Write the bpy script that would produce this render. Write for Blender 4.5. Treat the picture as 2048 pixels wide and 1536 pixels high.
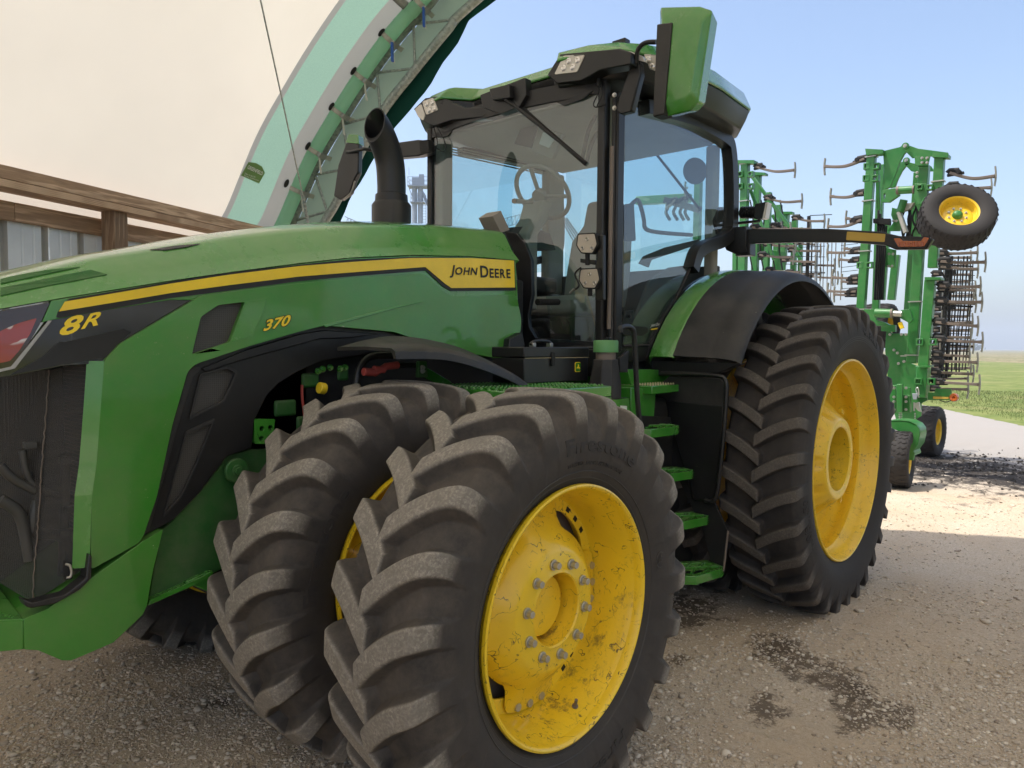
import bpy, bmesh, math, random
import numpy as np
from mathutils import Vector, Matrix, noise
from mathutils.geometry import tessellate_polygon
for o in list(bpy.data.objects): bpy.data.objects.remove(o)
scn = bpy.context.scene
C = scn.collection
# ---------------------------------------------------------------- camera
YAW, PITCH, ROLL, FPX = math.radians(221.587), math.radians(-2.9636), math.radians(0.417), 1482.5
CAM = Vector((2.0537, 3.2687, 1.6981))
_d = Vector((math.cos(YAW)*math.cos(PITCH), math.sin(YAW)*math.cos(PITCH), math.sin(PITCH)))
_r0 = _d.cross(Vector((0, 0, 1))).normalized(); _u0 = _r0.cross(_d)
_r = math.cos(ROLL)*_r0+math.sin(ROLL)*_u0; _u = -math.sin(ROLL)*_r0+math.cos(ROLL)*_u0
cd = bpy.data.cameras.new('camera'); cam = bpy.data.objects.new('camera', cd); C.objects.link(cam)
cam.matrix_world = Matrix.Translation(CAM) @ Matrix((_r, _u, -_d)).transposed().to_4x4()
cd.sensor_width = 36; cd.lens = 36*FPX/2048; cd.clip_start = 0.05; cd.clip_end = 9000
scn.camera = cam
# ---------------------------------------------------------------- sky, sun, exposure
WD = Vector((-0.9243, -0.3817, 0)).normalized()      # along the building, towards its open end
UD = Vector((-0.3817, 0.9243, 0)).normalized()*1     # across the building, from the left wall inwards
TRAVEL = (UD*0.36 + WD*0.118 + Vector((0, 0, -0.925))).normalized()
SUNV = -TRAVEL
elev = math.asin(SUNV.z)
world = bpy.data.worlds.new('World'); scn.world = world; world.use_nodes = True
wn = world.node_tree; wn.nodes.clear()
sky = wn.nodes.new('ShaderNodeTexSky'); sky.sky_type = 'NISHITA'; sky.sun_disc = False
sky.sun_elevation = elev; sky.sun_rotation = math.atan2(SUNV.x, SUNV.y)
sky.altitude = 200; sky.air_density = 1.0; sky.dust_density = 3.2; sky.ozone_density = 1.2
bg = wn.nodes.new('ShaderNodeBackground'); bg.inputs[1].default_value = 0.102
wo = wn.nodes.new('ShaderNodeOutputWorld')
wn.links.new(sky.outputs[0], bg.inputs[0]); wn.links.new(bg.outputs[0], wo.inputs[0])
sl = bpy.data.lights.new('sun', 'SUN'); sl.energy = 2.0; sl.angle = math.radians(0.55); sl.color = (1.0, 0.95, 0.86)
so = bpy.data.objects.new('sun', sl); C.objects.link(so); so.location = SUNV*50
so.rotation_euler = TRAVEL.to_track_quat('-Z', 'Y').to_euler()
scn.view_settings.view_transform = 'Standard'; scn.view_settings.look = 'None'
scn.view_settings.gamma = 1; scn.view_settings.use_curve_mapping = False
scn.view_settings.exposure = 1.4
scn.cycles.max_bounces = 16; scn.cycles.diffuse_bounces = 10; scn.cycles.transmission_bounces = 10; scn.cycles.transparent_max_bounces = 12
# ---------------------------------------------------------------- measuring helpers
def ray(px, py): return _d+(px-1024)/FPX*_r-(py-768)/FPX*_u
def U(px, py, ax, v):
    a = ray(px, py); i = 'xyz'.index(ax); return CAM+a*((v-CAM[i])/a[i])
def UP(px, py, p0, n):
    a = ray(px, py); return CAM+a*(((p0-CAM).dot(n))/a.dot(n))
def V(*a): return Vector(a) if a else Vector((0, 0, 0))
# ---------------------------------------------------------------- materials
def nodes(name):
    m = bpy.data.materials.new(name); m.use_nodes = True; nt = m.node_tree
    return m, nt, nt.nodes['Principled BSDF'], nt.nodes['Material Output']
def _noise(nt, scale, detail=4, rough=.6, coord='Object', stretch=None):
    tc = nt.nodes.new('ShaderNodeTexCoord'); n = nt.nodes.new('ShaderNodeTexNoise')
    n.inputs['Scale'].default_value = scale; n.inputs['Detail'].default_value = detail; n.inputs['Roughness'].default_value = rough
    if stretch:
        mp = nt.nodes.new('ShaderNodeMapping'); mp.inputs['Scale'].default_value = stretch
        nt.links.new(tc.outputs[coord], mp.inputs[0]); nt.links.new(mp.outputs[0], n.inputs[0])
    else: nt.links.new(tc.outputs[coord], n.inputs[0])
    return n.outputs[0]
def _ramp(nt, src, p0, p1, c0=(0, 0, 0, 1), c1=(1, 1, 1, 1)):
    r = nt.nodes.new('ShaderNodeValToRGB'); e = r.color_ramp.elements
    e[0].position = p0; e[1].position = p1; e[0].color = c0; e[1].color = c1
    nt.links.new(src, r.inputs[0]); return r.outputs[0]
def _mix(nt, f, a, b, mode='MIX'):
    m = nt.nodes.new('ShaderNodeMix'); m.data_type = 'RGBA'; m.blend_type = mode
    for k, v in ((0, f), (6, a), (7, b)):
        if isinstance(v, (int, float)): m.inputs[k].default_value = v
        elif isinstance(v, (tuple, list)): m.inputs[k].default_value = (*v[:3], 1)
        else: nt.links.new(v, m.inputs[k])
    return m.outputs[2]
def _mul(nt, a, b, op='MULTIPLY'):
    m = nt.nodes.new('ShaderNodeMath'); m.operation = op; m.use_clamp = True
    for k, v in ((0, a), (1, b)):
        if isinstance(v, (int, float)): m.inputs[k].default_value = v
        else: nt.links.new(v, m.inputs[k])
    return m.outputs[0]
def _bump(nt, bsdf, src, strength=.3, dist=.01, prev=None):
    b = nt.nodes.new('ShaderNodeBump'); b.inputs['Strength'].default_value = strength; b.inputs['Distance'].default_value = dist
    nt.links.new(src, b.inputs['Height'])
    if prev: nt.links.new(prev, b.inputs['Normal'])
    nt.links.new(b.outputs[0], bsdf.inputs['Normal']); return b.outputs[0]
def simple(name, col, rough=.5, scratch=0, speck=0, metal=0, coat=0, dust=0, dcol=(.20, .165, .12), dscale=5, spots=0, bump=0, bscale=60, spec=.5):
    m, nt, b, o = nodes(name)
    b.inputs['Roughness'].default_value = rough; b.inputs['Metallic'].default_value = metal
    b.inputs['Coat Weight'].default_value = coat; b.inputs['Coat Roughness'].default_value = .06
    b.inputs['Specular IOR Level'].default_value = spec
    c = col
    var = _ramp(nt, _noise(nt, 2.3, 5), .3, .75, (.88, .88, .88, 1), (1.1, 1.1, 1.1, 1))
    c = _mix(nt, 1.0, c, var, 'MULTIPLY')
    if dust:
        f = _mul(nt, _ramp(nt, _noise(nt, dscale, 9, .72), .38, .75), dust)
        g = nt.nodes.new('ShaderNodeNewGeometry'); sx = nt.nodes.new('ShaderNodeSeparateXYZ')
        nt.links.new(g.outputs['Normal'], sx.inputs[0])
        up = nt.nodes.new('ShaderNodeMapRange'); up.inputs[1].default_value = -.2; up.inputs[2].default_value = 1; up.inputs[3].default_value = .45; up.inputs[4].default_value = 1.3
        nt.links.new(sx.outputs[2], up.inputs[0])
        f = _mul(nt, f, up.outputs[0])
        c = _mix(nt, f, c, dcol)
        rr = nt.nodes.new('ShaderNodeMapRange'); rr.inputs[3].default_value = rough; rr.inputs[4].default_value = min(1, rough+.45)
        nt.links.new(f, rr.inputs[0]); nt.links.new(rr.outputs[0], b.inputs['Roughness'])
        if coat:
            cw = nt.nodes.new('ShaderNodeMapRange'); cw.inputs[3].default_value = coat; cw.inputs[4].default_value = 0
            nt.links.new(f, cw.inputs[0]); nt.links.new(cw.outputs[0], b.inputs['Coat Weight'])
    if spots:
        f2 = _ramp(nt, _noise(nt, 34, 7, .65), .64, .70)
        f3 = _ramp(nt, _noise(nt, 3.1, 3, .6), .42, .62)
        c = _mix(nt, _mul(nt, _mul(nt, f2, f3), spots), c, (.05, .04, .03))
    if speck:
        s1 = _ramp(nt, _noise(nt, 75, 4, .7), .66, .70); s2 = _ramp(nt, _noise(nt, 2.1, 4, .7), .45, .62)
        c = _mix(nt, _mul(nt, _mul(nt, s1, s2), speck*.6), c, (.34, .33, .20))
        s3 = _ramp(nt, _noise(nt, 28, 3, .6), .745, .76)
        c = _mix(nt, _mul(nt, s3, speck), c, (.55, .53, .42))
    if scratch:
        def ridge(sc, wdt, stretch=None):
            n = _noise(nt, sc, 3, .55, stretch=stretch)
            a = nt.nodes.new('ShaderNodeMath'); a.operation = 'SUBTRACT'; nt.links.new(n, a.inputs[0]); a.inputs[1].default_value = .5
            d = nt.nodes.new('ShaderNodeMath'); d.operation = 'ABSOLUTE'; nt.links.new(a.outputs[0], d.inputs[0])
            return _ramp(nt, d.outputs[0], wdt*.5, wdt, (1, 1, 1, 1), (0, 0, 0, 1))
        brk = _ramp(nt, _noise(nt, 13, 6, .7), .46, .56)
        c = _mix(nt, _mul(nt, _mul(nt, ridge(9, .0065), brk), scratch), c, (.10, .07, .025))
        brk2 = _ramp(nt, _noise(nt, 9, 6, .7, stretch=(1, 1, 1.3)), .54, .62)
        c = _mix(nt, _mul(nt, _mul(nt, ridge(16, .010, (1, 1, .6)), brk2), scratch), c, (.13, .09, .03))
        pt = _mul(nt, _ramp(nt, _noise(nt, 8, 12, .8, stretch=(1, 1, .5)), .55, .64), _ramp(nt, _noise(nt, 2.6, 2, .5), .47, .60))
        c = _mix(nt, _mul(nt, pt, scratch*.8), c, (.17, .11, .04))
    if isinstance(c, tuple): b.inputs['Base Color'].default_value = (*c, 1)
    else: nt.links.new(c, b.inputs['Base Color'])
    if bump: _bump(nt, b, _noise(nt, bscale, 6, .7), bump, .004)
    return m
M = {}
M['green'] = simple('green_paint', (.032, .225, .018), .20, coat=1.0, dust=.55, dcol=(.25, .33, .15), dscale=1.6, speck=.5)  # dcol holds dust plus the pale roof reflection on upward faces
M['green_dusty'] = simple('green_paint_dusty', (.034, .225, .018), .28, coat=.8, dust=.75, dcol=(.15, .21, .07), dscale=3.0, speck=.8)
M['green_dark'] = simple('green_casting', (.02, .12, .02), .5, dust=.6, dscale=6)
M['green_impl'] = simple('implement_green_paint', (.020, .185, .030), .42, coat=.3, dust=.35, dcol=(.22, .25, .14), dscale=7)
M['yellow'] = simple('yellow_paint', (.90, .61, .018), .33, coat=.4, dust=.2, dcol=(.42, .28, .08), dscale=6, spots=.5, scratch=1)
M['yellow_clean'] = simple('yellow_paint_clean', (.88, .58, .022), .35, coat=.3, dust=.3, dcol=(.35, .25, .10), spots=.15, scratch=.7)
M['yellow_decal'] = simple('yellow_decal', (.90, .63, .018), .4, coat=.3, dust=.35, dcol=(.40, .29, .08), dscale=14)
M['black'] = simple('black_plastic', (.008, .008, .009), .38, dust=.18, dcol=(.07, .065, .06), dscale=5, bump=.08, bscale=300, speck=.25)
M['black_dusty'] = simple('black_plastic_dusty', (.014, .0135, .014), .5, dust=.6, dcol=(.10, .09, .08), dscale=4, bump=.1, bscale=250, speck=.5)
M['gloss_black'] = simple('gloss_black', (.006, .005, .006), .12, coat=.6, dust=.25, dcol=(.06, .05, .04))
M['dark'] = simple('dark_metal', (.006, .006, .006), .7, dust=.25, dcol=(.035, .03, .027))
M['interior'] = simple('cab_interior_grey', (.30, .27, .23), .8)
M['interior_dark'] = simple('cab_interior_dark', (.05, .05, .05), .7)
M['steel'] = simple('worn_steel', (.42, .41, .39), .38, metal=.9, dust=.5)
M['zinc'] = simple('zinc_bolt', (.55, .54, .50), .35, metal=.8, dust=.5, dcol=(.3, .25, .18))
M['rust'] = simple('worn_tine_steel', (.20, .165, .14), .6, metal=.3, dust=.8, dcol=(.22, .17, .13), dscale=9)
M['sweep'] = simple('sweep_steel', (.30, .29, .25), .5, metal=.3, dust=.6, dcol=(.32, .30, .2), dscale=12)
M['white'] = simple('white_paint', (.7, .7, .68), .5, dust=.3)
M['orange'] = simple('amber_lens', (.40, .09, .012), .25, coat=.6)
M['led'] = simple('clear_lamp_lens', (.62, .58, .52), .18, coat=.8)
M['reflector'] = simple('lamp_reflector', (.75, .72, .68), .15, metal=.7)
M['amber_strip'] = simple('gold_reflective_tape', (.52, .34, .06), .4)
M['red'] = simple('red_rubber_boot', (.42, .06, .05), .5, dust=.3)
M['ink'] = simple('black_print', (.012, .012, .012), .5)
M['ink_yellow'] = simple('yellow_print', (.92, .66, .03), .4)
M['haze_blue'] = simple('grey_galvanised_tower', (.33, .37, .42), .6, metal=.2)
M['straw'] = simple('straw', (.5, .42, .25), .8)

def mat_rubber(name, base, dusty, lugc):
    m, nt, b, o = nodes(name)
    vc = nt.nodes.new('ShaderNodeTexVoronoi'); vc.inputs['Scale'].default_value = 130; tcv = nt.nodes.new('ShaderNodeTexCoord'); nt.links.new(tcv.outputs['Object'], vc.inputs[0]); spv = nt.nodes.new('ShaderNodeSeparateColor'); nt.links.new(vc.outputs['Color'], spv.inputs[0])
    at = nt.nodes.new('ShaderNodeAttribute'); at.attribute_name = 'lug'
    sp = nt.nodes.new('ShaderNodeSeparateColor'); nt.links.new(at.outputs['Color'], sp.inputs[0])
    dust = _ramp(nt, _noise(nt, 7, 10, .75), .35, .72)
    f = _mul(nt, dust, sp.outputs[1])
    c = _mix(nt, f, base, dusty)
    g = _mul(nt, _ramp(nt, _noise(nt, 110, 10, .8), .40, .66), _ramp(nt, _noise(nt, 12, 8, .75), .36, .58, (.30, .30, .30, 1)))
    worn = _mul(nt, _mul(nt, _mul(nt, g, _ramp(nt, spv.outputs[0], .15, .75, (.25, .25, .25, 1))), .95), sp.outputs[0])
    top = _mix(nt, worn, _mix(nt, _mul(nt, sp.outputs[0], .7), c, tuple(x*.55 for x in lugc)), lugc)
    nt.links.new(top, b.inputs['Base Color'])
    b.inputs['Roughness'].default_value = .78
    b.inputs['Specular IOR Level'].default_value = .35
    bp = _bump(nt, b, _noise(nt, 60, 8, .75), .25, .004)
    _bump(nt, b, _mul(nt, spv.outputs[1], sp.outputs[0]), .35, .0025, bp)
    return m
M['rubber'] = mat_rubber('tyre_rubber', (.042, .038, .036), (.115, .096, .078), (.42, .38, .325))
M['rubber_dark'] = mat_rubber('rear_tyre_rubber', (.030, .027, .026), (.062, .052, .045), (.17, .148, .128))
M['letter'] = simple('tyre_letter', (.044, .040, .037), .6)

def mat_glass(name, tint, refl=1.0):
    m, nt, b, o = nodes(name); nt.nodes.remove(b)
    t = nt.nodes.new('ShaderNodeBsdfTransparent'); t.inputs[0].default_value = (*tint, 1)
    g = nt.nodes.new('ShaderNodeBsdfGlossy'); g.inputs['Roughness'].default_value = .015; g.inputs[0].default_value = (.95, .97, 1, 1)
    ge_ = nt.nodes.new('ShaderNodeNewGeometry'); dt = nt.nodes.new('ShaderNodeVectorMath'); dt.operation = 'DOT_PRODUCT'
    nt.links.new(ge_.outputs['Incoming'], dt.inputs[0]); nt.links.new(ge_.outputs['Normal'], dt.inputs[1])
    def mth(op, a, b=None):
        q = nt.nodes.new('ShaderNodeMath'); q.operation = op
        for i, v in enumerate((a, b)):
            if v is None: continue
            if isinstance(v, (int, float)): q.inputs[i].default_value = v
            else: nt.links.new(v, q.inputs[i])
        return q.outputs[0]
    sch = mth('POWER', mth('SUBTRACT', 1.0, mth('ABSOLUTE', dt.outputs['Value'])), 5.0)
    k = nt.nodes.new('ShaderNodeMath'); k.operation = 'ADD'; k.use_clamp = True      # both faces of the pane
    nt.links.new(mth('MULTIPLY', sch, .9), k.inputs[0]); k.inputs[1].default_value = .125*refl
    mx = nt.nodes.new('ShaderNodeMixShader')
    # a thin film of dust
    d = nt.nodes.new('ShaderNodeBsdfDiffuse'); d.inputs[0].default_value = (.5, .5, .45, 1)
    mx2 = nt.nodes.new('ShaderNodeMixShader')
    df = _mul(nt, _ramp(nt, _noise(nt, 4, 8, .7), .3, .8), .075)
    nt.links.new(k.outputs[0], mx.inputs[0]); nt.links.new(t.outputs[0], mx.inputs[1]); nt.links.new(g.outputs[0], mx.inputs[2])
    nt.links.new(df, mx2.inputs[0]); nt.links.new(mx.outputs[0], mx2.inputs[1]); nt.links.new(d.outputs[0], mx2.inputs[2])
    nt.links.new(mx2.outputs[0], o.inputs[0])
    return m
M['glass'] = mat_glass('tinted_cab_glass', (.66, .84, .86))
M['sticker_glass'] = simple('faded_sticker', (.12, .18, .26), .6)

def mat_mesh(name, open_=.0, scale=110):
    m, nt, b, o = nodes(name)
    tc = nt.nodes.new('ShaderNodeTexCoord'); vo = nt.nodes.new('ShaderNodeTexVoronoi'); vo.inputs['Scale'].default_value = scale
    vo.inputs['Randomness'].default_value = 0.0
    nt.links.new(tc.outputs['Object'], vo.inputs[0])
    r = _ramp(nt, vo.outputs['Distance'], .33, .46, (.004, .004, .004, 1), (.055, .052, .048, 1))
    nt.links.new(r, b.inputs['Base Color']); b.inputs['Roughness'].default_value = .5
    _bump(nt, b, vo.outputs['Distance'], .6, .003)
    if open_:
        t = nt.nodes.new('ShaderNodeBsdfTransparent'); mx = nt.nodes.new('ShaderNodeMixShader'); mx.inputs[0].default_value = open_
        nt.links.new(b.outputs[0], mx.inputs[1]); nt.links.new(t.outputs[0], mx.inputs[2]); nt.links.new(mx.outputs[0], o.inputs[0])
    return m
M['mesh'] = mat_mesh('perforated_black_mesh', 0, 120)
M['screen'] = mat_mesh('radiator_screen', .24, 260)

def mat_fabric(name, col, trans, wrinkle=.15, weave=None, tcol=None):
    m, nt, b, o = nodes(name); nt.nodes.remove(b)
    d = nt.nodes.new('ShaderNodeBsdfDiffuse'); t = nt.nodes.new('ShaderNodeBsdfTranslucent')
    var = _ramp(nt, _noise(nt, .8, 6, .6), .3, .7, (.93, .93, .93, 1), (1.0, 1.0, 1.0, 1))
    c = _mix(nt, 1, col, var, 'MULTIPLY')
    st = _ramp(nt, _noise(nt, 2.0, 12, .8), .66, .74)
    c = _mix(nt, _mul(nt, st, .22), c, (.25, .2, .15))
    if weave:
        w = _ramp(nt, _noise(nt, 9, 5, .7, stretch=weave), .35, .65, (.86, .86, .86, 1), (1.06, 1.06, 1.06, 1))
        c = _mix(nt, 1, c, w, 'MULTIPLY')
    nt.links.new(c, d.inputs[0])
    tc2 = _mix(nt, 1, c, tcol or (1, 1, 1), 'MULTIPLY'); nt.links.new(tc2, t.inputs[0])
    bp = nt.nodes.new('ShaderNodeBump'); bp.inputs['Strength'].default_value = wrinkle; bp.inputs['Distance'].default_value = .03
    nt.links.new(_noise(nt, 1.4, 4, .5), bp.inputs['Height'])
    nt.links.new(bp.outputs[0], d.inputs['Normal'])
    mx = nt.nodes.new('ShaderNodeMixShader'); mx.inputs[0].default_value = trans
    nt.links.new(d.outputs[0], mx.inputs[1]); nt.links.new(t.outputs[0], mx.inputs[2]); nt.links.new(mx.outputs[0], o.inputs[0])
    return m
M['fabric'] = mat_fabric('cream_roof_fabric', (.89, .825, .715), .305)
M['fabric_green'] = mat_fabric('green_roof_fabric', (.33, .52, .42), .33, weave=(6, 6, 60))
M['fabric_grey'] = mat_fabric('grey_fabric_seam', (.42, .42, .40), .22)
M['fabric_pale'] = mat_fabric('pale_green_end_fabric', (.38, .48, .37), .30)
M['fabric_tube'] = mat_fabric('green_fabric_sleeve', (.52, .86, .64), .5)
M['fabric_flap'] = mat_fabric('dark_green_fabric_flap', (.012, .055, .04), .06, wrinkle=.8)

def mat_galv():
    m, nt, b, o = nodes('galvanised_steel')
    tc = nt.nodes.new('ShaderNodeTexCoord'); vo = nt.nodes.new('ShaderNodeTexVoronoi'); vo.inputs['Scale'].default_value = 40
    nt.links.new(tc.outputs['Object'], vo.inputs[0])
    sp = nt.nodes.new('ShaderNodeSeparateColor'); nt.links.new(vo.outputs['Color'], sp.inputs[0])
    c = _ramp(nt, sp.outputs[0], 0, 1, (.26, .28, .26, 1), (.42, .44, .41, 1))
    nt.links.new(c, b.inputs['Base Color']); b.inputs['Metallic'].default_value = .35; b.inputs['Roughness'].default_value = .5
    return m
M['galv'] = mat_galv()
def mat_wood(name, dark=1.15):
    m, nt, b, o = nodes(name)
    tc = nt.nodes.new('ShaderNodeTexCoord')
    mp = nt.nodes.new('ShaderNodeMapping'); mp.inputs['Scale'].default_value = (1.2, 14, 14)
    nt.links.new(tc.outputs['Object'], mp.inputs[0])
    n = nt.nodes.new('ShaderNodeTexNoise'); n.inputs['Scale'].default_value = 1.2; n.inputs['Detail'].default_value = 3
    nt.links.new(mp.outputs[0], n.inputs[0])
    w = nt.nodes.new('ShaderNodeMath'); w.operation = 'MULTIPLY'; w.inputs[1].default_value = 26; nt.links.new(n.outputs[0], w.inputs[0])
    s = nt.nodes.new('ShaderNodeMath'); s.operation = 'SINE'; nt.links.new(w.outputs[0], s.inputs[0])
    r = _ramp(nt, s.outputs[0], .0, 1, (.36*dark, .23*dark, .14*dark, 1), (.55*dark, .38*dark, .25*dark, 1))
    n2 = nt.nodes.new('ShaderNodeTexNoise'); n2.inputs['Scale'].default_value = 5; n2.inputs['Detail'].default_value = 8; nt.links.new(mp.outputs[0], n2.inputs[0])
    v = _ramp(nt, n2.outputs[0], .3, .7, (.75, .75, .75, 1), (1.1, 1.1, 1.1, 1))
    c = _mix(nt, 1, r, v, 'MULTIPLY'); nt.links.new(c, b.inputs['Base Color']); b.inputs['Roughness'].default_value = .75
    _bump(nt, b, n2.outputs[0], .2, .003)
    return m
M['wood'] = mat_wood('sawn_lumber'); M['wood_dark'] = mat_wood('treated_post_lumber', .62)
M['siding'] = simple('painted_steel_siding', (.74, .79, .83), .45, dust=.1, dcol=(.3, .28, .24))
M['siding_rib_shade'] = simple('siding_rib_shadow_side', (.42, .42, .40), .5)

# ---------------------------------------------------------------- geometry helpers
def finish(me, smooth):
    if smooth is None: return
    me.shade_smooth()
    if smooth < 179: me.set_sharp_from_angle(angle=math.radians(smooth))
def obj(name, verts, faces, mat, parent=None, smooth=35, bevel=0, centre=True, seg=2, uvl=None):
    vs = [Vector(v) for v in verts]
    loc = Vector((0, 0, 0))
    if centre and vs:
        lo = Vector((min(v.x for v in vs), min(v.y for v in vs), min(v.z for v in vs)))
        hi = Vector((max(v.x for v in vs), max(v.y for v in vs), max(v.z for v in vs)))
        loc = (lo+hi)/2
    me = bpy.data.meshes.new(name); me.from_pydata([v-loc for v in vs], [], [list(f) for f in faces]); me.update()
    bm = bmesh.new(); bm.from_mesh(me); bmesh.ops.recalc_face_normals(bm, faces=bm.faces); bm.to_mesh(me); bm.free()
    me.materials.append(M[mat] if isinstance(mat, str) else mat)
    finish(me, smooth)
    o = bpy.data.objects.new(name, me); C.objects.link(o); o.location = loc
    if parent is not None: attach(o, parent)
    if bevel:
        b = o.modifiers.new('bevel', 'BEVEL'); b.width = bevel; b.segments = seg; b.limit_method = 'ANGLE'; b.angle_limit = math.radians(32); b.harden_normals = False
    return o
WL = {}
def wloc(o): return WL.get(o.name, None) or (o.location.copy() if o.parent is None else wloc(o.parent)+o.location)
def attach(o, p): o.location = o.location-absloc(p); o.parent = p
def absloc(o):
    l = o.location.copy()
    while o.parent: o = o.parent; l += o.location
    return l
def empty(name, loc, label=None, cat=None, group=None):
    o = bpy.data.objects.new(name, None); C.objects.link(o); o.location = loc; o.empty_display_size = .1
    if label: o['label'] = label
    if cat: o['category'] = cat
    if group: o['group'] = group
    return o
def tag(o, label, cat=None, group=None, kind=None):
    if label: o['label'] = label
    if cat: o['category'] = cat
    if group: o['group'] = group
    if kind: o['kind'] = kind
    return o
class G:
    "collects shapes that belong to one mesh"
    def __init__(s): s.v = []; s.f = []
    def add(s, v, f):
        n = len(s.v); s.v += [Vector(a) for a in v]; s.f += [[i+n for i in q] for q in f]; return s
    def box(s, lo, hi): return s.obb((Vector(lo)+Vector(hi))/2, V(1, 0, 0), V(0, 1, 0), V(0, 0, 1), [(h-l)/2 for l, h in zip(lo, hi)])
    def obb(s, c, a, b, e, h):
        c = Vector(c); v = []
        for i in (-1, 1):
            for j in (-1, 1):
                for k in (-1, 1): v.append(c+a*(i*h[0])+b*(j*h[1])+e*(k*h[2]))
        return s.add(v, [(0, 1, 3, 2), (4, 6, 7, 5), (0, 4, 5, 1), (2, 3, 7, 6), (0, 2, 6, 4), (1, 5, 7, 3)])
    def beam(s, a, b, w, h, up=(0, 0, 1), ext=0):
        a = Vector(a); b = Vector(b); d = (b-a).normalized(); up = Vector(up)
        if abs(d.dot(up)) > .98: up = V(1, 0, 0)
        side = d.cross(up).normalized(); u2 = side.cross(d)
        return s.obb((a+b)/2, d, side, u2, [(b-a).length/2+ext, w/2, h/2])
    def tube(s, pts, r, n=10, cap=True):
        pts = [Vector(p) for p in pts]; rs = r if isinstance(r, (list, tuple)) else [r]*len(pts)
        v = []; f = []; d0 = (pts[1]-pts[0]).normalized()
        nrm = d0.orthogonal().normalized(); prev = d0
        for i, p in enumerate(pts):
            if i == 0: d = d0
            elif i == len(pts)-1: d = (pts[i]-pts[i-1]).normalized()
            else: d = ((pts[i]-pts[i-1]).normalized()+(pts[i+1]-pts[i]).normalized()).normalized()
            q = prev.rotation_difference(d); nrm = q @ nrm; prev = d; bn = d.cross(nrm)
            for k in range(n):
                a = 2*math.pi*k/n; v.append(p+(nrm*math.cos(a)+bn*math.sin(a))*rs[i])
        for i in range(len(pts)-1):
            for k in range(n): f.append((i*n+k, i*n+(k+1) % n, (i+1)*n+(k+1) % n, (i+1)*n+k))
        if cap: f += [tuple(range(n-1, -1, -1)), tuple((len(pts)-1)*n+k for k in range(n))]
        return s.add(v, f)
    def lathe(s, prof, c, n=48, ax='y', close=False, arc=None):
        "prof: (axial, radius); about an axis through c"
        c = Vector(c); v = []; f = []; m = len(prof)
        for k in range(n):
            a = 2*math.pi*k/n; ca, sa = math.cos(a), math.sin(a)
            for (y, r) in prof:
                v.append(c+(V(r*ca, y, r*sa) if ax == 'y' else V(r*ca, r*sa, y) if ax == 'z' else V(y, r*ca, r*sa)))
        for k in range(n):
            k2 = (k+1) % n
            for j in range(m-1): f.append((k*m+j, k2*m+j, k2*m+j+1, k*m+j+1))
        return s.add(v, f)
    def poly(s, outer, thick, holes=(), back=None):
        "flat or gently curved plate: outline points (3D), thickness vector"
        loops = [[Vector(p) for p in outer]]+[[Vector(p) for p in h] for h in holes]
        th = Vector(thick); tri = tessellate_polygon(loops); fl = [p for l in loops for p in l]; n = len(fl)
        v = fl+[p+th for p in fl]; f = [tuple(t) for t in tri]+[tuple(i+n for i in reversed(t)) for t in tri]
        b = 0
        for l in loops:
            m = len(l)
            for i in range(m): f.append((b+i, b+(i+1) % m, n+b+(i+1) % m, n+b+i))
            b += m
        return s.add(v, f)
    def loft(s, rings, closed=True, caps=True):
        m = len(rings[0]); v = [p for r in rings for p in r]; f = []
        for i in range(len(rings)-1):
            for k in range(m if closed else m-1): f.append((i*m+k, i*m+(k+1) % m, (i+1)*m+(k+1) % m, (i+1)*m+k))
        if caps and closed: f += [tuple(range(m-1, -1, -1)), tuple((len(rings)-1)*m+k for k in range(m))]
        return s.add(v, f)
    def hexbolt(s, p, d, r, h):
        p = Vector(p); d = Vector(d).normalized(); s.tube([p-d*.004, p+d*h*.25], r*1.45, 14); return s.tube([p+d*h*.25, p+d*h], r, 6)
    def build(s, name, mat, parent=None, **k): return obj(name, s.v, s.f, mat, parent, **k)
def smoothpath(pts, n=6):
    pts = [Vector(p) for p in pts]; out = []
    for i in range(len(pts)-1):
        p0 = pts[max(i-1, 0)]; p1 = pts[i]; p2 = pts[i+1]; p3 = pts[min(i+2, len(pts)-1)]
        for k in range(n):
            t = k/n; out.append(.5*((2*p1)+(p2-p0)*t+(2*p0-5*p1+4*p2-p3)*t*t+(3*p1-p0-3*p2+p3)*t**3))
    out.append(pts[-1]); return out
def interp(xs, ys):
    o = sorted(zip(xs, ys)); xs = [a for a, _ in o]; ys = [b for _, b in o]
    return lambda x: float(np.interp(x, xs, ys))
def text2d(body, size=1.0, shear=0, bold=0):
    cu = bpy.data.curves.new('txt', 'FONT'); cu.body = body; cu.size = size; cu.shear = shear; cu.offset = bold; cu.resolution_u = 3
    ob = bpy.data.objects.new('txt', cu); C.objects.link(ob); bpy.context.view_layer.update()
    me = bpy.data.meshes.new_from_object(ob.evaluated_get(bpy.context.evaluated_depsgraph_get()))
    v = [(p.co.x, p.co.y) for p in me.vertices]; f = [tuple(q.vertices) for q in me.polygons]
    bpy.data.objects.remove(ob); bpy.data.meshes.remove(me); bpy.data.curves.remove(cu)
    return v, f
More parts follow.
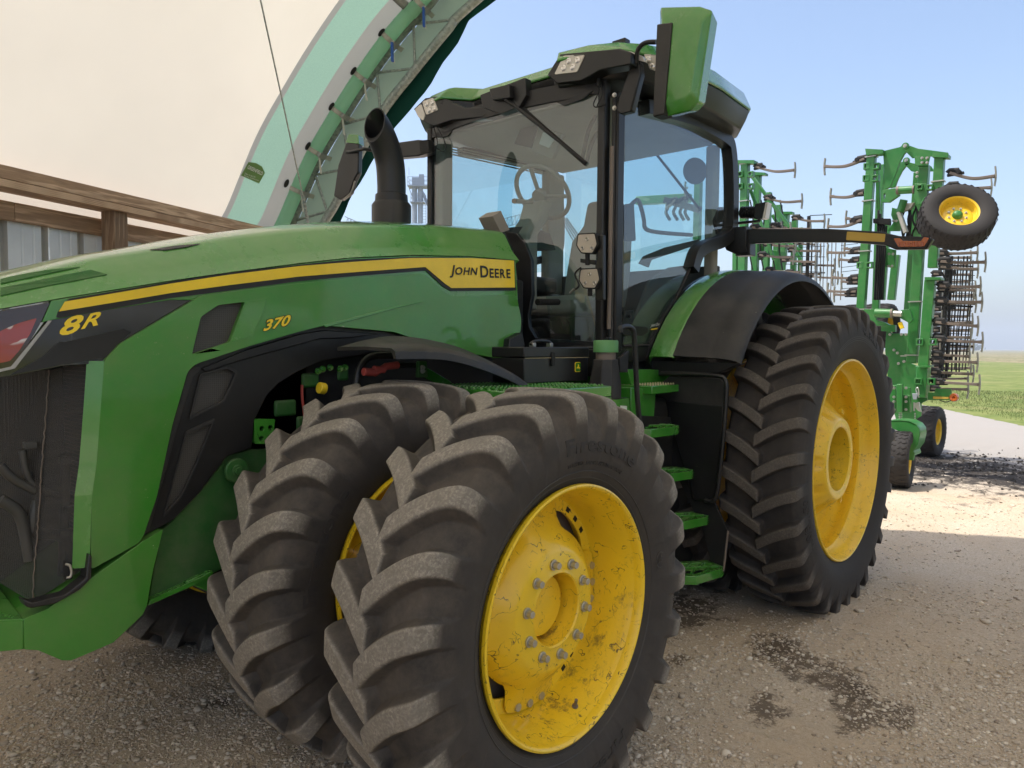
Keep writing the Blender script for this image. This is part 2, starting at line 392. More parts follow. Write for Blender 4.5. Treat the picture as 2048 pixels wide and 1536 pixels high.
def text_on(name, parts, quad, nrm, mat, parent, shear=0, bold=0.0, h=.0012):
    "parts: list of (string, size); fitted into the quad (bottom-left, bottom-right, top-left)"
    vv = []; ff = []; x0 = 0
    for body, size in parts:
        v, f = text2d(body, size, shear, bold)
        mx = max(a for a, _ in v); n = len(vv); vv += [(a+x0, b) for a, b in v]; ff += [tuple(i+n for i in q) for q in f]; x0 += mx+.07
    lx = min(a for a, _ in vv); hx = max(a for a, _ in vv); ly = min(b for _, b in vv); hy = max(b for _, b in vv)
    bl, br, tl = [Vector(q) for q in quad]; nn = Vector(nrm)
    P3 = [bl+(br-bl)*((a-lx)/(hx-lx))+(tl-bl)*((b-ly)/(hy-ly))+nn*h for a, b in vv]
    me = bpy.data.meshes.new(name); c = sum(P3, Vector())/len(P3); me.from_pydata([p-c for p in P3], [], ff); me.update()
    me.materials.append(M[mat]); o = bpy.data.objects.new(name, me); C.objects.link(o); o.location = c
    if parent is not None: attach(o, parent)
    return o

def lbeam(name, a, b, w, h, mat, parent=None, up=(0, 0, 1), bevel=0, ext=0):
    "a board whose own x axis runs along it"
    a = Vector(a); b = Vector(b); d = (b-a).normalized(); up = Vector(up)
    side = up.cross(d).normalized(); u2 = d.cross(side); L = (b-a).length+2*ext
    g = G().box((-L/2, -w/2, -h/2), (L/2, w/2, h/2))
    o = obj(name, g.v, g.f, mat, None, bevel=bevel, centre=False)
    o.matrix_world = Matrix.Translation((a+b)/2) @ Matrix((d, side, u2)).transposed().to_4x4()
    if parent is not None: o.location = o.location-absloc(parent); o.parent = parent
    return o
# ================================================================ THE GROUND
rnd = random.Random(5)
def mat_ground():
    m, nt, b, o = nodes('gravel_yard')
    n1 = _noise(nt, 55, 10, .8); n2 = _noise(nt, 1.1, 6, .6); n3 = _noise(nt, 230, 4, .7)
    c = _ramp(nt, n1, .36, .66, (.36, .275, .195, 1), (.68, .575, .445, 1))
    c = _mix(nt, _ramp(nt, n3, .5, .68), c, (.74, .66, .55))
    dirt = _ramp(nt, n2, .42, .62)
    c = _mix(nt, _mul(nt, dirt, .55), c, (.50, .385, .265))
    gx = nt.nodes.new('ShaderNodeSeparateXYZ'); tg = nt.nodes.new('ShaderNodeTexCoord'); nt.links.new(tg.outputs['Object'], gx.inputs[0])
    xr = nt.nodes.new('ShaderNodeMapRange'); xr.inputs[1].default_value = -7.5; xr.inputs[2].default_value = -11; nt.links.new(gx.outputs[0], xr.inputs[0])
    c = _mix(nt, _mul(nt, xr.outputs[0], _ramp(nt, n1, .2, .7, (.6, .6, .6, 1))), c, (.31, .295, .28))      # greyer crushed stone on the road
    # oily dark spill and the dark tracked soil by the implement wheel
    tc = nt.nodes.new('ShaderNodeTexCoord')
    def blob(cx, cy, rx, ry, col, amt, sc, ang=0):
        nonlocal c
        mp = nt.nodes.new('ShaderNodeMapping'); mp.vector_type = 'TEXTURE'
        mp.inputs['Location'].default_value = (cx, cy, 0); mp.inputs['Rotation'].default_value = (0, 0, ang); mp.inputs['Scale'].default_value = (rx, ry, 1)
        nt.links.new(tc.outputs['Object'], mp.inputs[0])
        ln = nt.nodes.new('ShaderNodeVectorMath'); ln.operation = 'LENGTH'; wv = nt.nodes.new('ShaderNodeVectorMath'); wv.operation = 'MULTIPLY_ADD'; wn_ = nt.nodes.new('ShaderNodeTexNoise'); wn_.inputs['Scale'].default_value = 4.5 if rx < 1 else .8; wn_.inputs['Detail'].default_value = 4; nt.links.new(tc.outputs['Object'], wn_.inputs[0]); nt.links.new(wn_.outputs['Color'], wv.inputs[0]); wv.inputs[1].default_value = (1.5, 1.5, 0); sb_ = nt.nodes.new('ShaderNodeVectorMath'); sb_.operation = 'SUBTRACT'; sb_.inputs[1].default_value = (.75, .75, 0); nt.links.new(mp.outputs[0], wv.inputs[2]); nt.links.new(wv.outputs[0], sb_.inputs[0]); nt.links.new(sb_.outputs[0], ln.inputs[0])
        r = _ramp(nt, ln.outputs['Value'], .1, 1.0, (1, 1, 1, 1), (0, 0, 0, 1))
        f = _mul(nt, _ramp(nt, _mul(nt, r, _ramp(nt, _noise(nt, sc, 10, .8), .36, .60)), .16, .34), amt)
        c = _mix(nt, f, c, col)
    for px, py, rx, ry, a in ((1565, 1308, .30, .13, .7), (1690, 1365, .22, .12, .5), (1710, 1410, .26, .10, .3), (1380, 1225, .35, .16, .2), (1545, 1300, .12, .08, 0), (430, 1410, .05, .04, 0), (1800, 1440, .16, .07, .3), (1530, 1420, .14, .07, .3), (1360, 1320, .08, .05, 0)):
        p = U(px, py, 'z', 0); blob(p.x, p.y, rx*1.7, ry*1.9, (.13, .098, .07), .85, 15, a)
    for px, py, rx, ry in ((1930, 945, 3.0, 1.5), (1860, 925, 1.6, .8), (2010, 960, 2.2, 1.3)):
        p = U(px, py, 'z', 0); blob(p.x, p.y, rx, ry, (.05, .042, .036), .9, 5, .4)
    nt.links.new(c, b.inputs['Base Color']); b.inputs['Roughness'].default_value = .95; b.inputs['Specular IOR Level'].default_value = .2
    bp = _bump(nt, b, n1, .6, .012); _bump(nt, b, n3, .5, .004, bp)
    return m
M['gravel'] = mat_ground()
def mat_field():
    m, nt, b, o = nodes('stubble_field')
    n = _noise(nt, .35, 10, .75, stretch=(1, 3, 1)); c = _ramp(nt, n, .38, .62, (.15, .13, .065, 1), (.36, .315, .20, 1))
    n2 = _noise(nt, .05, 4, .6); c = _mix(nt, _mul(nt, _ramp(nt, n2, .45, .6), .45), c, (.13, .15, .05))
    nt.links.new(c, b.inputs['Base Color']); b.inputs['Roughness'].default_value = 1; b.inputs['Specular IOR Level'].default_value = 0
    return m
M['field'] = mat_field()
def mat_grass():
    m, nt, b, o = nodes('grass_strip')
    n = _noise(nt, .9, 10, .8); c = _ramp(nt, n, .35, .68, (.10, .15, .045, 1), (.25, .26, .10, 1))
    n2 = _noise(nt, .16, 5, .6, stretch=(1, 1, 1)); c = _mix(nt, _mul(nt, _ramp(nt, n2, .5, .65), .6), c, (.30, .27, .13))
    nt.links.new(c, b.inputs['Base Color']); b.inputs['Roughness'].default_value = 1; b.inputs['Specular IOR Level'].default_value = 0
    return m
M['grass'] = mat_grass()
# edge of the gravel, running away to the right of the picture
E0 = U(1860, 806, 'z', 0); E1 = U(2048, 843, 'z', 0); ED = (E1-E0).normalized(); EN = V(-ED.y, ED.x, 0)
if (CAM-E0).dot(EN) > 0: EN = -EN                       # EN points away from the yard
def quadsheet(name, pts, z, mat):
    g = G().add([V(p.x, p.y, z) for p in pts], [tuple(range(len(pts)))]); o = g.build(name, mat, centre=False, smooth=None); o['kind'] = 'structure'; return o
big = 3500
quadsheet('field', [V(-big, -big, 0), V(big, -big, 0), V(big, big, 0), V(-big, big, 0)], -0.030, 'field')
def strip(a0, a1, l0, l1): return [E0+ED*l0+EN*a0, E0+ED*l1+EN*a0, E0+ED*l1+EN*a1, E0+ED*l0+EN*a1]
quadsheet('grass_ground', strip(-1, 38, -260, 200), -0.022, 'grass')
# gravel yard: a fine sheet near the lens, coarse outside
def hgt(x, y):
    a = .012*noise.noise(V(x*1.3, y*1.3, 0))+.010*noise.noise(V(x*4, y*4, 3))+.005*noise.noise(V(x*13, y*13, 7))
    a += .012*max(0, noise.noise(V(x*.9+4, y*5, 9)))
    if -2.2 < x < .6 and 1.2 < y < 3.2: a += .010*max(0, math.sin(x*30+4*abs(y-1.9)))*max(0, 1-abs(y-1.95)/.5)
    return a
def gravel_sheet():
    xs = np.concatenate([np.linspace(-60, -9, 52)[:-1], np.linspace(-9, -4.5, 90)[:-1], np.linspace(-4.5, 1.8, 260)[:-1], np.linspace(1.8, 30, 30)])
    ys = np.concatenate([np.linspace(-60, -5, 40)[:-1], np.linspace(-5, -1, 50)[:-1], np.linspace(-1, 3.6, 200)[:-1], np.linspace(3.6, 60, 40)])
    v = []; f = []; nx = len(xs); ny = len(ys)
    for x in xs:
        for y in ys:
            z = -.004
            if -14 < x < 3 and -8 < y < 6: z = hgt(x, y)
            d = (V(x, y, 0)-E0).dot(EN)
            if d > 0: z = -.06
            elif d > -1: z = -.004-.03*(1+d)
            v.append((x, y, z))
    for i in range(nx-1):
        for j in range(ny-1): f.append((i*ny+j, (i+1)*ny+j, (i+1)*ny+j+1, i*ny+j+1))
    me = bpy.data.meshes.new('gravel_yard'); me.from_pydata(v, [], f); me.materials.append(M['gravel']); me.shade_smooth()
    o = bpy.data.objects.new('gravel_yard', me); C.objects.link(o); o['kind'] = 'structure'
gravel_sheet()
# loose stones
def mat_stone(name, a, b_):
    m, nt, b, o = nodes(name)
    at = nt.nodes.new('ShaderNodeAttribute'); at.attribute_name = 'tone'
    c = _ramp(nt, at.outputs['Fac'], 0, 1, a, b_); nt.links.new(c, b.inputs['Base Color']); b.inputs['Roughness'].default_value = .9
    _bump(nt, b, _noise(nt, 300, 3), .4, .003)
    return m
M['stone'] = mat_stone('loose_gravel_stone', (.31, .245, .18, 1), (.78, .69, .57, 1))
def stones():
    rs = np.random.RandomState(3)
    t = (1+5**.5)/2
    iv = np.array([(-1, t, 0), (1, t, 0), (-1, -t, 0), (1, -t, 0), (0, -1, t), (0, 1, t), (0, -1, -t), (0, 1, -t), (t, 0, -1), (t, 0, 1), (-t, 0, -1), (-t, 0, 1)])/1.9
    fi = np.array([(0, 11, 5), (0, 5, 1), (0, 1, 7), (0, 7, 10), (0, 10, 11), (1, 5, 9), (5, 11, 4), (11, 10, 2), (10, 7, 6), (7, 1, 8), (3, 9, 4), (3, 4, 2), (3, 2, 6), (3, 6, 8), (3, 8, 9), (4, 9, 5), (2, 4, 11), (6, 2, 10), (8, 6, 7), (9, 8, 1)])
    P = []
    while len(P) < 60000:
        # uniform over the part of the yard that shows, denser near the lens
        px = rs.uniform(-60, 2108); py = 1560-(rs.uniform(0, 1)**1.35)*(1560-905)
        p = U(px, py, 'z', 0)
        if abs(p.x) > 12: continue
        e_ = p-U(1930, 945, 'z', 0)
        if (e_.dot(UD)/3.4)**2+(e_.dot(WD)/1.8)**2 < 1 and rs.rand() < .85: continue
        cl = noise.noise(V(p.x*1.2, p.y*1.2, 5))
        if rs.uniform(-.55, .55) > cl+.12: continue
        P.append((p.x+rs.normal(0, .01), p.y+rs.normal(0, .01), hgt(p.x, p.y)))
    n = len(P); P = np.array(P)
    s = .0018+.0026*rs.gamma(1.4, .6, n); big_ = rs.rand(n) < .012; s[big_] *= 2.1
    d = np.hypot(P[:, 0]-CAM.x, P[:, 1]-CAM.y); s *= 1+.05*d
    v = iv[None]*(1+rs.normal(0, .18, (n, 12, 1)))*s[:, None, None]*np.stack([rs.uniform(.7, 1.5, n), rs.uniform(.7, 1.4, n), rs.uniform(.35, .8, n)], -1)[:, None]
    a = rs.uniform(0, 6.28, n); ca, sa = np.cos(a)[:, None], np.sin(a)[:, None]
    x = v[..., 0]*ca-v[..., 1]*sa; y = v[..., 0]*sa+v[..., 1]*ca
    v = np.stack([x, y, v[..., 2]], -1)+P[:, None]; v[..., 2] += (s*.25)[:, None]
    me = bpy.data.meshes.new('gravel_stones'); me.vertices.add(n*12); me.vertices.foreach_set('co', v.reshape(-1))
    F = (fi[None]+(np.arange(n)*12)[:, None, None]).reshape(-1)
    me.loops.add(len(F)); me.loops.foreach_set('vertex_index', F.astype(np.int32)); me.polygons.add(len(F)//3)
    me.polygons.foreach_set('loop_start', np.arange(0, len(F), 3, dtype=np.int32)); me.update(calc_edges=True)
    at = me.attributes.new('tone', 'FLOAT', 'POINT'); at.data.foreach_set('value', np.repeat(np.clip(rs.normal(.5, .22, n), 0, 1), 12).astype(np.float32))
    me.materials.append(M['stone']); o = bpy.data.objects.new('gravel_stones', me); C.objects.link(o)
    tag(o, 'loose grey and tan stones scattered over the yard', None, None, 'stuff'); o['category'] = 'gravel'
stones()
def clods():
    g = G(); rs = random.Random(8)
    c0 = U(1910, 935, 'z', 0)
    for i in range(1500):
        a = rs.gauss(0, 1); b = rs.gauss(0, 1); p = c0+(UD*a*2.2)+(WD*b*.9)
        s = rs.uniform(.006, .026); v = []
        for q in ((1, 0, 0), (-1, 0, 0), (0, 1, 0), (0, -1, 0), (0, 0, .8), (0, 0, -.4)): v.append(V(p.x, p.y, .01)+V(*q)*s*rs.uniform(.7, 1.3))
        g.add(v, [(0, 2, 4), (2, 1, 4), (1, 3, 4), (3, 0, 4), (2, 0, 5), (1, 2, 5), (3, 1, 5), (0, 3, 5)])
    M['soil'] = simple('dark_soil', (.045, .037, .03), .95)
    tag(g.build('soil_clods', 'soil', smooth=None), 'black soil clods dropped on the gravel by the implement wheel', 'soil', None, 'stuff')
clods()
def straws():
    g = G(); rs = random.Random(4)
    for i in range(150):
        p = U(rs.uniform(0, 2048), rs.uniform(1180, 1536), 'z', .012); a = rs.uniform(0, 3.14); L = rs.uniform(.01, .035)
        d = V(math.cos(a), math.sin(a), rs.uniform(-.05, .1)); g.beam(p-d*L, p+d*L, .0016, .0016)
    tag(g.build('straw_litter', 'straw', smooth=None), 'thin dry straw stalks lying on the gravel', 'straw', None, 'stuff')
straws()
def grass_blades():
    rs = np.random.RandomState(9); n = 45000
    l = rs.uniform(-8, 34, n); a = .05+rs.gamma(1.2, 5.5, n); a = np.clip(a, 0, 36)
    b = np.array(E0)[None]+np.outer(l, np.array(ED))+np.outer(a, np.array(EN)); b[:, 2] = -.02
    h = rs.uniform(.03, .09, n); w = .006+.0012*a; ang = rs.uniform(0, 6.28, n)
    dx = np.stack([np.cos(ang), np.sin(ang), 0*ang], -1)*w[:, None]; lean = np.stack([rs.normal(0, .4, n), rs.normal(0, .4, n), np.ones(n)], -1)*h[:, None]
    v = np.stack([b-dx, b+dx, b+lean], 1).reshape(-1, 3)
    me = bpy.data.meshes.new('grass'); me.from_pydata(v.tolist(), [], np.arange(n*3).reshape(-1, 3).tolist()); me.materials.append(M['grass'])
    o = bpy.data.objects.new('grass', me); C.objects.link(o); tag(o, 'short bright green grass along the gravel edge', 'grass', None, 'stuff')
grass_blades()

# ================================================================ THE FABRIC BUILDING
P0 = V(-2.26, -3.88, 0)
def sz(px, py, off=0):
    p = UP(px, py, P0+WD*off, WD); return ((p-P0).dot(UD), p.z)
def W3(s, z, w): return V(P0.x, P0.y, 0)+UD*s+WD*w+V(0, 0, z)
outer_px = [(587, 434), (634, 325), (681, 243), (731, 164), (790, 82), (839, 26), (858, 6)]
inner_px = [(646, 445), (672, 401), (754, 237), (822, 146), (898, 53), (942, 6)]
OC = [sz(*p) for p in outer_px]; IC = [sz(*p) for p in inner_px]
OC[0] = (OC[0][0], OC[0][1])
s0 = OC[0][0]
def far(arc, dz=0):
    tail = [(3.6, 6.72), (6, 8.55), (9, 9.95), (12.5, 10.5), (16, 9.95), (19, 8.5), (21.5, 6.7), (23.4, 4.7), (24.6, 2.9)]  # unseen rest of the arch, shaped tall and broad to brighten the inside
    return tail
OCF = [(-.10, 2.5), (-.06, 2.70), (.07, 2.88)]+OC+far(0)
nrmin = .62
def smooth2(pts, n=5): return [(p.x, p.y) for p in smoothpath([V(a, b, 0) for a, b in pts], n)]
ocs = smooth2(OCF, 5)
icf = IC+[(a+(12-a)*.055+.0, b-.72+.02*abs(a-12)) for a, b in far(0)]
ics = smooth2([(IC[0][0]+(IC[0][0]-IC[1][0])*4.0, IC[0][1]+(IC[0][1]-IC[1][1])*4.0)]+icf, 5)
bld = empty('fabric_building', W3(8, 0, -10), 'large cream fabric covered arch building with pale green end band, seen from inside', 'building')
def roofstrip(name, w0, w1, mat, c=ocs, nw=6, lift=0):
    v = []; f = []; m = len(c)
    for i in range(nw+1):
        w = w0+(w1-w0)*i/nw
        for (s, z) in c: v.append(W3(s, z+lift, w))
    for i in range(nw):
        for j in range(m-1): f.append((i*m+j, (i+1)*m+j, (i+1)*m+j+1, i*m+j+1))
    return obj(name, v, f, mat, bld, smooth=180)
def wback(px, py):
    "distance back from the end plane of a pixel on the roof surface"
    a = ray(px, py); best = None
    for i in range(len(ocs)-1):
        s1, z1 = ocs[i]; s2, z2 = ocs[i+1]
        p1 = W3(s1, z1, 0); p2 = W3(s2, z2, 0); n = (p2-p1).cross(WD)
        if abs(a.dot(n)) < 1e-9: continue
        p = CAM+a*((p1-CAM).dot(n)/a.dot(n)); t = (p-p1).dot((p2-p1))/(p2-p1).length_squared
        if -.001 <= t <= 1.001 and (p-CAM).dot(a) > 0:
            w = (p-p1).dot(WD)
            if best is None or (p-CAM).length < (best[0]-CAM).length: best = (p, w)
    return best
if __name__ == '__main__':
    print('WBACK', [round(wback(*p)[1], 2) for p in ((541, 440), (617, 296), (711, 141), (822, 2))], 'grey', [round(wback(*p)[1], 2) for p in ((500, 445), (588, 281), (664, 158), (778, 2))], 'green', [round(wback(*p)[1], 2) for p in ((426, 431), (497, 293), (617, 108), (684, 2))])
wt, wg, wb = [sum(wback(*p)[1] for p in q)/len(q) for q in (((617, 296), (711, 141), (822, 2)), ((588, 281), (664, 158), (778, 2)), ((497, 293), (617, 108), (684, 2)))]
roofstrip('end_panel_lining', .10, wt+.02, 'fabric_grey', lift=.03, nw=1)
roofstrip('grey_fabric_seam', wt+.02, wg, 'fabric_grey')
roofstrip('green_fabric_band', wg, wb+.05, 'fabric_green')
roofstrip('fabric_hem', wb+.05, wb-.02, 'fabric_grey', nw=1)
roofstrip('cream_fabric_cover', wb-.02, -17, 'fabric', nw=14)  # unseen rear end left open so skylight reaches the tractor's front
# truss chords, web and end fabric
def curve3(c, w): return [W3(s, z, w) for s, z in c]
oi = [i for i, (s, z) in enumerate(ocs) if z > 2.86 or s > 5]
G().tube(curve3(ocs[oi[0]-1:], 0.02), .045, 10).build('outer_truss_chord', 'galv', bld, smooth=60)
G().tube(curve3(ics, 0.02), .045, 10).build('inner_truss_chord', 'galv', bld, smooth=60)
# the sleeve of green fabric pulled tight round a pipe
gl = G()
def off(c, d):
    out = []
    for i in range(len(c)):
        a = Vector((*c[max(i-1, 0)], 0)); b = Vector((*c[min(i+1, len(c)-1)], 0)); t = (b-a).normalized(); n = V(t.y, -t.x, 0); out.append((c[i][0]+n.x*d, c[i][1]+n.y*d))
    return out
slv = off(ocs, .02)
wc = wt*.5-.045; rs_ = .076
gl.tube(curve3(slv[1:], wc), rs_, 14); gl.build('fabric_sleeve', 'fabric_tube', bld, smooth=180)
web_px = [('i', 930, 2), ('i', 902, 38), ('o', 825, 47), ('i', 828, 135), ('o', 752, 144), ('i', 759, 227), ('o', 684, 248), ('i', 697, 335), ('o', 628, 349), ('i', 652, 422), ('o', 590, 440)]
wp = [W3(*sz(x, y), .02) for _, x, y in web_px]
for a, b in zip(wp[1:-1], wp[2:]): G().tube([a, b], .014, 8).build('truss_web', 'galv', bld, smooth=60)
# rest of the truss, above the frame
wo_ = [p for p in ocs if p[1] > 5.4 or p[0] > 6][2::4]; wi_ = [p for p in ics if p[1] > 5.1 or p[0] > 6][2::4]
for i in range(min(len(wo_), len(wi_))-1):
    G().tube([W3(*wo_[i], .02), W3(*wi_[i], .02)], .014, 6).build('truss_web', 'galv', bld, smooth=60)
    G().tube([W3(*wi_[i], .02), W3(*wo_[i+1], .02)], .014, 6).build('truss_web', 'galv', bld, smooth=60)
def ribbon(c1, c2, w1, w2, n=60, wav=0):
    def res(c, n):
        pts = [V(a, b, 0) for a, b in c]; L = [0]
        for i in range(1, len(pts)): L.append(L[-1]+(pts[i]-pts[i-1]).length)
        return [(np.interp(L[-1]*k/n, L, [p.x for p in pts]), np.interp(L[-1]*k/n, L, [p.y for p in pts])) for k in range(n+1)]
    a = res(c1, n); b = res(c2, n); v = []; f = []
    for k in range(n+1):
        for j in range(4):
            t = j/3; s = a[k][0]*(1-t)+b[k][0]*t; z = a[k][1]*(1-t)+b[k][1]*t
            v.append(W3(s, z, w1+(w2-w1)*t+wav*t*noise.noise(V(k*.35, j, 0))))
    for k in range(n):
        for j in range(3): f.append((k*4+j, (k+1)*4+j, (k+1)*4+j+1, k*4+j+1))
    return v, f
v, f = ribbon(ocs[1:], ics, .10, .10, 100); obj('end_fabric_panel', v, f, 'fabric_pale', bld, smooth=180)
flap_px = [(675, 440), (763, 284), (839, 190), (916, 79), (980, 1)]
FL = [sz(*p, .12) for p in flap_px]
flc = smooth2([(FL[0][0]+(FL[0][0]-FL[1][0])*1.6, FL[0][1]+(FL[0][1]-FL[1][1])*1.6)]+FL+[(a+(12-a)*.08, b-.98) for a, b in far(0)], 5)
v, f = ribbon(off(ics, -.02), flc, .10, .16, 260, .06); obj('end_fabric_flap', v, f, 'fabric_flap', bld, smooth=180)
# straps with ratchet buckles
st_px = [(839, 6), (772, 72), (716, 149), (672, 220), (625, 299), (582, 374)]
blue = simple('blue_ratchet_handle', (.02, .08, .35), .4); M['blue'] = blue
M['strap'] = simple('white_strap', (.52, .50, .42), .7)
for k, (px, py) in enumerate(st_px):
    q = sz(px, py, wc); ii = min(range(1, len(slv)-1), key=lambda i: (slv[i][0]-q[0])**2+(slv[i][1]-q[1])**2)
    tdir = (W3(*slv[ii+1], 0)-W3(*slv[ii-1], 0)).normalized(); seg = V(*slv[ii], 0); qq = V(*q, 0); td2 = V(slv[ii+1][0]-slv[ii-1][0], slv[ii+1][1]-slv[ii-1][1], 0).normalized()
    c2 = seg+td2*((qq-seg).dot(td2)); ctr = W3(c2.x, c2.y, wc); nin = tdir.cross(WD).normalized()
    if nin.dot(V(0, 0, -1)) < 0: nin = -nin
    g = G(); R = rs_+.008; prev = None; v = []; 
    for j in range(21):
        a = -.6+3.9*j/20; d = -WD*math.cos(a)*1+nin*math.sin(a)
        for h in (-.022, .022): v.append(ctr+d*R*(1.0 if j < 18 else 1.35)+tdir*h+V(0, 0, 0))
    g.add(v, [(2*j, 2*j+1, 2*j+3, 2*j+2) for j in range(20)])
    e = ctr+nin*R+WD*.12
    g.beam(ctr+nin*R+WD*.02, ctr+nin*.07+WD*(abs(wc)+.06), .045, .006, nin)
    g.beam(ctr+nin*(R+.01)-WD*.03, ctr+nin*(R+.02)-WD*.035+V(0, 0, -.19)+UD*.02, .035, .004, nin)
    st = g.build('ratchet_strap', 'strap', bld, smooth=None)
    g = G(); g.beam(ctr+nin*(R+.022)-WD*.05, ctr+nin*(R+.022)+WD*.07, .05, .03, nin); g.build('buckle', 'steel', st, bevel=.004)
    if k < 2: G().beam(ctr+nin*(R+.03)-WD*.05, ctr+nin*(R+.05)-WD*.07+V(0, 0, -.17), .03, .02, nin).build('buckle_handle', 'blue', st)
    hp = wback(px-9, py-7)
    if hp:
        h0 = hp[0]; n_ = (CAM-h0).normalized(); g = G(); el = [h0+n_*.02+(tdir*math.cos(t)*.045+WD*math.sin(t)*.035) for t in np.linspace(0, 2*math.pi, 18)[:-1]]
        g.poly(el, n_*.002); g.build('strap_opening', 'dark', bld, smooth=None)
# printed sticker on the green band
stk = [wback(*p)[0]+(CAM-wback(*p)[0]).normalized()*.012 for p in ((482, 351), (518, 367), (530, 346), (524, 333), (512, 326), (497, 324))]
M['sticker_green'] = simple('sticker_green', (.12, .26, .05), .5); M['sticker_white'] = simple('sticker_print', (.75, .78, .7), .5)
sk = G().poly(stk, (CAM-stk[0]).normalized()*.002).build('sticker', 'sticker_green', bld, smooth=None)
nn = (CAM-stk[0]).normalized()
def sp(px, py): b = wback(px, py)[0]; return b+(CAM-b).normalized()*.017
text_on('lettering', [('GREENFIELD', 1)], (sp(494, 337), sp(524, 351), sp(497, 330)), nn, 'sticker_white', sk, bold=.02)
text_on('small_print', [('Sales or\nService', 1)], (sp(488, 352), sp(499, 356), sp(490, 345)), nn, 'sticker_white', sk)
text_on('small_print', [('605.655.0029\ngreenfieldcontractors.com', 1)], (sp(499, 357), sp(517, 363), sp(502, 350)), nn, 'sticker_white', sk)
# pony wall on the left
wall = empty('pony_wall', W3(-.1, 0, -6), 'low wall of ribbed steel siding with timber posts and top rail under the fabric', 'wall')
SI = 0.0                                                     # inner face of the rail
KW = .945
def kz(z): return 1.698+(z-1.698)*KW
ri = U(0, 355, 'z', kz(2.83)); SR = (ri-V(P0.x, P0.y, 0)).dot(UD)
lam_top = U(0, 355, 'z', 2.83).z
def rail(name, s, z, w_, h_, mat, w0=-9.0, w1=.1, n=1, bevel=.003):
    for i in range(n): lbeam(name, W3(s, z, w0+(w1-w0)*i/n+.002), W3(s, z, w0+(w1-w0)*(i+1)/n-.002), w_, h_, mat, wall, bevel=bevel)
rail('edge_board', SR-.019, kz(2.877), .038, .088, 'wood', n=2)
for k in range(4): rail('rail_ply', SR-.10, kz(2.783)+.0118*k, .20, .0121, 'wood', w0=-9, w1=.1, bevel=.001)
rail('girt_board', SR-.235, kz(2.655), .038, .13, 'wood', n=3)
rail('girt_board', SR-.235, 1.2, .038, .14, 'wood', n=3)
pp = U(238, 430, 'z', 2.77); pw = (pp-V(P0.x, P0.y, 0)).dot(WD)
pc = UP(238, 500, W3(SR-.07, 0, 0), UD); pw = (pc-V(P0.x, P0.y, 0)).dot(WD)
for k, wv in enumerate((pw, pw-2.44, pw-4.9)):
    for j in range(3): lbeam('post_ply', W3(SR-.11, 0, wv-.042+.042*j), W3(SR-.11, kz(2.776), wv-.042+.042*j), .0415, .135, 'wood_dark', wall, up=UD, bevel=.002)
def siding(wa, wb_):
    n = 3; v = []; prof = []
    w = 0
    per = .3048
    for k in range(3):
        b = k*per
        prof += [(b, 0), (b+.085, 0), (b+.09, .004), (b+.10, .004), (b+.105, 0), (b+.17, 0), (b+.175, .004), (b+.185, .004), (b+.19, 0), (b+.24, 0), (b+.25, .032), (b+.285, .032), (b+.2955, 0)]
    prof.append((.914, 0)); L = wb_-wa
    for z in (0.05, kz(2.62)):
        for (a, d) in prof: v.append(W3(SR-.256-d, z, wa+a*L/.9144))
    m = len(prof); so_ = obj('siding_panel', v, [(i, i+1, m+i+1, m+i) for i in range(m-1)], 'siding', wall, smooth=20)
    so_.data.materials.append(M['siding_rib_shade'])
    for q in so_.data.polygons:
        if q.index % 13 in (9, 10, 11): q.material_index = 1  # rib recesses get a darker grey: shade painted into the siding
for k in range(10): siding(.1-.9144*(k+1)-.01, .1-.9144*k)
for o in [x for x in bpy.data.objects if x.name.startswith('siding_panel')]: pass
wall2 = obj('far_side_wall', [W3(24.8, 0, 0), W3(24.8, 0, -17), W3(24.8, 2.9, -17), W3(24.8, 2.9, 0)], [(0, 1, 2, 3)], 'siding', None); tag(wall2, 'long steel side wall across the building from the tractor', 'wall')
wall3 = obj('long_side_wall', [W3(SR-.26, 0, -9.1), W3(SR-.26, 0, -17), W3(SR-.26, kz(2.62), -17), W3(SR-.26, kz(2.62), -9.1)], [(0, 1, 2, 3)], 'siding', wall)
# bracing cable
cb = CAM+ray(606, 392)*7.3; cc = CAM+ray(620, 468)*7.6; ca = CAM+ray(508, -60)*5.2; ca = cb+(ca-cb)*1.35
cab_ = empty('bracing_cable', cc, 'thin steel bracing cable with turnbuckle hanging beside the green band', 'cable')
G().tube([ca, cb], .0065, 6).build('cable', 'galv', cab_); g = G(); dd = (cc-cb).normalized()
g.tube([cb, cb+dd*.06], .012, 8); g.tube([cb+dd*.08, cb+dd*.30], .014, 8); g.tube([cb+dd*.3, cc], .008, 6)
for k in range(6): g.tube([cb+dd*(.02+.05*k)-V(0, 0, .004), cb+dd*(.035+.05*k)+V(0, 0, .004)], .020, 8)
g.build('turnbuckle', 'galv', cab_)

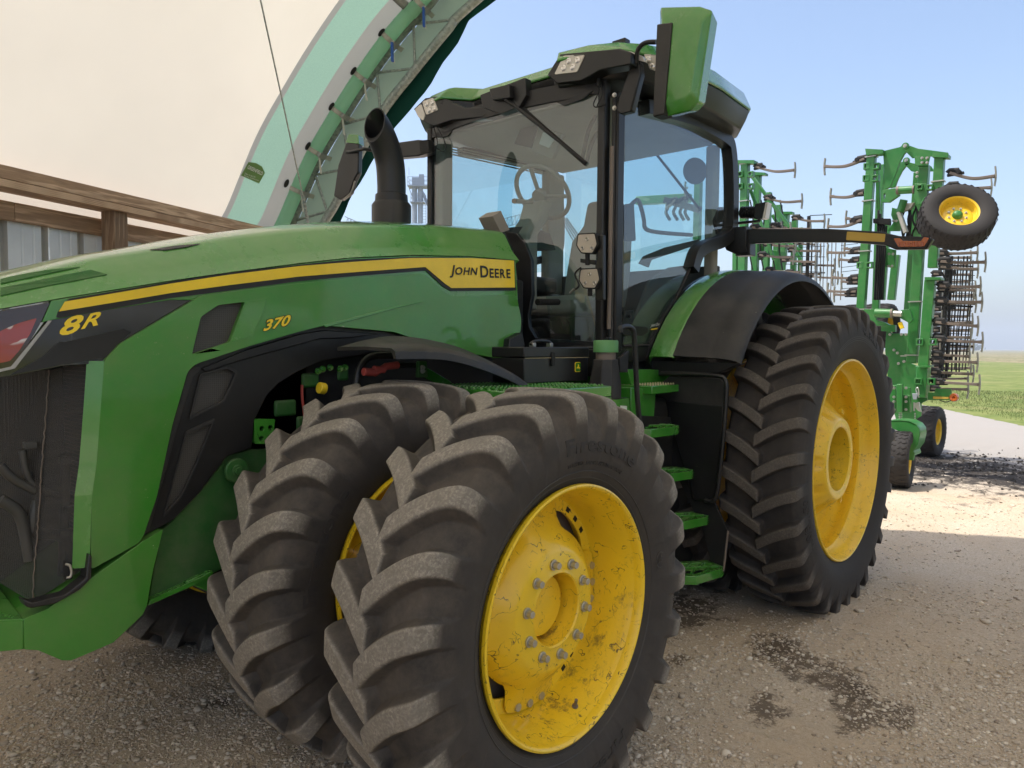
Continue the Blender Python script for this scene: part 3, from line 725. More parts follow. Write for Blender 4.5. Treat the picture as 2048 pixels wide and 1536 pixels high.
# ================================================================ FAR THINGS
def Dp(px, py, dep): return CAM+ray(px, py)*dep
tw = empty('grain_leg_tower', V(*Dp(835, 700, 95)[:2], 0), 'tall pale grain elevator leg with railed top platform behind the exhaust pipe', 'tower')
g = G(); q = lambda x, y, d=95: Dp(x, y, d)
for x in (829, 841): g.tube([q(x, 372), V(*q(x, 372)[:2], 0)], .33, 8)
g.build('leg_trunk', 'haze_blue', tw)
g = G(); c = q(837, 374); 
rr_ = V(_r.x, _r.y, 0).normalized(); dd_ = V(_d.x, _d.y, 0).normalized()
g.obb(c, rr_, dd_, V(0, 0, 1), (1.3, 1.0, .06)); g.obb(q(836, 406), rr_, dd_, V(0, 0, 1), (.9, .8, .05)); g.build('platform', 'haze_blue', tw)['kind'] = 'stuff'
g = G()
for zc, hw in ((c.z, 1.25), (q(836, 406).z, .85)):
    for i in range(5):
        for sd in (-.95, .95):
            p = V(c.x, c.y, zc)+rr_*(-hw+2*hw*i/4)+dd_*sd; g.tube([p, p+V(0, 0, 1.1)], .03, 5)
    for h in (.55, 1.1):
        for sd in (-.95, .95): g.tube([V(c.x, c.y, zc+h)-rr_*hw+dd_*sd, V(c.x, c.y, zc+h)+rr_*hw+dd_*sd], .03, 5)
        for sg in (-hw, hw): g.tube([V(c.x, c.y, zc+h)+rr_*sg-dd_*.95, V(c.x, c.y, zc+h)+rr_*sg+dd_*.95], .03, 5)
g.build('railing', 'haze_blue', tw)['kind'] = 'stuff'
g = G(); g.obb(c+V(0, 0, .7)-rr_*.35, rr_, dd_, V(0, 0, 1), (.45, .35, .45)); g.obb(c+V(0, 0, .85)+rr_*.4, rr_, dd_, V(0, 0, 1), (.3, .3, .7)); g.tube([c+rr_*.3+V(0, 0, -.3), c+rr_*1.6+V(0, 0, -3.0)], .18, 8); g.tube([c-rr_*1.2+V(0, 0, -.2), c-rr_*.3+V(0, 0, -2.4)], .05, 6); g.build('elevator_head', 'haze_blue', tw)
g = G()
for x in (844, 852): g.tube([q(x, 400), V(*q(x, 400)[:2], 0)], .035, 5)
for k in range(40): z = q(844, 400).z-.35*k; g.tube([V(*q(844, 400)[:2], z), V(*q(852, 400)[:2], z)], .03, 5)
g.tube([q(818, 350), q(818, 335)], .03, 5); g.build('ladder', 'haze_blue', tw)
cv = empty('grain_conveyor', V(*Dp(1060, 700, 80)[:2], 0), 'distant lattice grain conveyor bridge seen low through the windscreen', 'conveyor')
def lattice(a, b, h, n, name, par):
    g = G(); a = Vector(a); b = Vector(b); up = V(0, 0, h)
    for s in (V(), up): g.tube([a+s, b+s], .05, 5)
    for i in range(n):
        p = a.lerp(b, i/n); p2 = a.lerp(b, (i+1)/n); g.tube([p, p2+up], .03, 4); g.tube([p2, p2+up], .03, 4)
    g.build(name, 'haze_blue', par)
lattice(q(1000, 456, 80), q(1110, 428, 80), .9, 14, 'lattice_bridge', cv)
lattice(q(690, 448, 80), q(740, 470, 80), .8, 8, 'lattice_bridge', cv)
g = G()
for k in range(4): g.tube([q(1118+5*k, 430+2*k, 80), q(1190+14*k, 560+6*k, 80)], .10, 6)
g.tube([q(1150, 520, 80), V(*q(1150, 520, 80)[:2], 0)], .3, 8); g.tube([q(1040, 450, 80), V(*q(1040, 450, 80)[:2], 0)], .12, 6)
g.build('spout', 'haze_blue', cv)
def far_tree(px, py, dep, w, h, label):
    base = V(*Dp(px, py, dep)[:2], 0); e = empty('tree', base, label, 'tree'); rs = random.Random(px)
    G().tube([base, base+V(0, 0, h*.5)], w*.05, 6).build('trunk', 'dark', e)
    g = G()
    for i in range(260):
        a = rs.gauss(0, .42); b = rs.gauss(0, .35); c_ = rs.random(); p = base+rr_*a*w*(1-.5*c_)+dd_*b*w+V(0, 0, h*(.2+.8*c_)*(1-.25*abs(a)))
        s = w*rs.uniform(.06, .13); v = [p+V(rs.gauss(0, s), rs.gauss(0, s), rs.gauss(0, s)) for _ in range(4)]; g.add(v, [(0, 1, 2), (0, 2, 3), (0, 3, 1), (1, 3, 2)])
    M['foliage'] = M.get('foliage') or simple('hazy_foliage', (.05, .085, .05), .9)
    g.build('crown', 'foliage', e, smooth=None)
far_tree(1925, 697, 700, 16, 10, 'round lone tree on the horizon to the right of the implement')
far_tree(1880, 697, 900, 12, 5, 'low hazy tree on the horizon left of the round one')
for px, w, lab in ((1862, 14, 'low pale farm shed on the horizon right behind the cultivator tines'), (1908, 9, 'small pale farm shed beside the lone horizon tree')):
    b0 = V(*Dp(px, 697, 850)[:2], 0); e = empty('farm_shed', b0, lab, 'shed')
    G().obb(b0+V(0, 0, 2), rr_, dd_, V(0, 0, 1), (w/2, 5, 2)).build('wall', 'haze_blue', e); g = G()
    a_ = b0+V(0, 0, 4); g.add([a_-rr_*w*.52-dd_*5.2, a_-rr_*w*.52+dd_*5.2, a_+rr_*w*.52+dd_*5.2, a_+rr_*w*.52-dd_*5.2, a_-rr_*w*.52+V(0, 0, 2), a_+rr_*w*.52+V(0, 0, 2)], [(0, 3, 5, 4), (1, 4, 5, 2), (0, 4, 1), (3, 2, 5), (0, 1, 2, 3)]); g.build('roof', 'white', e, smooth=None)
# air: makes the far things fade
hz = G().box((-2600, -2600, -1.2), (2600, 2600, 60)).build('haze', 'white', smooth=None, centre=False); tag(hz, None, None, None, 'stuff')
hm = bpy.data.materials.new('haze_air'); hm.use_nodes = True; hn = hm.node_tree; hn.nodes.clear(); ho = hn.nodes.new('ShaderNodeOutputMaterial'); pv = hn.nodes.new('ShaderNodeVolumePrincipled')
pv.inputs['Color'].default_value = (.82, .90, 1, 1); pv.inputs['Density'].default_value = .0009; hn.links.new(pv.outputs[0], ho.inputs['Volume']); hz.data.materials.clear(); hz.data.materials.append(hm)
# ================================================================ THE TRACTOR
T = empty('tractor', V(-1.5, 0, 0), 'large green farm tractor with dual yellow wheels and black trim parked half inside the building', 'tractor')
def sstep(x): x = np.clip(x, 0, 1); return x*x*(3-2*x)
def tyre_mesh(name, R, prof, nlug, run, wl, edge, lines, mat, nose=.03, nth=None, na=96, fine=.62):
    "prof rows: y, casing radius, lug top radius, lug top y (half section from the centre line outwards)"
    P = np.array(prof, float)
    L = np.concatenate([[0], np.cumsum(np.hypot(np.diff(P[:, 3]), np.diff(P[:, 2])))])
    tt = np.concatenate([np.linspace(0, fine, int(na*.78))[:-1], np.linspace(fine, 1, na-int(na*.78)+1)])*L[-1]
    def ev(col): return np.interp(tt, L, P[:, col])
    cy, cr, tr, ty = ev(0), ev(1), ev(2), ev(3)
    k = np.ones(5)/5
    def sm(a): b = np.pad(a, 2, mode='edge'); return np.convolve(b, k, 'valid')
    cr, tr = sm(cr), sm(tr); cy2, ty2 = sm(cy), sm(ty); cy2[0] = 0; ty2[0] = 0; cy, ty = cy2, ty2
    n = nth; th = np.linspace(0, 2*np.pi, n, endpoint=False)
    pitch = 2*np.pi*R/nlug; Lc = L[-1]*lines
    rings = []; lugs = []; tops = []
    for sg in (1, -1):
        a = tt if sg == 1 else tt[1:]
        ix = slice(0, None) if sg == 1 else slice(1, None)
        aa = a[:, None]; circ = (th*R)[None]
        g_ = 1-(1-np.clip(aa/Lc, 0, 1))**1.75
        phi = run*g_+(0 if sg == 1 else pitch/2)
        slope = run*1.75*(1-np.clip(aa/Lc, 0, 1))**.75/Lc*(aa < Lc)
        d = (circ-phi+pitch/2) % pitch-pitch/2
        dp = np.abs(d)/np.sqrt(1+slope**2)
        w = wl[0]+(wl[1]-wl[0])*np.clip(aa/Lc, 0, 1)
        m = sstep((w+edge-dp)/edge)
        # nose continues over the centre line a little, handled by rounding here
        m = m*sstep((aa+.004+nose*.0)/.012+.5)
        # other side's noses crossing the centre
        phi2 = (pitch/2 if sg == 1 else 0)-run*1.75/Lc*aa*1.0
        d2 = (circ-phi2+pitch/2) % pitch-pitch/2
        m2 = sstep((wl[0]+edge-np.abs(d2)/np.sqrt(1+slope**2))/edge)*sstep((nose+.012-aa)/.014)
        m = np.maximum(m, m2)
        y = sg*(cy[ix][:, None]+m*(ty-cy)[ix][:, None]); r = cr[ix][:, None]+m*(tr-cr)[ix][:, None]
        x = np.stack([r*np.cos(th)[None], y, r*np.sin(th)[None]], -1)
        tread = np.clip(1-(aa-Lc*.98)/.05, 0, 1)*np.ones_like(m)
        lg = np.clip((m-.80)/.16, 0, 1)*tread; dst = np.clip(1.15-(aa-Lc*.9)/.14, .25, 1)*np.ones_like(m)
        if sg == 1: xs, ls, ds = x, lg, dst
        else: xs, ls, ds = np.concatenate([x[::-1], xs]), np.concatenate([lg[::-1], ls]), np.concatenate([dst[::-1], ds])
    na2 = xs.shape[0]; me = bpy.data.meshes.new(name)
    me.vertices.add(na2*n); me.vertices.foreach_set('co', xs.reshape(-1).astype(np.float32))
    i = np.arange(na2-1)[:, None]; j = np.arange(n)[None]; j2 = (j+1) % n
    F = np.stack([i*n+j, i*n+j2, (i+1)*n+j2, (i+1)*n+j], -1).reshape(-1)
    me.loops.add(len(F)); me.loops.foreach_set('vertex_index', F.astype(np.int32)); me.polygons.add(len(F)//4); me.polygons.foreach_set('loop_start', np.arange(0, len(F), 4, dtype=np.int32)); me.update(calc_edges=True)
    me.polygons.foreach_set('use_smooth', np.ones(len(F)//4, bool))
    at = me.color_attributes.new('lug', 'FLOAT_COLOR', 'POINT'); col = np.zeros((na2*n, 4), np.float32); col[:, 0] = ls.reshape(-1); col[:, 1] = ds.reshape(-1); col[:, 3] = 1; at.data.foreach_set('color', col.reshape(-1))
    me.materials.append(M[mat]); return me
# half sections: casing y, casing r, lug top r, lug top y
FT = tyre_mesh('front_tyre', .787, [(0, .738, .789, 0), (.07, .737, .788, .07), (.13, .732, .784, .14), (.165, .722, .777, .182), (.188, .702, .762, .203), (.202, .672, .735, .213), (.211, .635, .690, .218), (.215, .60, .640, .218), (.213, .565, .585, .214), (.203, .53, .535, .203), (.190, .50, .50, .190), (.178, .478, .478, .178), (.170, .466, .466, .170), (.158, .448, .448, .158)], 23, .150, (.027, .031), .030, .48, 'rubber', nose=.022, nth=1564, na=128)
RT = tyre_mesh('rear_tyre', 1.017, [(0, .964, 1.019, 0), (.09, .963, 1.018, .09), (.155, .959, 1.014, .165), (.195, .955, 1.006, .212), (.215, .935, .992, .232), (.228, .905, .965, .239), (.238, .87, .905, .241), (.243, .83, .84, .243), (.243, .79, .79, .243), (.236, .75, .75, .236), (.222, .712, .712, .222), (.21, .69, .69, .21), (.203, .676, .676, .203), (.19, .655, .655, .19)], 30, .125, (.026, .031), .015, .50, 'rubber_dark', nose=.018, nth=1860, na=112)
def meshobj(name, me, loc, parent): o = bpy.data.objects.new(name, me); C.objects.link(o); o.location = loc; attach(o, parent); return o
def curved_text(name, body, r0, size, th0, yf, parent, ctr, mat='rubber', shear=0, bold=.02, flip=False, h=.0028, spacing=1.0):
    "raised letters round a sidewall; th0 = angle of the middle of the word"
    v, f = text2d(body, size, shear, bold*size); mx = max(a for a, _ in v); mn = min(a for a, _ in v); V3 = []
    for top in (0, 1):
        for a, b in v:
            r = r0+b; t = th0+(a-(mx+mn)/2)*spacing/r0
            V3.append(V(r*math.cos(t), yf(r)+(h if top else -.004), r*math.sin(t))+ctr)
    n = len(v); ff = [tuple(i+n for i in q) for q in f]
    ed = {}
    for q in f:
        for i in range(len(q)):
            e = (q[i], q[(i+1) % len(q)]); ed[e] = 1
    for (a, b) in list(ed):
        if (b, a) not in ed: ff.append((a, b, b+n, a+n))
    o = obj(name, V3, ff, mat, parent, smooth=None); return o
def ycase(prof, yc): P = prof; return interp([p[0] for p in P], [p[1] for p in P])
def front_wheel(ctr, parent):
    "ctr: tyre centre"
    yo = .19
    w = empty('wheel', ctr); attach(w, parent)
    meshobj('tyre', FT, ctr, w)
    c = ctr
    g = G(); g.lathe([(yo-.035, .437), (yo-.008, .4415), (yo, .446), (yo+.003, .452), (yo, .4585), (yo-.012, .460), (yo-.02, .452), (yo-.05, .447), (-.15, .447), (-yo, .459), (-yo-.002, .45), (-yo+.01, .44), (-.17, .425), (-.14, .40), (-.10, .385), (-.04, .385), (-.02, .397), (.0, .404), (.04, .409), (.10, .418), (yo-.035, .437)], c, 96)
    g.build('rim', 'yellow', w, smooth=40)
    # ring welded in the rim that carries the disc
    n = 12; g = G()
    ring = [(c+V(.402*math.cos(a), -.02, .402*math.sin(a))) for a in np.linspace(0, 2*math.pi, 97)[:-1]]
    hole = []
    for k in range(96):
        a = 2*math.pi*k/96; s = math.cos(4*a-.12); r = .345-.012*max(-1, min(1, s*1.8)); hole.append(c+V(r*math.cos(a), -.02, r*math.sin(a)))
    g.poly(ring, V(0, -.012, 0), [hole[::-1]]); g.build('mounting_ring', 'yellow', w, smooth=30, bevel=.002)
    # dished disc
    g = G(); yh = .105
    m = 96; prof = [(yh+.0, .128), (yh+.006, .133), (yh, .145), (yh, .205), (yh-.008, .222), (yh-.024, .240), (yh-.062, .285), (.004, .335), (-.012, .394)]
    rings = []
    for j, (y, r) in enumerate(prof):
        rg = []
        for k in range(m):
            a = 2*math.pi*k/m; s = max(-1, min(1, math.cos(4*a-.12)*1.8)); rr = r
            lob = sstep((s+.55)/1.1)
            if j == 7: rr = .296+(r-.296)*float(lob)
            if j == 8: rr = .303+(r-.303)*float(lob); y_ = -.01+(y+.01)*float(lob)
            else: y_ = y
            rg.append(c+V(rr*math.cos(a), y_, rr*math.sin(a)))
        rings.append(rg)
    g.loft(rings, caps=False)
    G().lathe([(-.075, .125), (-.075, .40)], c, 48).build('dark_gap_disc', 'rust', w); g.lathe([(yh-.17, .126), (yh, .128)], c, 64); g.lathe([(yh-.175, 0.001), (yh-.17, .126)], c, 64)  # brown disc added behind the gaps, dirt and shade in its colour
    g.build('wheel_disc', 'yellow', w, smooth=40)
    for k in range(10):
        a = 2*math.pi*(k+.30)/10; p = c+V(.168*math.cos(a), yh, .168*math.sin(a))
        q = G().hexbolt(p, V(0, 1, 0), .0135, .030); q.build('wheel_bolt', 'zinc', w, smooth=30, bevel=.0012)
    for b in range(4):
        for e in (-1, 0, 1):
            a = math.pi/2*b+.03+e*.18; p = c+V(.374*math.cos(a), -.012, .374*math.sin(a))
            G().tube([p, p+V(0, .012, 0)], [.0165, .0145], 16).build('rim_bolt', 'zinc', w, smooth=50)
        for e in (-1, 0, 1):
            a = math.pi/2*b+.03+math.pi/4+e*.17; p = c+V(.376*math.cos(a), -.0195, .38*math.sin(a))
            G().obb(p, V(math.cos(a), 0, math.sin(a)), V(0, 1, 0), V(-math.sin(a), 0, math.cos(a)), (.009, .0015, .011)).build('bolt_slot', 'dark', w, smooth=None)
    a = math.radians(253); p = c+V(.425*math.cos(a), .10, .425*math.sin(a)); d = V(-math.cos(a)*.9, .35, -math.sin(a)*.9).normalized()
    G().tube([p, p+d*.012, p+d*.013, p+d*.045], [.012, .012, .006, .006], 10).build('valve_stem', 'rust', w)
    return w
HF = .7585; HR = .9615
AX = empty('front_axle_position', V(0, 0, HF)); bpy.data.objects.remove(AX)
w1 = front_wheel(V(0, 1.56, HF), T)
w2 = front_wheel(V(0, .81, HF), T)
fy = interp([.466, .478, .50, .53, .565, .60, .635, .672], [1.56+a for a in (.170, .178, .190, .203, .213, .215, .211, .202)])
fy2 = lambda r: fy(r)-.75
curved_text('brand_lettering', 'Firestone', .578, .075, math.radians(102), fy, w1, V(0, 0, HF), spacing=1.5)
curved_text('brand_lettering', 'Firestone', .578, .075, math.radians(262), fy, w1, V(0, 0, HF), spacing=1.5)
curved_text('small_lettering', 'TUBELESS  RADIAL ALL TRACTION', .530, .018, math.radians(100), fy, w1, V(0, 0, HF), spacing=1.2, h=.002)
curved_text('brand_lettering', 'Firestone', .570, .075, math.radians(158), fy2, w2, V(0, 0, HF), spacing=1.5)
curved_text('brand_lettering', 'Firestone', .570, .075, math.radians(22), fy2, w2, V(0, 0, HF), spacing=1.5)
cA = V(.548*math.cos(math.radians(171)), 0, .548*math.sin(math.radians(171)))
def emblem():
    g = G(); yy = fy(.548); c = V(cA.x, yy, HF+cA.z)
    def ringp(r, n, rot=0): return [c+V(r*math.cos(2*math.pi*k/n+rot), 0, r*math.sin(2*math.pi*k/n+rot)) for k in range(n)]
    g.poly(ringp(.032, 32), V(0, .0025, 0), [ringp(.029, 32)[::-1]]); g.poly(ringp(.02, 3, math.pi/2), V(0, .003, 0), [ringp(.014, 3, math.pi/2)[::-1]]); g.build('triangle_emblem', 'letter', w1, smooth=None)
emblem()
g = G(); g.lathe([(1.56+.1775+.002, .4795), (1.56+.1775+.0035, .482), (1.56+.1785+.0015, .4845)], V(0, 0, HF), 96); g.lathe([(1.56+.1915, .502), (1.56+.1955, .505), (1.56+.1935, .508)], V(0, 0, HF), 96); g.build('bead_ring', 'letter', w1)

def rear_wheel(ctr, parent, outer=True):
    w = empty('wheel', ctr); attach(w, parent); c = ctr; yo = .2095
    meshobj('tyre', RT, ctr, w)
    g = G(); g.lathe([(yo, .652), (yo+.003, .658), (yo, .6645), (yo-.012, .667), (yo-.03, .655), (-yo+.03, .655), (-yo, .6665), (-yo, .652), (-yo+.03, .640), (-.16, .632), (-.14, .600), (-.04, .597), (-.02, .610), (.03, .612), (.045, .602), (.09, .604), (.105, .622), (.15, .632), (yo-.03, .640), (yo-.012, .648), (yo, .652)], c, 128); g.build('rim', 'yellow_clean', w, smooth=40)
    if not outer:
        G().lathe([(.02, .612), (.03, .50), (.06, .35), (.09, .22), (.09, .0)], c, 48).build('wheel_disc', 'yellow_clean', w, smooth=50)
    if outer:
        yh = .150; g = G(); n = 160
        prof = [(-.06, .598), (-.055, .50), (-.02, .43), (.03, .375), (.075, .335), (.118, .300), (yh-.014, .279), (yh-.002, .268), (yh, .262), (yh, .222), (yh-.006, .212), (-.10, .205)]
        rings = []
        for j, (y, r) in enumerate(prof):
            rg = []
            for k in range(n):
                a = 2*math.pi*k/n; s = math.cos(10*a); pk = sstep((s-.1)/.6)
                yy = y-(.055*pk if j in (3, 4) else .03*pk if j == 5 else 0); rg.append(c+V(r*math.cos(a), yy, r*math.sin(a)))
            rings.append(rg)
        g.loft(rings, caps=False); g.build('cast_wheel_centre', 'yellow_clean', w, smooth=50)
        g = G(); g.lathe([(-.10, .001), (-.10, .205)], c, 48); g.build('hub_back', 'dark', w)
        G().lathe([(-.06, .0), (-.06, .12), (-.16, .125)], c, 32).build('axle_end', 'dark', w)
        yf = lambda r: c.y+yh
        curved_text('cast_lettering', 'CAST  W39', .235, .030, math.radians(192), yf, w, V(c.x, 0, c.z), 'yellow_clean', h=.002, spacing=1.1)
        curved_text('cast_lettering', 'ISO', .318, .035, math.radians(112), lambda r: c.y+.105, w, V(c.x, 0, c.z), 'yellow_clean', h=.016)
        curved_text('cast_lettering', '27', .318, .035, math.radians(245), lambda r: c.y+.105, w, V(c.x, 0, c.z), 'yellow_clean', h=.016)
    return w
r1 = rear_wheel(V(-3.05, 1.505, HR), T)
ryf = interp([.676, .69, .712, .75, .79, .83, .87, .905], [1.505+a for a in (.203, .21, .222, .236, .243, .243, .238, .228)])
curved_text('size_lettering', '480/80R50', .835, .075, math.radians(108), ryf, r1, V(-3.05, 0, HR), 'rubber_dark', bold=.03)
curved_text('size_lettering', '480/80R50', .835, .075, math.radians(-20), ryf, r1, V(-3.05, 0, HR), 'rubber_dark', bold=.03)
for rr in (.785, .797, .809):
    g = G(); v = []; 
    for k in range(40):
        a = math.radians(60+85*k/39)
        for q in (0, 1): v.append(V(-3.05+(rr+.003*q)*math.cos(a), ryf(rr)+.0035, HR+(rr+.003*q)*math.sin(a)))
    g.add(v, [(2*k, 2*k+1, 2*k+3, 2*k+2) for k in range(39)]); g.build('sidewall_line', 'letter', r1, smooth=None)
r2 = rear_wheel(V(-3.05, .84, HR), T, False)
def copytree(o, parent, scale=None, loc=None):
    c = o.copy(); C.objects.link(c); c.parent = parent
    if loc is not None: c.location = loc
    if scale: c.scale = scale
    for ch in list(o.children): copytree(ch, c)
    return c
for w in (w1, w2, r1, r2):
    l = absloc(w); copytree(w, T, (1, -1, 1), V(l.x, -l.y, l.z)-absloc(T))

# ---------------------------------------------------------------- bonnet
zA = interp([1.62, 1.355, 1.029, .816, .571, .252, -.004, -.368, -.701, -1.13], [1.75, 1.843, 1.94, 1.982, 2.034, 2.095, 2.136, 2.183, 2.212, 2.234])
zB = interp([1.62, 1.369, 1.223, 1.128, .833, .598, .284, .032, -.325, -.744, -1.13], [1.70, 1.801, 1.838, 1.861, 1.929, 1.979, 2.042, 2.088, 2.134, 2.168, 2.180])
def yS(x): return .49-(.42*(x-.9)**2 if x > .9 else 0)
def yA(x): return yS(x)-.05
def rise(x): return float(np.interp(x, [-1.13, -.1, .5, 1.0, 1.6], [.122, .118, .10, .072, .05]))
XS = np.linspace(-1.13, 1.60, 56)
def hood_ring(x):
    a, b, e = zA(x), zB(x), rise(x); ya, ys = yA(x), yS(x)
    h = [V(x, ys-.02, b-.004), V(x, ys-.0, b), V(x, ya+.004, a-.006), V(x, ya-.004, a+.004), V(x, ya-.06, a+e*.80), V(x, ya-.085, a+e*.96), V(x, ya-.12, a+e*1.04), V(x, ya*.45, a+e*1.25), V(x, 0, a+e*1.33)]
    return h+[V(p.x, -p.y, p.z) for p in reversed(h[:-1])]
g = G(); g.loft([hood_ring(x) for x in XS], closed=False)
g.loft([[V(-1.13, p.y, p.z) for p in hood_ring(-1.13)], [V(-1.10, p.y*.96, p.z-.035) for p in hood_ring(-1.13)]], closed=False)
bon = g.build('bonnet', 'green', T, smooth=28)
# raised and textured areas on the bonnet top
def on_hood(px, py, lift=.004):
    "point of the bonnet's top under a pixel"
    a = ray(px, py); best = None
    for i in range(len(XS)-1):
        r0 = hood_ring(XS[i]); r1_ = hood_ring(XS[i+1])
        for k in range(2, len(r0)-3):
            for tri in ((r0[k], r1_[k], r1_[k+1]), (r0[k], r1_[k+1], r0[k+1])):
                n = (tri[1]-tri[0]).cross(tri[2]-tri[0]); dn = a.dot(n)
                if abs(dn) < 1e-12: continue
                t = (tri[0]-CAM).dot(n)/dn
                if t <= 0 or (best and t > best[0]): continue
                p = CAM+a*t; ok = True
                for q in range(3):
                    if (tri[(q+1) % 3]-tri[q]).cross(p-tri[q]).dot(n) < -1e-9: ok = False; break
                if ok: best = (t, p, n.normalized() if n.z > 0 else -n.normalized())
    return (best[1]+best[2]*lift) if best else None
M['green_tex'] = simple('textured_grip_green', (.03, .15, .028), .75, dust=.5, dcol=(.2, .2, .12), bump=.8, bscale=240)
def hood_patch(name, pts, mat, th=.003):
    q = [on_hood(*p) for p in pts]
    if any(a is None for a in q): print('patch miss', name, [a is None for a in q]); q = [a for a in q if a]
    if len(q) < 3: return
    G().poly(q, V(0, 0, -th)).build(name, mat, T, smooth=None)
hood_patch('bonnet_texture', [(2, 577), (60, 566), (130, 551), (182, 541), (214, 550), (150, 562), (60, 579), (2, 592)], 'green_tex')
hood_patch('bonnet_texture', [(2, 568), (60, 556), (110, 545), (160, 535), (100, 541), (40, 551), (2, 560)], 'green_tex')
hood_patch('bonnet_grille', [(300, 501), (350, 493), (400, 489), (372, 495), (330, 501)], 'mesh')
# small box on the far side of the bonnet
b1 = U(128, 529, 'y', -.36); b2 = U(190, 509, 'y', -.36); b3 = U(212, 513, 'y', -.36); b4 = U(205, 530, 'y', -.36)
G().poly([b1, b2, b3, b4], V(0, -.06, 0)).build('side_scoop', 'white', T, bevel=.004)

# ---------------------------------------------------------------- bonnet side
def US(px, py, off_=0.0):
    p = U(px, py, 'y', .49+off_)
    for _ in range(8): p = U(px, py, 'y', yS(p.x)+off_)
    return p
def dens(pts, step=60):
    out = []
    for i in range(len(pts)):
        a = pts[i]; b = pts[(i+1) % len(pts)]; n = max(1, int(math.hypot(a[0]-b[0], a[1]-b[1])/step))
        for k in range(n): out.append((a[0]+(b[0]-a[0])*k/n, a[1]+(b[1]-a[1])*k/n))
    return out
def rounded(pts, r=6, n=3):
    out = []
    m = len(pts)
    for i in range(m):
        p0 = Vector(pts[i-1]); p1 = Vector(pts[i]); p2 = Vector(pts[(i+1) % m]); a = (p0-p1); b = (p2-p1); ra = min(r, a.length*.45, b.length*.45)
        q0 = p1+a.normalized()*ra; q2 = p1+b.normalized()*ra
        for k in range(n+1): t = k/n; out.append(tuple(q0*(1-t)**2+p1*2*t*(1-t)+q2*t*t))
    return out
def side(name, pts, off_, mat, th=.02, holes=(), par=None, bevel=.003, step=60, **k):
    loops = [[US(x, y, off_) for x, y in l] for l in [pts]+list(holes)]
    flat = [[V(p.x, 0, p.z) for p in l] for l in loops]; tri = tessellate_polygon(flat); fl = [p for l in flat for p in l]
    bm = bmesh.new(); vs = [bm.verts.new(p) for p in fl]
    for t in tri:
        try: bm.faces.new([vs[i] for i in t])
        except ValueError: pass
    for xc in np.arange(.90, 1.75, .05):
        bmesh.ops.bisect_plane(bm, geom=bm.verts[:]+bm.edges[:]+bm.faces[:], plane_co=(float(xc), 0, 0), plane_no=(1, 0, 0), dist=1e-6)
    bm.verts.index_update(); n = len(bm.verts)
    bmesh.ops.recalc_face_normals(bm, faces=bm.faces)
    v = [V(q.co.x, yS(q.co.x)+off_, q.co.z) for q in bm.verts]; v += [p-V(0, th, 0) for p in v]
    f = [tuple(q.index for q in fc.verts) for fc in bm.faces]; f += [tuple(i+n for i in reversed(t)) for t in f]
    for e in bm.edges:
        if len(e.link_faces) == 1: a_, b_ = e.verts[0].index, e.verts[1].index; f.append((a_, b_, b_+n, a_+n))
    bm.free()
    return obj(name, v, f, mat, par or T, bevel=bevel, smooth=30, **k)
# recessed band with the yellow stripe
band = side('stripe_band', [(103, 601), (166, 591), (340, 563), (460, 546), (600, 528), (698, 517), (820, 512), (942, 514), (1031, 521), (1036, 600), (905, 600), (880, 590), (846, 555), (700, 565), (530, 583), (403, 600), (340, 600), (200, 622), (100, 641), (84, 645)], .0, 'green', th=.03)
side('stripe_shadow_line', [(113, 634), (116, 624), (131, 605), (139, 597), (342, 563), (462, 545), (600, 529), (700, 519), (820, 514), (942, 515), (1029, 520), (1032, 581), (902, 582), (886, 573), (852, 541), (700, 553), (600, 562), (460, 581), (342, 596), (118, 636)], .0055, 'ink', th=.003, bevel=0)
side('yellow_stripe', [(118, 623), (130, 603), (342, 567), (460, 549), (600, 532), (700, 524), (820, 516), (942, 516), (1028, 521), (1030, 575), (903, 576), (890, 567), (851, 534), (700, 545), (600, 553), (460, 570), (342, 586)], .008, 'yellow_decal', th=.002, bevel=0)
def stext(name, parts, bl, br, tl, off_, mat, shear=0, bold=.02, par=None):
    return text_on(name, parts, (US(*bl, off_), US(*br, off_), US(*tl, off_)), V(0, 1, 0), mat, par or T, shear, bold)
def spaced(): return [('J', 1.25), ('OHN', .95)]
stext('brand_name', [('J', 1.22), ('O', .95), ('H', .95), ('N', .95)], (899, 555.5), (952, 556), (903, 530), .0095, 'ink', bold=.024)
stext('brand_name', [('D', 1.22), ('E', .95), ('E', .95), ('R', .95), ('E', .95)], (961, 555), (1021, 556.5), (960, 531), .0095, 'ink', bold=.024)
# green side panel (with its vent opening)
vent1 = [(437, 610), (490, 604), (460, 684), (384, 709), (402, 634)]
side('side_panel', rounded([(193, 925), (208, 722), (240, 688), (403, 591), (530, 574), (700, 556), (846, 547), (893, 588), (908, 593), (1033, 589), (1043, 640), (1041, 668), (1020, 678), (1012, 720), (930, 705), (812, 672), (790, 664), (650, 651), (600, 663), (500, 692), (392, 728), (376, 742), (345, 850), (314, 993), (287, 1072), (278, 1086), (181, 1140), (184, 990)], 9), .016, 'green_dusty', th=.05, holes=[rounded(vent1, 4)[::-1]], bevel=.005)
side('vent_mesh', vent1, -.006, 'mesh', th=.006, bevel=0)
side('vent_facet', [(492, 604), (534, 598), (506, 672), (463, 684)], .0175, 'green', th=.003, bevel=0)
side('panel_crease', [(646, 650), (720, 631), (800, 611), (850, 603), (800, 615), (720, 637), (652, 655)], .020, 'green', th=.006, bevel=.002)
# bevel face of the side panel towards the nose
g = G(); A = [(208, 722), (202, 810), (193, 925), (184, 990), (179, 1135)]; 
v = []
for (x, y) in A: p = US(x, y, .016); v += [p, p+V(.045, -.03, 0)]
g.add(v, [(2*i, 2*i+1, 2*i+3, 2*i+2) for i in range(len(A)-1)])
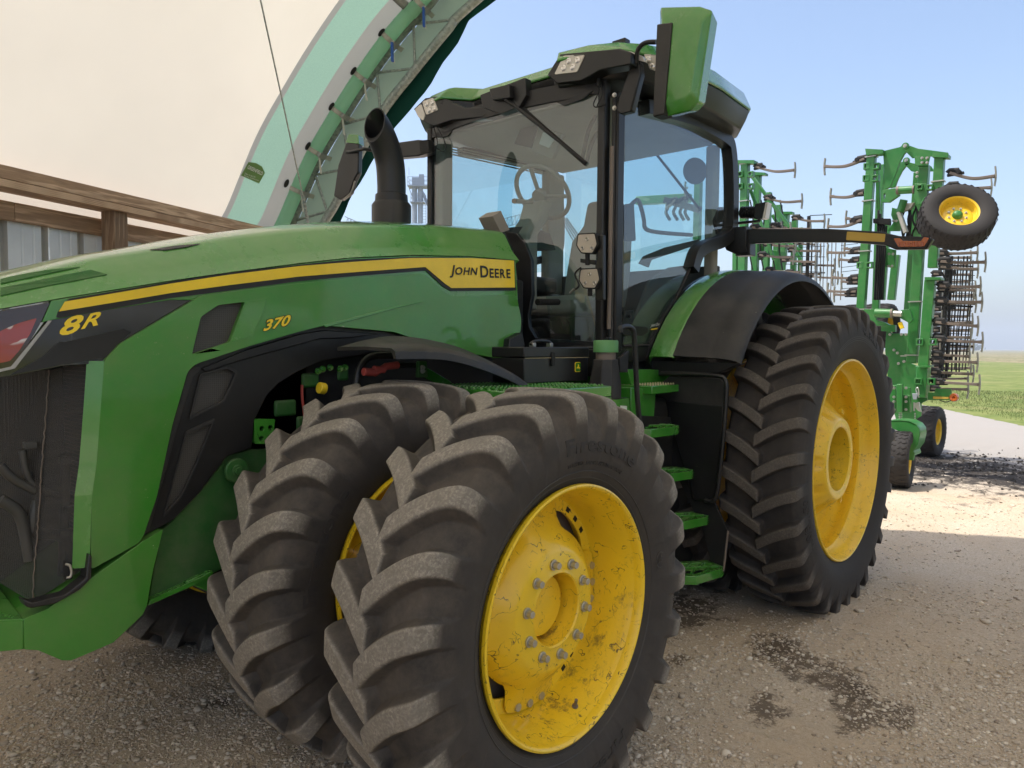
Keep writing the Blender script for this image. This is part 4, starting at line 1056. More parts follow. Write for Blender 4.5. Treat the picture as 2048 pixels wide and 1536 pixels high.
# raised crease strip seen as the lighter edge
ed = [US(x, y, .0205) for x, y in ((208, 722), (222, 700), (240, 688), (403, 591))]; ed2 = [US(x, y, .0175) for x, y in ((228, 728), (238, 712), (256, 701), (410, 606))]
G().add(v, [(2*i, 2*i+1, 2*i+3, 2*i+2) for i in range(len(A)-1)]).build('panel_return', 'green', T, smooth=None)
# model numbers
def outlined(name, s, bl, br, tl, off_):
    stext(name+'_outline', [(s, 1)], (bl[0]-1.5, bl[1]+1.5), (br[0]+1.5, br[1]+1.5), (tl[0]-1.5, tl[1]-1.5), off_, 'ink', shear=.25, bold=.06)
    stext(name, [(s, 1)], bl, br, tl, off_+.0015, 'ink_yellow', shear=.25, bold=.028)
outlined('model_number', '370', (526, 663), (580, 650), (528, 641), .0175)
# black headlamp surround
side('lamp_surround', [(96, 640), (113, 636), (340, 598), (404, 590), (404, 600), (250, 692), (215, 725), (128, 731), (20, 752), (0, 754), (-60, 765), (-60, 740), (20, 735), (45, 712)], -.004, 'gloss_black', th=.03, bevel=.004, step=30)
side('surround_lower_lip', [(128, 684), (150, 680), (246, 658), (262, 664), (236, 688), (214, 714), (128, 729), (20, 750), (60, 728), (84, 715), (118, 684)], .003, 'black', th=.01, bevel=.004, step=30)
stext('model_letter', [('8', 1)], (118, 673), (163, 664), (123, 636), .0025, 'ink_yellow', shear=.25, bold=.03)
stext('model_letter', [('R', 1)], (161, 659), (196, 650), (170, 630), .0025, 'ink_yellow', shear=.25, bold=.025)
# headlamp
def mat_lens():
    m, nt, b, o = nodes('lens_painted_reflection'); n = _noise(nt, 9, 2, .4); c = _ramp(nt, n, .48, .50, (.30, .035, .03, 1), (.62, .55, .55, 1))  # red and white blotches painted on as a reflection in the lens
    n2 = _noise(nt, 5, 2, .3); c = _mix(nt, _ramp(nt, n2, .46, .49), c, (.28, .03, .025)); nt.links.new(c, b.inputs['Base Color']); b.inputs['Roughness'].default_value = .1; b.inputs['Coat Weight'].default_value = 1; return m
M['lens'] = mat_lens()
M['lens_dark'] = simple('dark_lens', (.02, .006, .006), .06, coat=1)
side('headlamp_housing', [(-60, 636), (0, 622), (100, 605), (84, 641), (44, 712), (22, 734), (-60, 748)], .0, 'lens_dark', th=.03, step=30)
side('headlamp', rounded([(-60, 690), (-60, 700), (5, 660), (40, 645), (74, 636), (60, 668), (38, 702), (20, 722), (-60, 738)], 4), .0025, 'lens', th=.005, bevel=0, step=20)
side('lamp_rim', [(97, 641), (104, 641), (30, 737), (0, 744), (-60, 756), (-60, 750), (0, 738), (22, 733)], .002, 'steel', th=.006, bevel=.001, step=30)
# cowl trim behind the side panel, with two vents
vent2 = [(402, 749), (455, 735), (474, 743), (448, 803), (381, 837)]; vent3 = [(373, 866), (428, 840), (400, 910), (362, 995), (330, 1030)]
trim = side('side_trim', [(370, 738), (390, 726), (500, 690), (600, 660), (650, 648), (815, 668), (830, 690), (780, 700), (700, 714), (646, 721), (598, 742), (560, 765), (533, 793), (509, 841), (504, 895), (455, 912), (400, 985), (347, 1040), (284, 1074), (300, 1000), (340, 850)], -.018, 'black', th=.05, holes=[vent2[::-1], vent3[::-1]], bevel=.004)
for vv in (vent2, vent3):
    side('vent_mesh', vv, -.03, 'mesh', th=.006, bevel=0)
    fr = rounded(vv, 5); inn = [(x+(sum(p[0] for p in vv)/len(vv)-x)*.07, y+(sum(p[1] for p in vv)/len(vv)-y)*.07) for x, y in fr]
    out = [(x-(sum(p[0] for p in vv)/len(vv)-x)*.05, y-(sum(p[1] for p in vv)/len(vv)-y)*.05) for x, y in fr]
    G().poly([US(x, y, -.008) for x, y in out], V(0, -.012, 0), [[US(x, y, -.008) for x, y in inn][::-1]]).build('vent_frame', 'black_dusty', T, bevel=.002, smooth=30)
G().poly([US(x, y, -.004) for x, y in ((376, 742), (392, 730), (404, 738), (388, 752), (352, 868), (300, 1060), (287, 1072), (314, 993), (345, 850))], V(0, -.02, 0)).build('trim_edge', 'black_dusty', T, bevel=.003)
G().poly([US(x, y, -.006) for x, y in ((404, 737), (500, 697), (600, 668), (650, 660), (760, 668), (700, 676), (640, 678), (480, 722), (412, 744))], V(0, -.02, 0)).build('trim_ridge', 'black', T, bevel=.004)
# nose screens
ct, cb_ = (100, 740), (66, 1205)
pt = U(*ct, 'y', .335); pb = U(*cb_, 'y', .335); st_ = US(212, 716, -.01); sb_ = US(182, 1128, -.01)
G().add([st_, pt, pb, sb_], [(0, 1, 2, 3)]).build('side_screen', 'screen', T, smooth=None)
nt_ = V(1.42, 0, 1.60); nb_ = V(1.42, 0, .93)
G().add([pt, nt_, nb_, pb], [(0, 1, 2, 3)]).build('front_screen', 'screen', T, smooth=None)
G().add([V(p.x, -p.y, p.z) for p in (pt, nt_, nb_, pb)], [(0, 1, 2, 3)]).build('front_screen', 'screen', T, smooth=None)
G().add([V(p.x, -p.y, p.z) for p in (st_, pt, pb, sb_)], [(0, 1, 2, 3)]).build('side_screen', 'screen', T, smooth=None)
def seam():
    pts = []; rs = random.Random(2)
    for k in range(60): p = pt.lerp(pb, k/59); pts.append(p+V(.004, .003+rs.uniform(-.0015, .0015), 0)+V(rs.uniform(-.002, .002), 0, 0))
    G().tube(pts, .0022, 5).build('screen_seam', 'rust', T)
seam()
# what shows through the screen
G().box((1.03, -.42, .74), (1.37, -.03, 1.66)).build('dark_backing_box', 'dark', T, bevel=.01)  # dark box added behind the screen to keep the nose dark
G().box((.2, -.40, .74), (.76, .40, 1.70)).build('fan_shroud', 'dark', T)
G().box((.75, -.40, .72), (1.02, .40, 1.72)).build('radiator', 'dark', T)
g = G()
for k in range(60): g.box((1.021, -.38, .78+k*.0155), (1.024, .2, .7815+k*.0155))
g.build('radiator_fins', 'rust', T, smooth=None)['kind'] = 'stuff'
M['grey_pipe'] = simple('grey_hose', (.07, .07, .068), .4, metal=.3)
for pl, r in (([(45, 900), (60, 960), (110, 990), (160, 1000)], .012), ([(0, 930), (30, 960), (90, 990)], .016), ([(80, 985), (70, 1060), (130, 1080), (150, 1180)], .02), ([(130, 910), (130, 1000), (125, 1150)], .016), ([(0, 1000), (40, 1030), (60, 1120)], .02)):
    G().tube(smoothpath([U(x, y, 'y', .30) for x, y in pl]), r, 10).build('coolant_hose', 'grey_pipe', T, smooth=60)
for x, y in ((130, 920), (138, 1018), (157, 1018), (130, 1065), (60, 890)): p = U(x, y, 'y', .32); G().box(p-V(.02, .012, .012), p+V(.02, .012, .012)).build('hose_clamp', 'grey_pipe', T, bevel=.003)
for x in (138, 157): p = U(x, 1019, 'y', .335); G().tube([p, p+V(0, .012, 0)], .011, 14).build('fitting', 'steel', T)
# bracket and pull handle at the foot of the screen
bk = [(47, 1199), (66, 1206), (130, 1190), (172, 1157), (178, 1108), (184, 1112), (183, 1156), (160, 1180), (110, 1208), (62, 1217), (51, 1213)]
G().poly([US(x, y, .034) for x, y in bk], V(0, -.06, 0)).build('screen_bracket', 'black', T, bevel=.004)
hp_ = [(131, 1128), (140, 1132), (143, 1145), (140, 1154), (133, 1155)]
G().poly([US(x, y, -.012) for x, y in rounded([(126, 1120), (141, 1124), (146, 1158), (128, 1160)], 5)], V(0, -.006, 0)).build('latch_plate', 'dark', T, bevel=.002)
G().tube(smoothpath([US(x, y, .0) for x, y in hp_]), .0045, 8).build('latch_handle', 'zinc', T, smooth=60)

# ---------------------------------------------------------------- front support and weight bracket
def plate(name, pts, y, th, mat, par=None, ax='y', bevel=.004, d=None, holes=()):
    q = [U(x, yy, ax, y) for x, yy in pts]; d = d or (V(0, -th, 0) if ax == 'y' else V(-th, 0, 0) if ax == 'x' else V(0, 0, -th))
    return G().poly(q, d, [[U(x, yy, ax, y) for x, yy in h][::-1] for h in holes]).build(name, mat, par or T, bevel=bevel, smooth=30)
side('weight_bracket', [(326, 1060), (285, 1083), (172, 1163), (94, 1218), (47, 1238), (49, 1299), (77, 1301), (124, 1321), (143, 1321), (227, 1285), (286, 1229), (294, 1211), (307, 1138)], .016, 'green_dusty', th=.9, bevel=.006)
c0 = US(47, 1238, .016); c1 = US(49, 1299, .016); 
G().poly([c0, c0+V(.30, -.22, .01), c1+V(.30, -.22, -.01), c1], V(-.02, -.10, 0)).build('weight_bracket_nose', 'green_dusty', T, bevel=.005)
G().poly([c0+V(0, 0, .0), c0+V(.30, -.22, .01), c0+V(.25, -.40, .02), c0+V(-.02, -.40, .03)], V(0, 0, -.01)).build('weight_bracket_top', 'green', T, bevel=.003)
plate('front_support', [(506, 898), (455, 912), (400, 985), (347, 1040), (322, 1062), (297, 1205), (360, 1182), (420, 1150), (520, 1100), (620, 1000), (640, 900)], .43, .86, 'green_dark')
plate('support_rib', [(300, 1200), (380, 1165), (425, 1142), (425, 1152), (375, 1178), (296, 1212)], .46, .06, 'green')
plate('lower_bracket', [(370, 1165), (425, 1140), (440, 1200), (432, 1192), (420, 1185)], .45, .05, 'green')
q = U(470, 940, 'y', .45); G().tube([q, q+V(0, .02, 0)], .05, 20).build('support_boss', 'green_dark', T, bevel=.004); G().hexbolt(q+V(0, .02, 0), V(0, 1, 0), .016, .016).build('support_bolt', 'green_dark', T, bevel=.002)
G().poly([U(x, y, 'y', .47) for x, y in rounded([(508, 838), (550, 838), (546, 888), (510, 888)], 3)], V(0, -.03, 0), [[U(cx_+5.2*math.cos(t), cy_+5.2*math.sin(t), 'y', .47) for t in np.linspace(0, 2*math.pi, 13)[:-1]] for cx_, cy_ in ((524, 857), (541, 855), (523, 877), (540, 875))]).build('drilled_block', 'green', T, bevel=.002)
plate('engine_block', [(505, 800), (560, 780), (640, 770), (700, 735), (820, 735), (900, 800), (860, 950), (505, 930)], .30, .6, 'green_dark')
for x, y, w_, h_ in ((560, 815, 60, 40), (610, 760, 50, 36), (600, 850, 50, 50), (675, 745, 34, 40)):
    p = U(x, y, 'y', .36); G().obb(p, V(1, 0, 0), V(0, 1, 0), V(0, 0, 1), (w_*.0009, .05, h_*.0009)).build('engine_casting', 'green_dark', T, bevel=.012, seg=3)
for x, y in ((636, 742), (645, 738), (660, 735), (680, 738), (690, 735)): p = U(x, y, 'y', .42); G().hexbolt(p, V(0, 1, 0), .010, .014).build('engine_bolt', 'green', T)
p = U(642, 778, 'y', .45); G().tube([p-V(.02, 0, 0), p+V(.012, 0, .006)], .026, 12).build('fill_cap', 'ink_yellow', T, bevel=.004)
G().tube(smoothpath([U(604, 770, 'y', .42), U(605, 800, 'y', .42), U(610, 840, 'y', .42)]), .006, 6).build('dipstick', 'red', T)
# front axle and drive line
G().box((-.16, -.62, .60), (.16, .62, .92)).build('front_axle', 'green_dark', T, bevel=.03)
G().box((-3.0, -.32, .55), (.5, .32, 1.25)).build('driveline_housing', 'dark', T, bevel=.04)
G().box((-1.25, -.40, 1.0), (.6, .40, 1.78)).build('engine_enclosure', 'dark', T, bevel=.03)
G().tube([V(0, -.62, HF), V(0, 1.6, HF)], .11, 24).build('front_hub_shaft', 'yellow_clean', T)
G().tube([V(-3.05, -1.7, HR), V(-3.05, 1.52, HR)], .06, 24).build('rear_axle_shaft', 'steel', T)
G().box((-3.5, -.52, .42), (-2.15, .52, 1.62)).build('transmission_housing', 'dark', T, bevel=.05)
G().tube([V(-3.05, -.56, HR), V(-3.05, .56, HR)], .25, 24).build('rear_axle_housing', 'green_dark', T, bevel=.02)
# hub casting seen between the ladder and the rear tyre
g = G()
for (y, r, t) in ((.55, .34, .1), (.68, .28, .08)): g.tube([V(-2.62, y, HR), V(-2.62, y+t, HR)], r, 20)
for x, y in ((1468, 760), (1440, 800), (1440, 905), (1445, 940)):
    p = U(x, y, 'y', .62); G().tube([p-V(.05, 0, 0), p+V(.07, 0, 0)], [.07, .05], 12).build('hub_casting', 'yellow', T, bevel=.01)
for x, y in ((1475, 775), (1470, 800)): p = U(x, y, 'y', .66); G().hexbolt(p, V(1, .3, 0), .018, .03).build('hub_bolt', 'steel', T)
# ---------------------------------------------------------------- front mudguard
def fender(name, cx_, cz_, R0, y0, y1, a0, a1, mat, n=40, lip=.025, th=.012, crown=.02, R1=None):
    rings = []
    for k in range(n+1):
        a = math.radians(a0+(a1-a0)*k/n); R = R0 if R1 is None else R0+(R1-R0)*k/n
        d = V(math.cos(a), 0, math.sin(a)); sec = []
        W = (y1-y0)
        prof = [(0, -lip), (.004, -.006), (.03, 0), (W*.35, crown), (W*.65, crown), (W-.03, 0), (W-.004, -.008), (W, -lip)]
        for (yy, rr) in prof: sec.append(V(cx_, y0+yy, cz_)+d*(R+rr))
        for (yy, rr) in reversed(prof): sec.append(V(cx_, y0+yy, cz_)+d*(R+rr-th))
        rings.append(sec)
    return G().loft(rings).build(name, mat, T, smooth=40)
# the guard's outer edge follows the line measured on the plane y = .98
ge = smoothpath([U(x, y, 'y', .99) for x, y in ((790, 703), (870, 704), (920, 712), (980, 732), (1030, 754), (1064, 778))], 4)
gi = smoothpath([U(x, y, 'y', .62) for x, y in ((674, 695), (735, 679), (790, 672), (860, 680), (930, 700), (992, 738))], 4)
rings = []
for a, b in zip(ge, gi):
    m_ = a.lerp(b, .5)+V(0, 0, .012); e1 = a.lerp(b, .06)+V(0, 0, .012); e2 = a.lerp(b, .94)+V(0, 0, .004)
    rings.append([a+V(0, .006, -.03), a, e1, m_, e2, b, b+V(0, 0, -.014), m_+V(0, 0, -.014), e1+V(0, 0, -.014), a+V(0, -.008, -.03)])
G().loft(rings).build('front_mudguard', 'black_dusty', T, smooth=40)
G().tube(smoothpath([U(712, 770, 'y', .6), U(720, 735, 'y', .6), U(745, 712, 'y', .6), U(800, 712, 'y', .62)]), .016, 8).build('mudguard_stay', 'black', T, smooth=60)
plate('mudguard_stay', [(840, 728), (860, 738), (905, 765), (890, 775), (850, 755)], .62, .03, 'green')
for x, y, r in ((738, 745, .018), (758, 740, .016)): p = U(x, y, 'y', .66); G().tube([p-V(.03, 0, 0), p+V(.03, 0, .004)], r, 12).build('steering_boot', 'red', T, bevel=.003)
G().tube([U(748, 748, 'y', .66), U(772, 733, 'y', .66), U(795, 730, 'y', .66)], [.013, .017, .017], 12).build('steering_boot', 'red', T)
G().tube(smoothpath([U(795, 731, 'y', .66), U(830, 730, 'y', .66), U(850, 735, 'y', .62)]), .012, 8).build('hydraulic_hose', 'dark', T, smooth=60)
for y in (735, 742): p = U(845, y, 'y', .7); G().hexbolt(p, V(0, 1, 0), .008, .012).build('stay_bolt', 'zinc', T)
plate('stay_bracket', [(838, 722), (854, 722), (856, 755), (836, 755)], .69, .02, 'green_dark')

# ---------------------------------------------------------------- exhaust stack
sx, sy = -.80, -.38
e0 = U(783, 440, 'y', sy); sx = e0.x
g = G(); zt = U(745, 398, 'y', sy).z
g.tube([V(sx, sy, 2.25), V(sx, sy, zt-.02), V(sx, sy, zt), ], [.122, .122, .108], 28); g.build('exhaust_shroud', 'black', T, smooth=50)
G().tube([V(sx, sy, zt-.02), V(sx, sy, zt+.045), V(sx, sy, zt+.05)], [.104, .099, .090], 28).build('exhaust_collar', 'black', T, smooth=50)
cpx = smoothpath([V(sx, sy, zt+.03), V(sx, sy, zt+.12), V(sx+.012, sy, zt+.24), V(sx+.05, sy, zt+.34), V(sx+.12, sy, zt+.44), V(sx+.24, sy, zt+.54)], 6)
n = 32; rings = []; inner = []
cutc = U(743, 286, 'y', sy); mn_ = V(.98, .1, .18).normalized()
for ri_, R_ in ((0, .088), (1, .082)):
    prev = V(0, 0, 1); nr = V(1, 0, 0); rr2 = []
    for i, p in enumerate(cpx):
        d = (cpx[min(i+1, len(cpx)-1)]-cpx[max(i-1, 0)]).normalized(); qd = prev.rotation_difference(d); nr = qd @ nr; prev = d; bn = d.cross(nr)
        sec = []
        for k in range(n):
            a = 2*math.pi*k/n; v_ = p+(nr*math.cos(a)+bn*math.sin(a))*R_
            # cut the end off obliquely
            ex = (v_-cutc).dot(mn_)
            if ex > 0: v_ = v_-d*(ex/d.dot(mn_))
            sec.append(v_)
        rr2.append(sec)
    (rings if ri_ == 0 else inner).extend(rr2)
g = G(); g.loft(rings, caps=False); g.loft(inner, caps=False); nn_ = len(rings)*n; g.v = g.v
L0_ = (len(rings)-1)*n; L1_ = nn_+(len(inner)-1)*n
g.f += [(L0_+k, L0_+(k+1) % n, L1_+(k+1) % n, L1_+k) for k in range(n)]
g.build('exhaust_pipe', 'black', T, smooth=50)
plate('exhaust_shroud_fin', [(785, 405), (806, 410), (822, 440), (824, 470), (785, 470)], sy+.10, .14, 'black')

# ---------------------------------------------------------------- cab
CG = 'black'
def xw(y): return -1.47-.11*(y/.75)**2
ZT, ZBt = 3.23, 1.68
NA = 24
# windscreen
def wpane(name, y0, y1, zb, zt, mat, off_=0, th=.005):
    v = []; f = []
    for i in range(NA+1):
        y = y0+(y1-y0)*i/NA
        zb_ = zb(y) if callable(zb) else zb; zt_ = zt(y) if callable(zt) else zt
        v += [V(xw(y)+off_, y, zb_), V(xw(y)+off_-.10*(0), y, zt_)]
    f = [(2*i, 2*i+1, 2*i+3, 2*i+2) for i in range(NA)]
    return obj(name, v, f, mat, T, smooth=60)
ys0 = U(1066, 600, 'x', xw(.5)).y
def zbw(y): return 1.72 if y > .40 else 2.15
wpane('windscreen', .735, -.735, zbw, ZT, 'glass')
# black surround of the windscreen's lower left part
def WX(px, py, o_=.0):
    p = U(px, py, 'x', -1.5)
    for _ in range(6): p = U(px, py, 'x', xw(max(-.75, min(.75, p.y)))+o_)
    return p
fr_out = [(1012, 455), (1060, 470), (1075, 560), (1075, 640), (1085, 664), (1196, 672), (1200, 705), (1040, 705), (1045, 640), (1030, 520), (1015, 470)]
fr = [(1008, 462), (1032, 466), (1048, 485), (1062, 520), (1064, 590), (1056, 630), (1058, 655), (1070, 676), (1186, 683), (1192, 676), (1192, 460), (1204, 460), (1206, 704), (1038, 700), (1046, 640), (1026, 500)]
G().poly([WX(x, y, .006) for x, y in fr], V(-.03, 0, 0)).build('windscreen_surround', 'black', T, bevel=.003, smooth=30)
# pillars
def pillar(name, y0, y1, x0, x1, z0, z1, mat='black', **k): return G().box((x0, min(y0, y1), z0), (x1, max(y0, y1), z1)).build(name, mat, T, bevel=k.get('bevel', .01))
for sg in (1, -1):
    pillar('front_pillar', sg*.715, sg*.765, -1.62, -1.555, 1.62, 3.24)
    pillar('door_frame_post', sg*.775, sg*.815, -1.70, -1.625, 1.66, 3.18)
    G().tube([V(-1.600, sg*.785, 1.80), V(-1.600, sg*.79, 2.86)], .013, 10).build('pillar_strip', 'rust' if sg > 0 else 'black', T, smooth=60)
    pillar('pillar_gasket', sg*.78, sg*.80, -1.625, -1.612, 1.66, 3.14, 'interior_dark', bevel=.002)
    # rear pillar and roof rail, one bent member
g = G()
def sweep_rect(pts, w, h, up=V(0, 1, 0)):
    pts = [Vector(p) for p in pts]; rings = []
    for i, p in enumerate(pts):
        d = (pts[min(i+1, len(pts)-1)]-pts[max(i-1, 0)]).normalized(); s_ = up.cross(d).normalized()
        rings.append([p+s_*w/2+up*h/2, p-s_*w/2+up*h/2, p-s_*w/2-up*h/2, p+s_*w/2-up*h/2])
    return rings
dp_ = [(1288, 215), (1372, 238), (1410, 256), (1448, 280), (1458, 300), (1462, 360), (1462, 430), (1458, 466), (1440, 483), (1408, 494), (1392, 508), (1382, 540)]
DP = smoothpath([U(x, y, 'y', .80) for x, y in dp_], 4)
G().loft(sweep_rect(DP, .085, .08)).build('rear_cab_frame', 'black', T, bevel=.012, smooth=40, seg=3)
G().loft(sweep_rect([V(p.x, -.80, p.z) for p in DP], .062, .07)).build('rear_cab_frame', 'black', T, bevel=.012, smooth=40)
# door pane
dpn = [(1246, 690), (1250, 200), (1290, 212), (1372, 236), (1445, 280), (1452, 300), (1454, 466), (1402, 488), (1385, 525), (1348, 606), (1312, 688)]
DPN = [U(x, y, 'y', .797) for x, y in dpn]
for sg in (1, -1):
    G().add([V(p.x, sg*p.y, p.z) for p in DPN], [tuple(range(len(DPN)))]).build('door_glass', 'glass', T, smooth=None)
G().tube([U(x, y, 'y', .80) for x, y in ((1246, 692), (1303, 690), (1314, 683), (1348, 606), (1381, 535))], .008, 8).build('door_seal', 'rubber_dark', T, smooth=60)
G().tube([U(x, y, 'y', -.80) for x, y in ((1246, 692), (1303, 690), (1314, 683), (1348, 606), (1381, 535))], .008, 8).build('door_seal', 'rubber_dark', T, smooth=60)
# sill, cab floor and lower body
plate('cab_sill', [(1205, 695), (1306, 694), (1300, 722), (1240, 724), (1205, 720)], .80, .1, 'black')
G().box((-3.0, -.76, 1.52), (-1.52, .76, 1.70)).build('cab_floor', 'black', T, bevel=.02)
plate('cab_front_sill', [(1040, 688), (1200, 700), (1200, 735), (1010, 730), (1015, 700)], -1.50, .05, 'black', ax='x')
plate('cowl_corner', [(1015, 718), (1020, 678), (1045, 665), (1050, 690), (1046, 700), (1020, 722)], .55, .05, 'black')
G().box((-1.40, -.5, 1.5), (-1.14, .30, 2.10)).build('firewall', 'dark', T, bevel=.02)
# rear of the cab: window, lower wall
zr = 2.30
G().box((-3.12, -.74, 1.6), (-3.06, .74, zr)).build('rear_wall', 'interior_dark', T, bevel=.01)
G().add([V(-3.10, -.70, zr), V(-3.10, .70, zr), V(-3.10, .70, 3.20), V(-3.10, -.70, 3.20)], [(0, 1, 2, 3)]).build('rear_window', 'glass', T, smooth=None)
# cab interior
G().box((-3.05, -.70, 3.175), (-1.62, .70, 3.20)).build('headliner', 'interior', T, bevel=.02)
for sg in (1, -1): 
    G().loft(sweep_rect(smoothpath([V(-2.25, sg*.74, 3.05), V(-2.22, sg*.755, 2.6), V(-2.20, sg*.76, 2.2), V(-2.1, sg*.76, 1.7)], 4), .05, .04)).build('middle_post', 'interior_dark', T, smooth=40) if False else None
G().box((-3.09, .66, 2.15), (-3.0, .74, 3.17)).build('rear_post', 'interior', T, bevel=.02)
G().box((-3.09, -.78, 2.15), (-2.86, -.70, 3.17)).build('rear_post', 'interior', T, bevel=.02)
G().box((-1.72, -.745, 1.7), (-1.60, -.66, 3.17)).build('pillar_trim', 'interior', T, bevel=.02)
# steering column and wheel
sw = [U(x, y, 'y', .0) for x, y in ((1087, 384), (1092, 440))]
swc = U(1085, 385, 'y', 0.02); nrm_ = V(-.75, 0, .66).normalized(); a1_ = V(0, 1, 0); a2_ = nrm_.cross(a1_)
ring_ = [swc+(a1_*math.cos(t)+a2_*math.sin(t))*.205 for t in np.linspace(0, 2*math.pi, 49)[:-1]]
g = G(); rr3 = []
for k in range(48):
    p = ring_[k]; d = (p-swc).normalized(); rr3.append([p+(d*math.cos(a)+nrm_*math.sin(a))*.016 for a in np.linspace(0, 2*math.pi, 11)[:-1]])
rr3.append(rr3[0]); g.loft(rr3, caps=False)
for t in (0.3, 2.84, 4.71): g.tube([swc-nrm_*.04, swc+(a1_*math.cos(t)+a2_*math.sin(t))*.2], .014, 8)
g.tube([swc-nrm_*.06, swc-nrm_*.02], .05, 16)
g.build('steering_wheel', 'interior', T, smooth=50)
cb0 = U(1045, 470, 'y', 0.02); G().loft([[V(x_+dx, .02+dy, z_) for dx, dy in ((-.06, -.09), (.05, -.09), (.05, .09), (-.06, .09))] for x_, z_ in ((cb0.x, cb0.z-.5), (cb0.x, cb0.z), (swc.x+.10, swc.z-.20), (swc.x+.05, swc.z-.07))]).build('steering_column', 'interior', T, bevel=.02, smooth=40)
G().tube([U(1065, 404, 'y', .02), U(1028, 402, 'y', .15)], [.012, .016], 10).build('indicator_stalk', 'interior', T)
plate('corner_display', [(985, 432), (1002, 421), (1020, 460), (1002, 466)], .18, .12, 'interior')
plate('dash_pod', [(1008, 470), (1018, 455), (1060, 452), (1100, 466), (1112, 500), (1010, 500)], .02, .1, 'interior_dark')
# seat, armrest console, monitor
sb = V(-2.55, .02, 2.0)
G().loft([[sb+V(x_+dx, dy*w_, z_) for dx, dy in ((-.07, -1), (.05, -1), (.05, 1), (-.07, 1))] for x_, z_, w_ in ((.05, -.05, .26), (.0, .2, .27), (-.05, .5, .25), (-.09, .62, .17), (-.10, .80, .14))]).build('seat_back', 'interior', T, bevel=.04, seg=3, smooth=50)
G().box((-2.55, -.25, 1.92), (-2.02, .28, 2.05)).build('seat_cushion', 'interior', T, bevel=.04)
G().box((-2.5, -.56, 2.10), (-1.95, -.30, 2.22)).build('armrest_console', 'interior_dark', T, bevel=.03)
m0 = U(1135, 305, 'x', -1.85)
G().poly([WX(x, y, -.35) for x, y in rounded([(1048, 240), (1078, 243), (1062, 295), (1028, 288)], 3)], V(-.03, 0, 0)).build('roof_radio', 'interior_dark', T, bevel=.004)
G().poly([WX(x, y, -.30) for x, y in rounded([(1078, 250), (1126, 268), (1104, 318), (1062, 302)], 4)], V(-.03, 0, 0)).build('roof_display', 'interior', T, bevel=.004)
G().poly([WX(x, y, -.295) for x, y in rounded([(1086, 264), (1110, 274), (1098, 296), (1078, 288)], 2)], V(-.01, 0, 0)).build('display_screen', 'white', T)
for k in range(4): G().tube([U(905, 294+5*k, 'y', -.72), U(1085, 333+5*k, 'y', -.72)], .006, 6).build('blind_rail', 'interior', T)
for x0_, c_ in ((1200, 0), (1215, 1)): G().tube(smoothpath([U(1192+10*c_, 230+25*c_, 'x', -1.9), U(1176+8*c_, 265+20*c_, 'x', -1.9), U(1163+10*c_, 325+0*c_, 'x', -1.9)], 5), .014, 8).build('air_duct', 'interior_dark', T, smooth=60)
# far mirror bracket seen through the glass and the rear wiper
G().tube([U(1306, 300, 'x', -3.07), U(1385, 400, 'x', -3.07), U(1400, 420, 'x', -3.07)], .010, 6).build('rear_wiper', 'dark', T)
G().poly([U(1390+24*math.cos(t), 342+27*math.sin(t), 'x', -3.085) for t in np.linspace(0, 2*math.pi, 29)[:-1]], V(-.002, 0, 0)).build('speed_sticker', 'sticker_glass', T, smooth=None)
text_on('speed_print', [('30', 1)], (U(1405, 350, 'x', -3.12), U(1382, 350, 'x', -3.12), U(1405, 331, 'x', -3.12)), V(-1, 0, 0), 'interior_dark', T)
# folding side mirror seat frame / handle inside the door
pl_ = [(1262, 410), (1275, 400), (1283, 418), (1288, 440), (1292, 458), (1320, 465), (1383, 470)]
G().tube(smoothpath([U(x, y, 'y', .70) for x, y in pl_], 4), .014, 8).build('door_handle_bar', 'black', T, smooth=60)
plate('door_hinge', rounded([(1252, 408), (1268, 406), (1272, 482), (1252, 482)], 4), .775, .02, 'dark')
plate('fender_glass_line', [(1278, 527), (1298, 535), (1304, 520), (1400, 488), (1400, 478), (1330, 495), (1288, 512)], .77, .01, 'interior_dark')
plate('door_lower_trim', [(1255, 660), (1265, 650), (1300, 560), (1340, 535), (1378, 530), (1345, 606), (1310, 686), (1250, 686)], .74, .02, 'interior_dark')
plate('door_grab', rounded([(1243, 650), (1295, 654), (1298, 664), (1285, 672), (1245, 670)], 5), .82, .04, 'black')
plate('door_latch_plate', [(1253, 622), (1268, 620), (1268, 648), (1243, 648)], .79, .01, 'dark')
p = U(1258, 632, 'y', .80); G().tube([p, p+V(0, .012, 0)], .012, 12).build('door_latch_knob', 'black', T)
# small signature decal low on the door glass
text_on('signature_decal', [('John Deere', 1)], (U(1300, 656, 'y', .803), U(1322, 652, 'y', .803), U(1302, 648, 'y', .803)), V(0, 1, 0), 'sticker_white', T, shear=.4)
plate('decal_bar', [(1302, 658), (1323, 654), (1326, 649), (1328, 651), (1325, 657), (1303, 660)], .804, .001, 'ink_yellow', bevel=0)
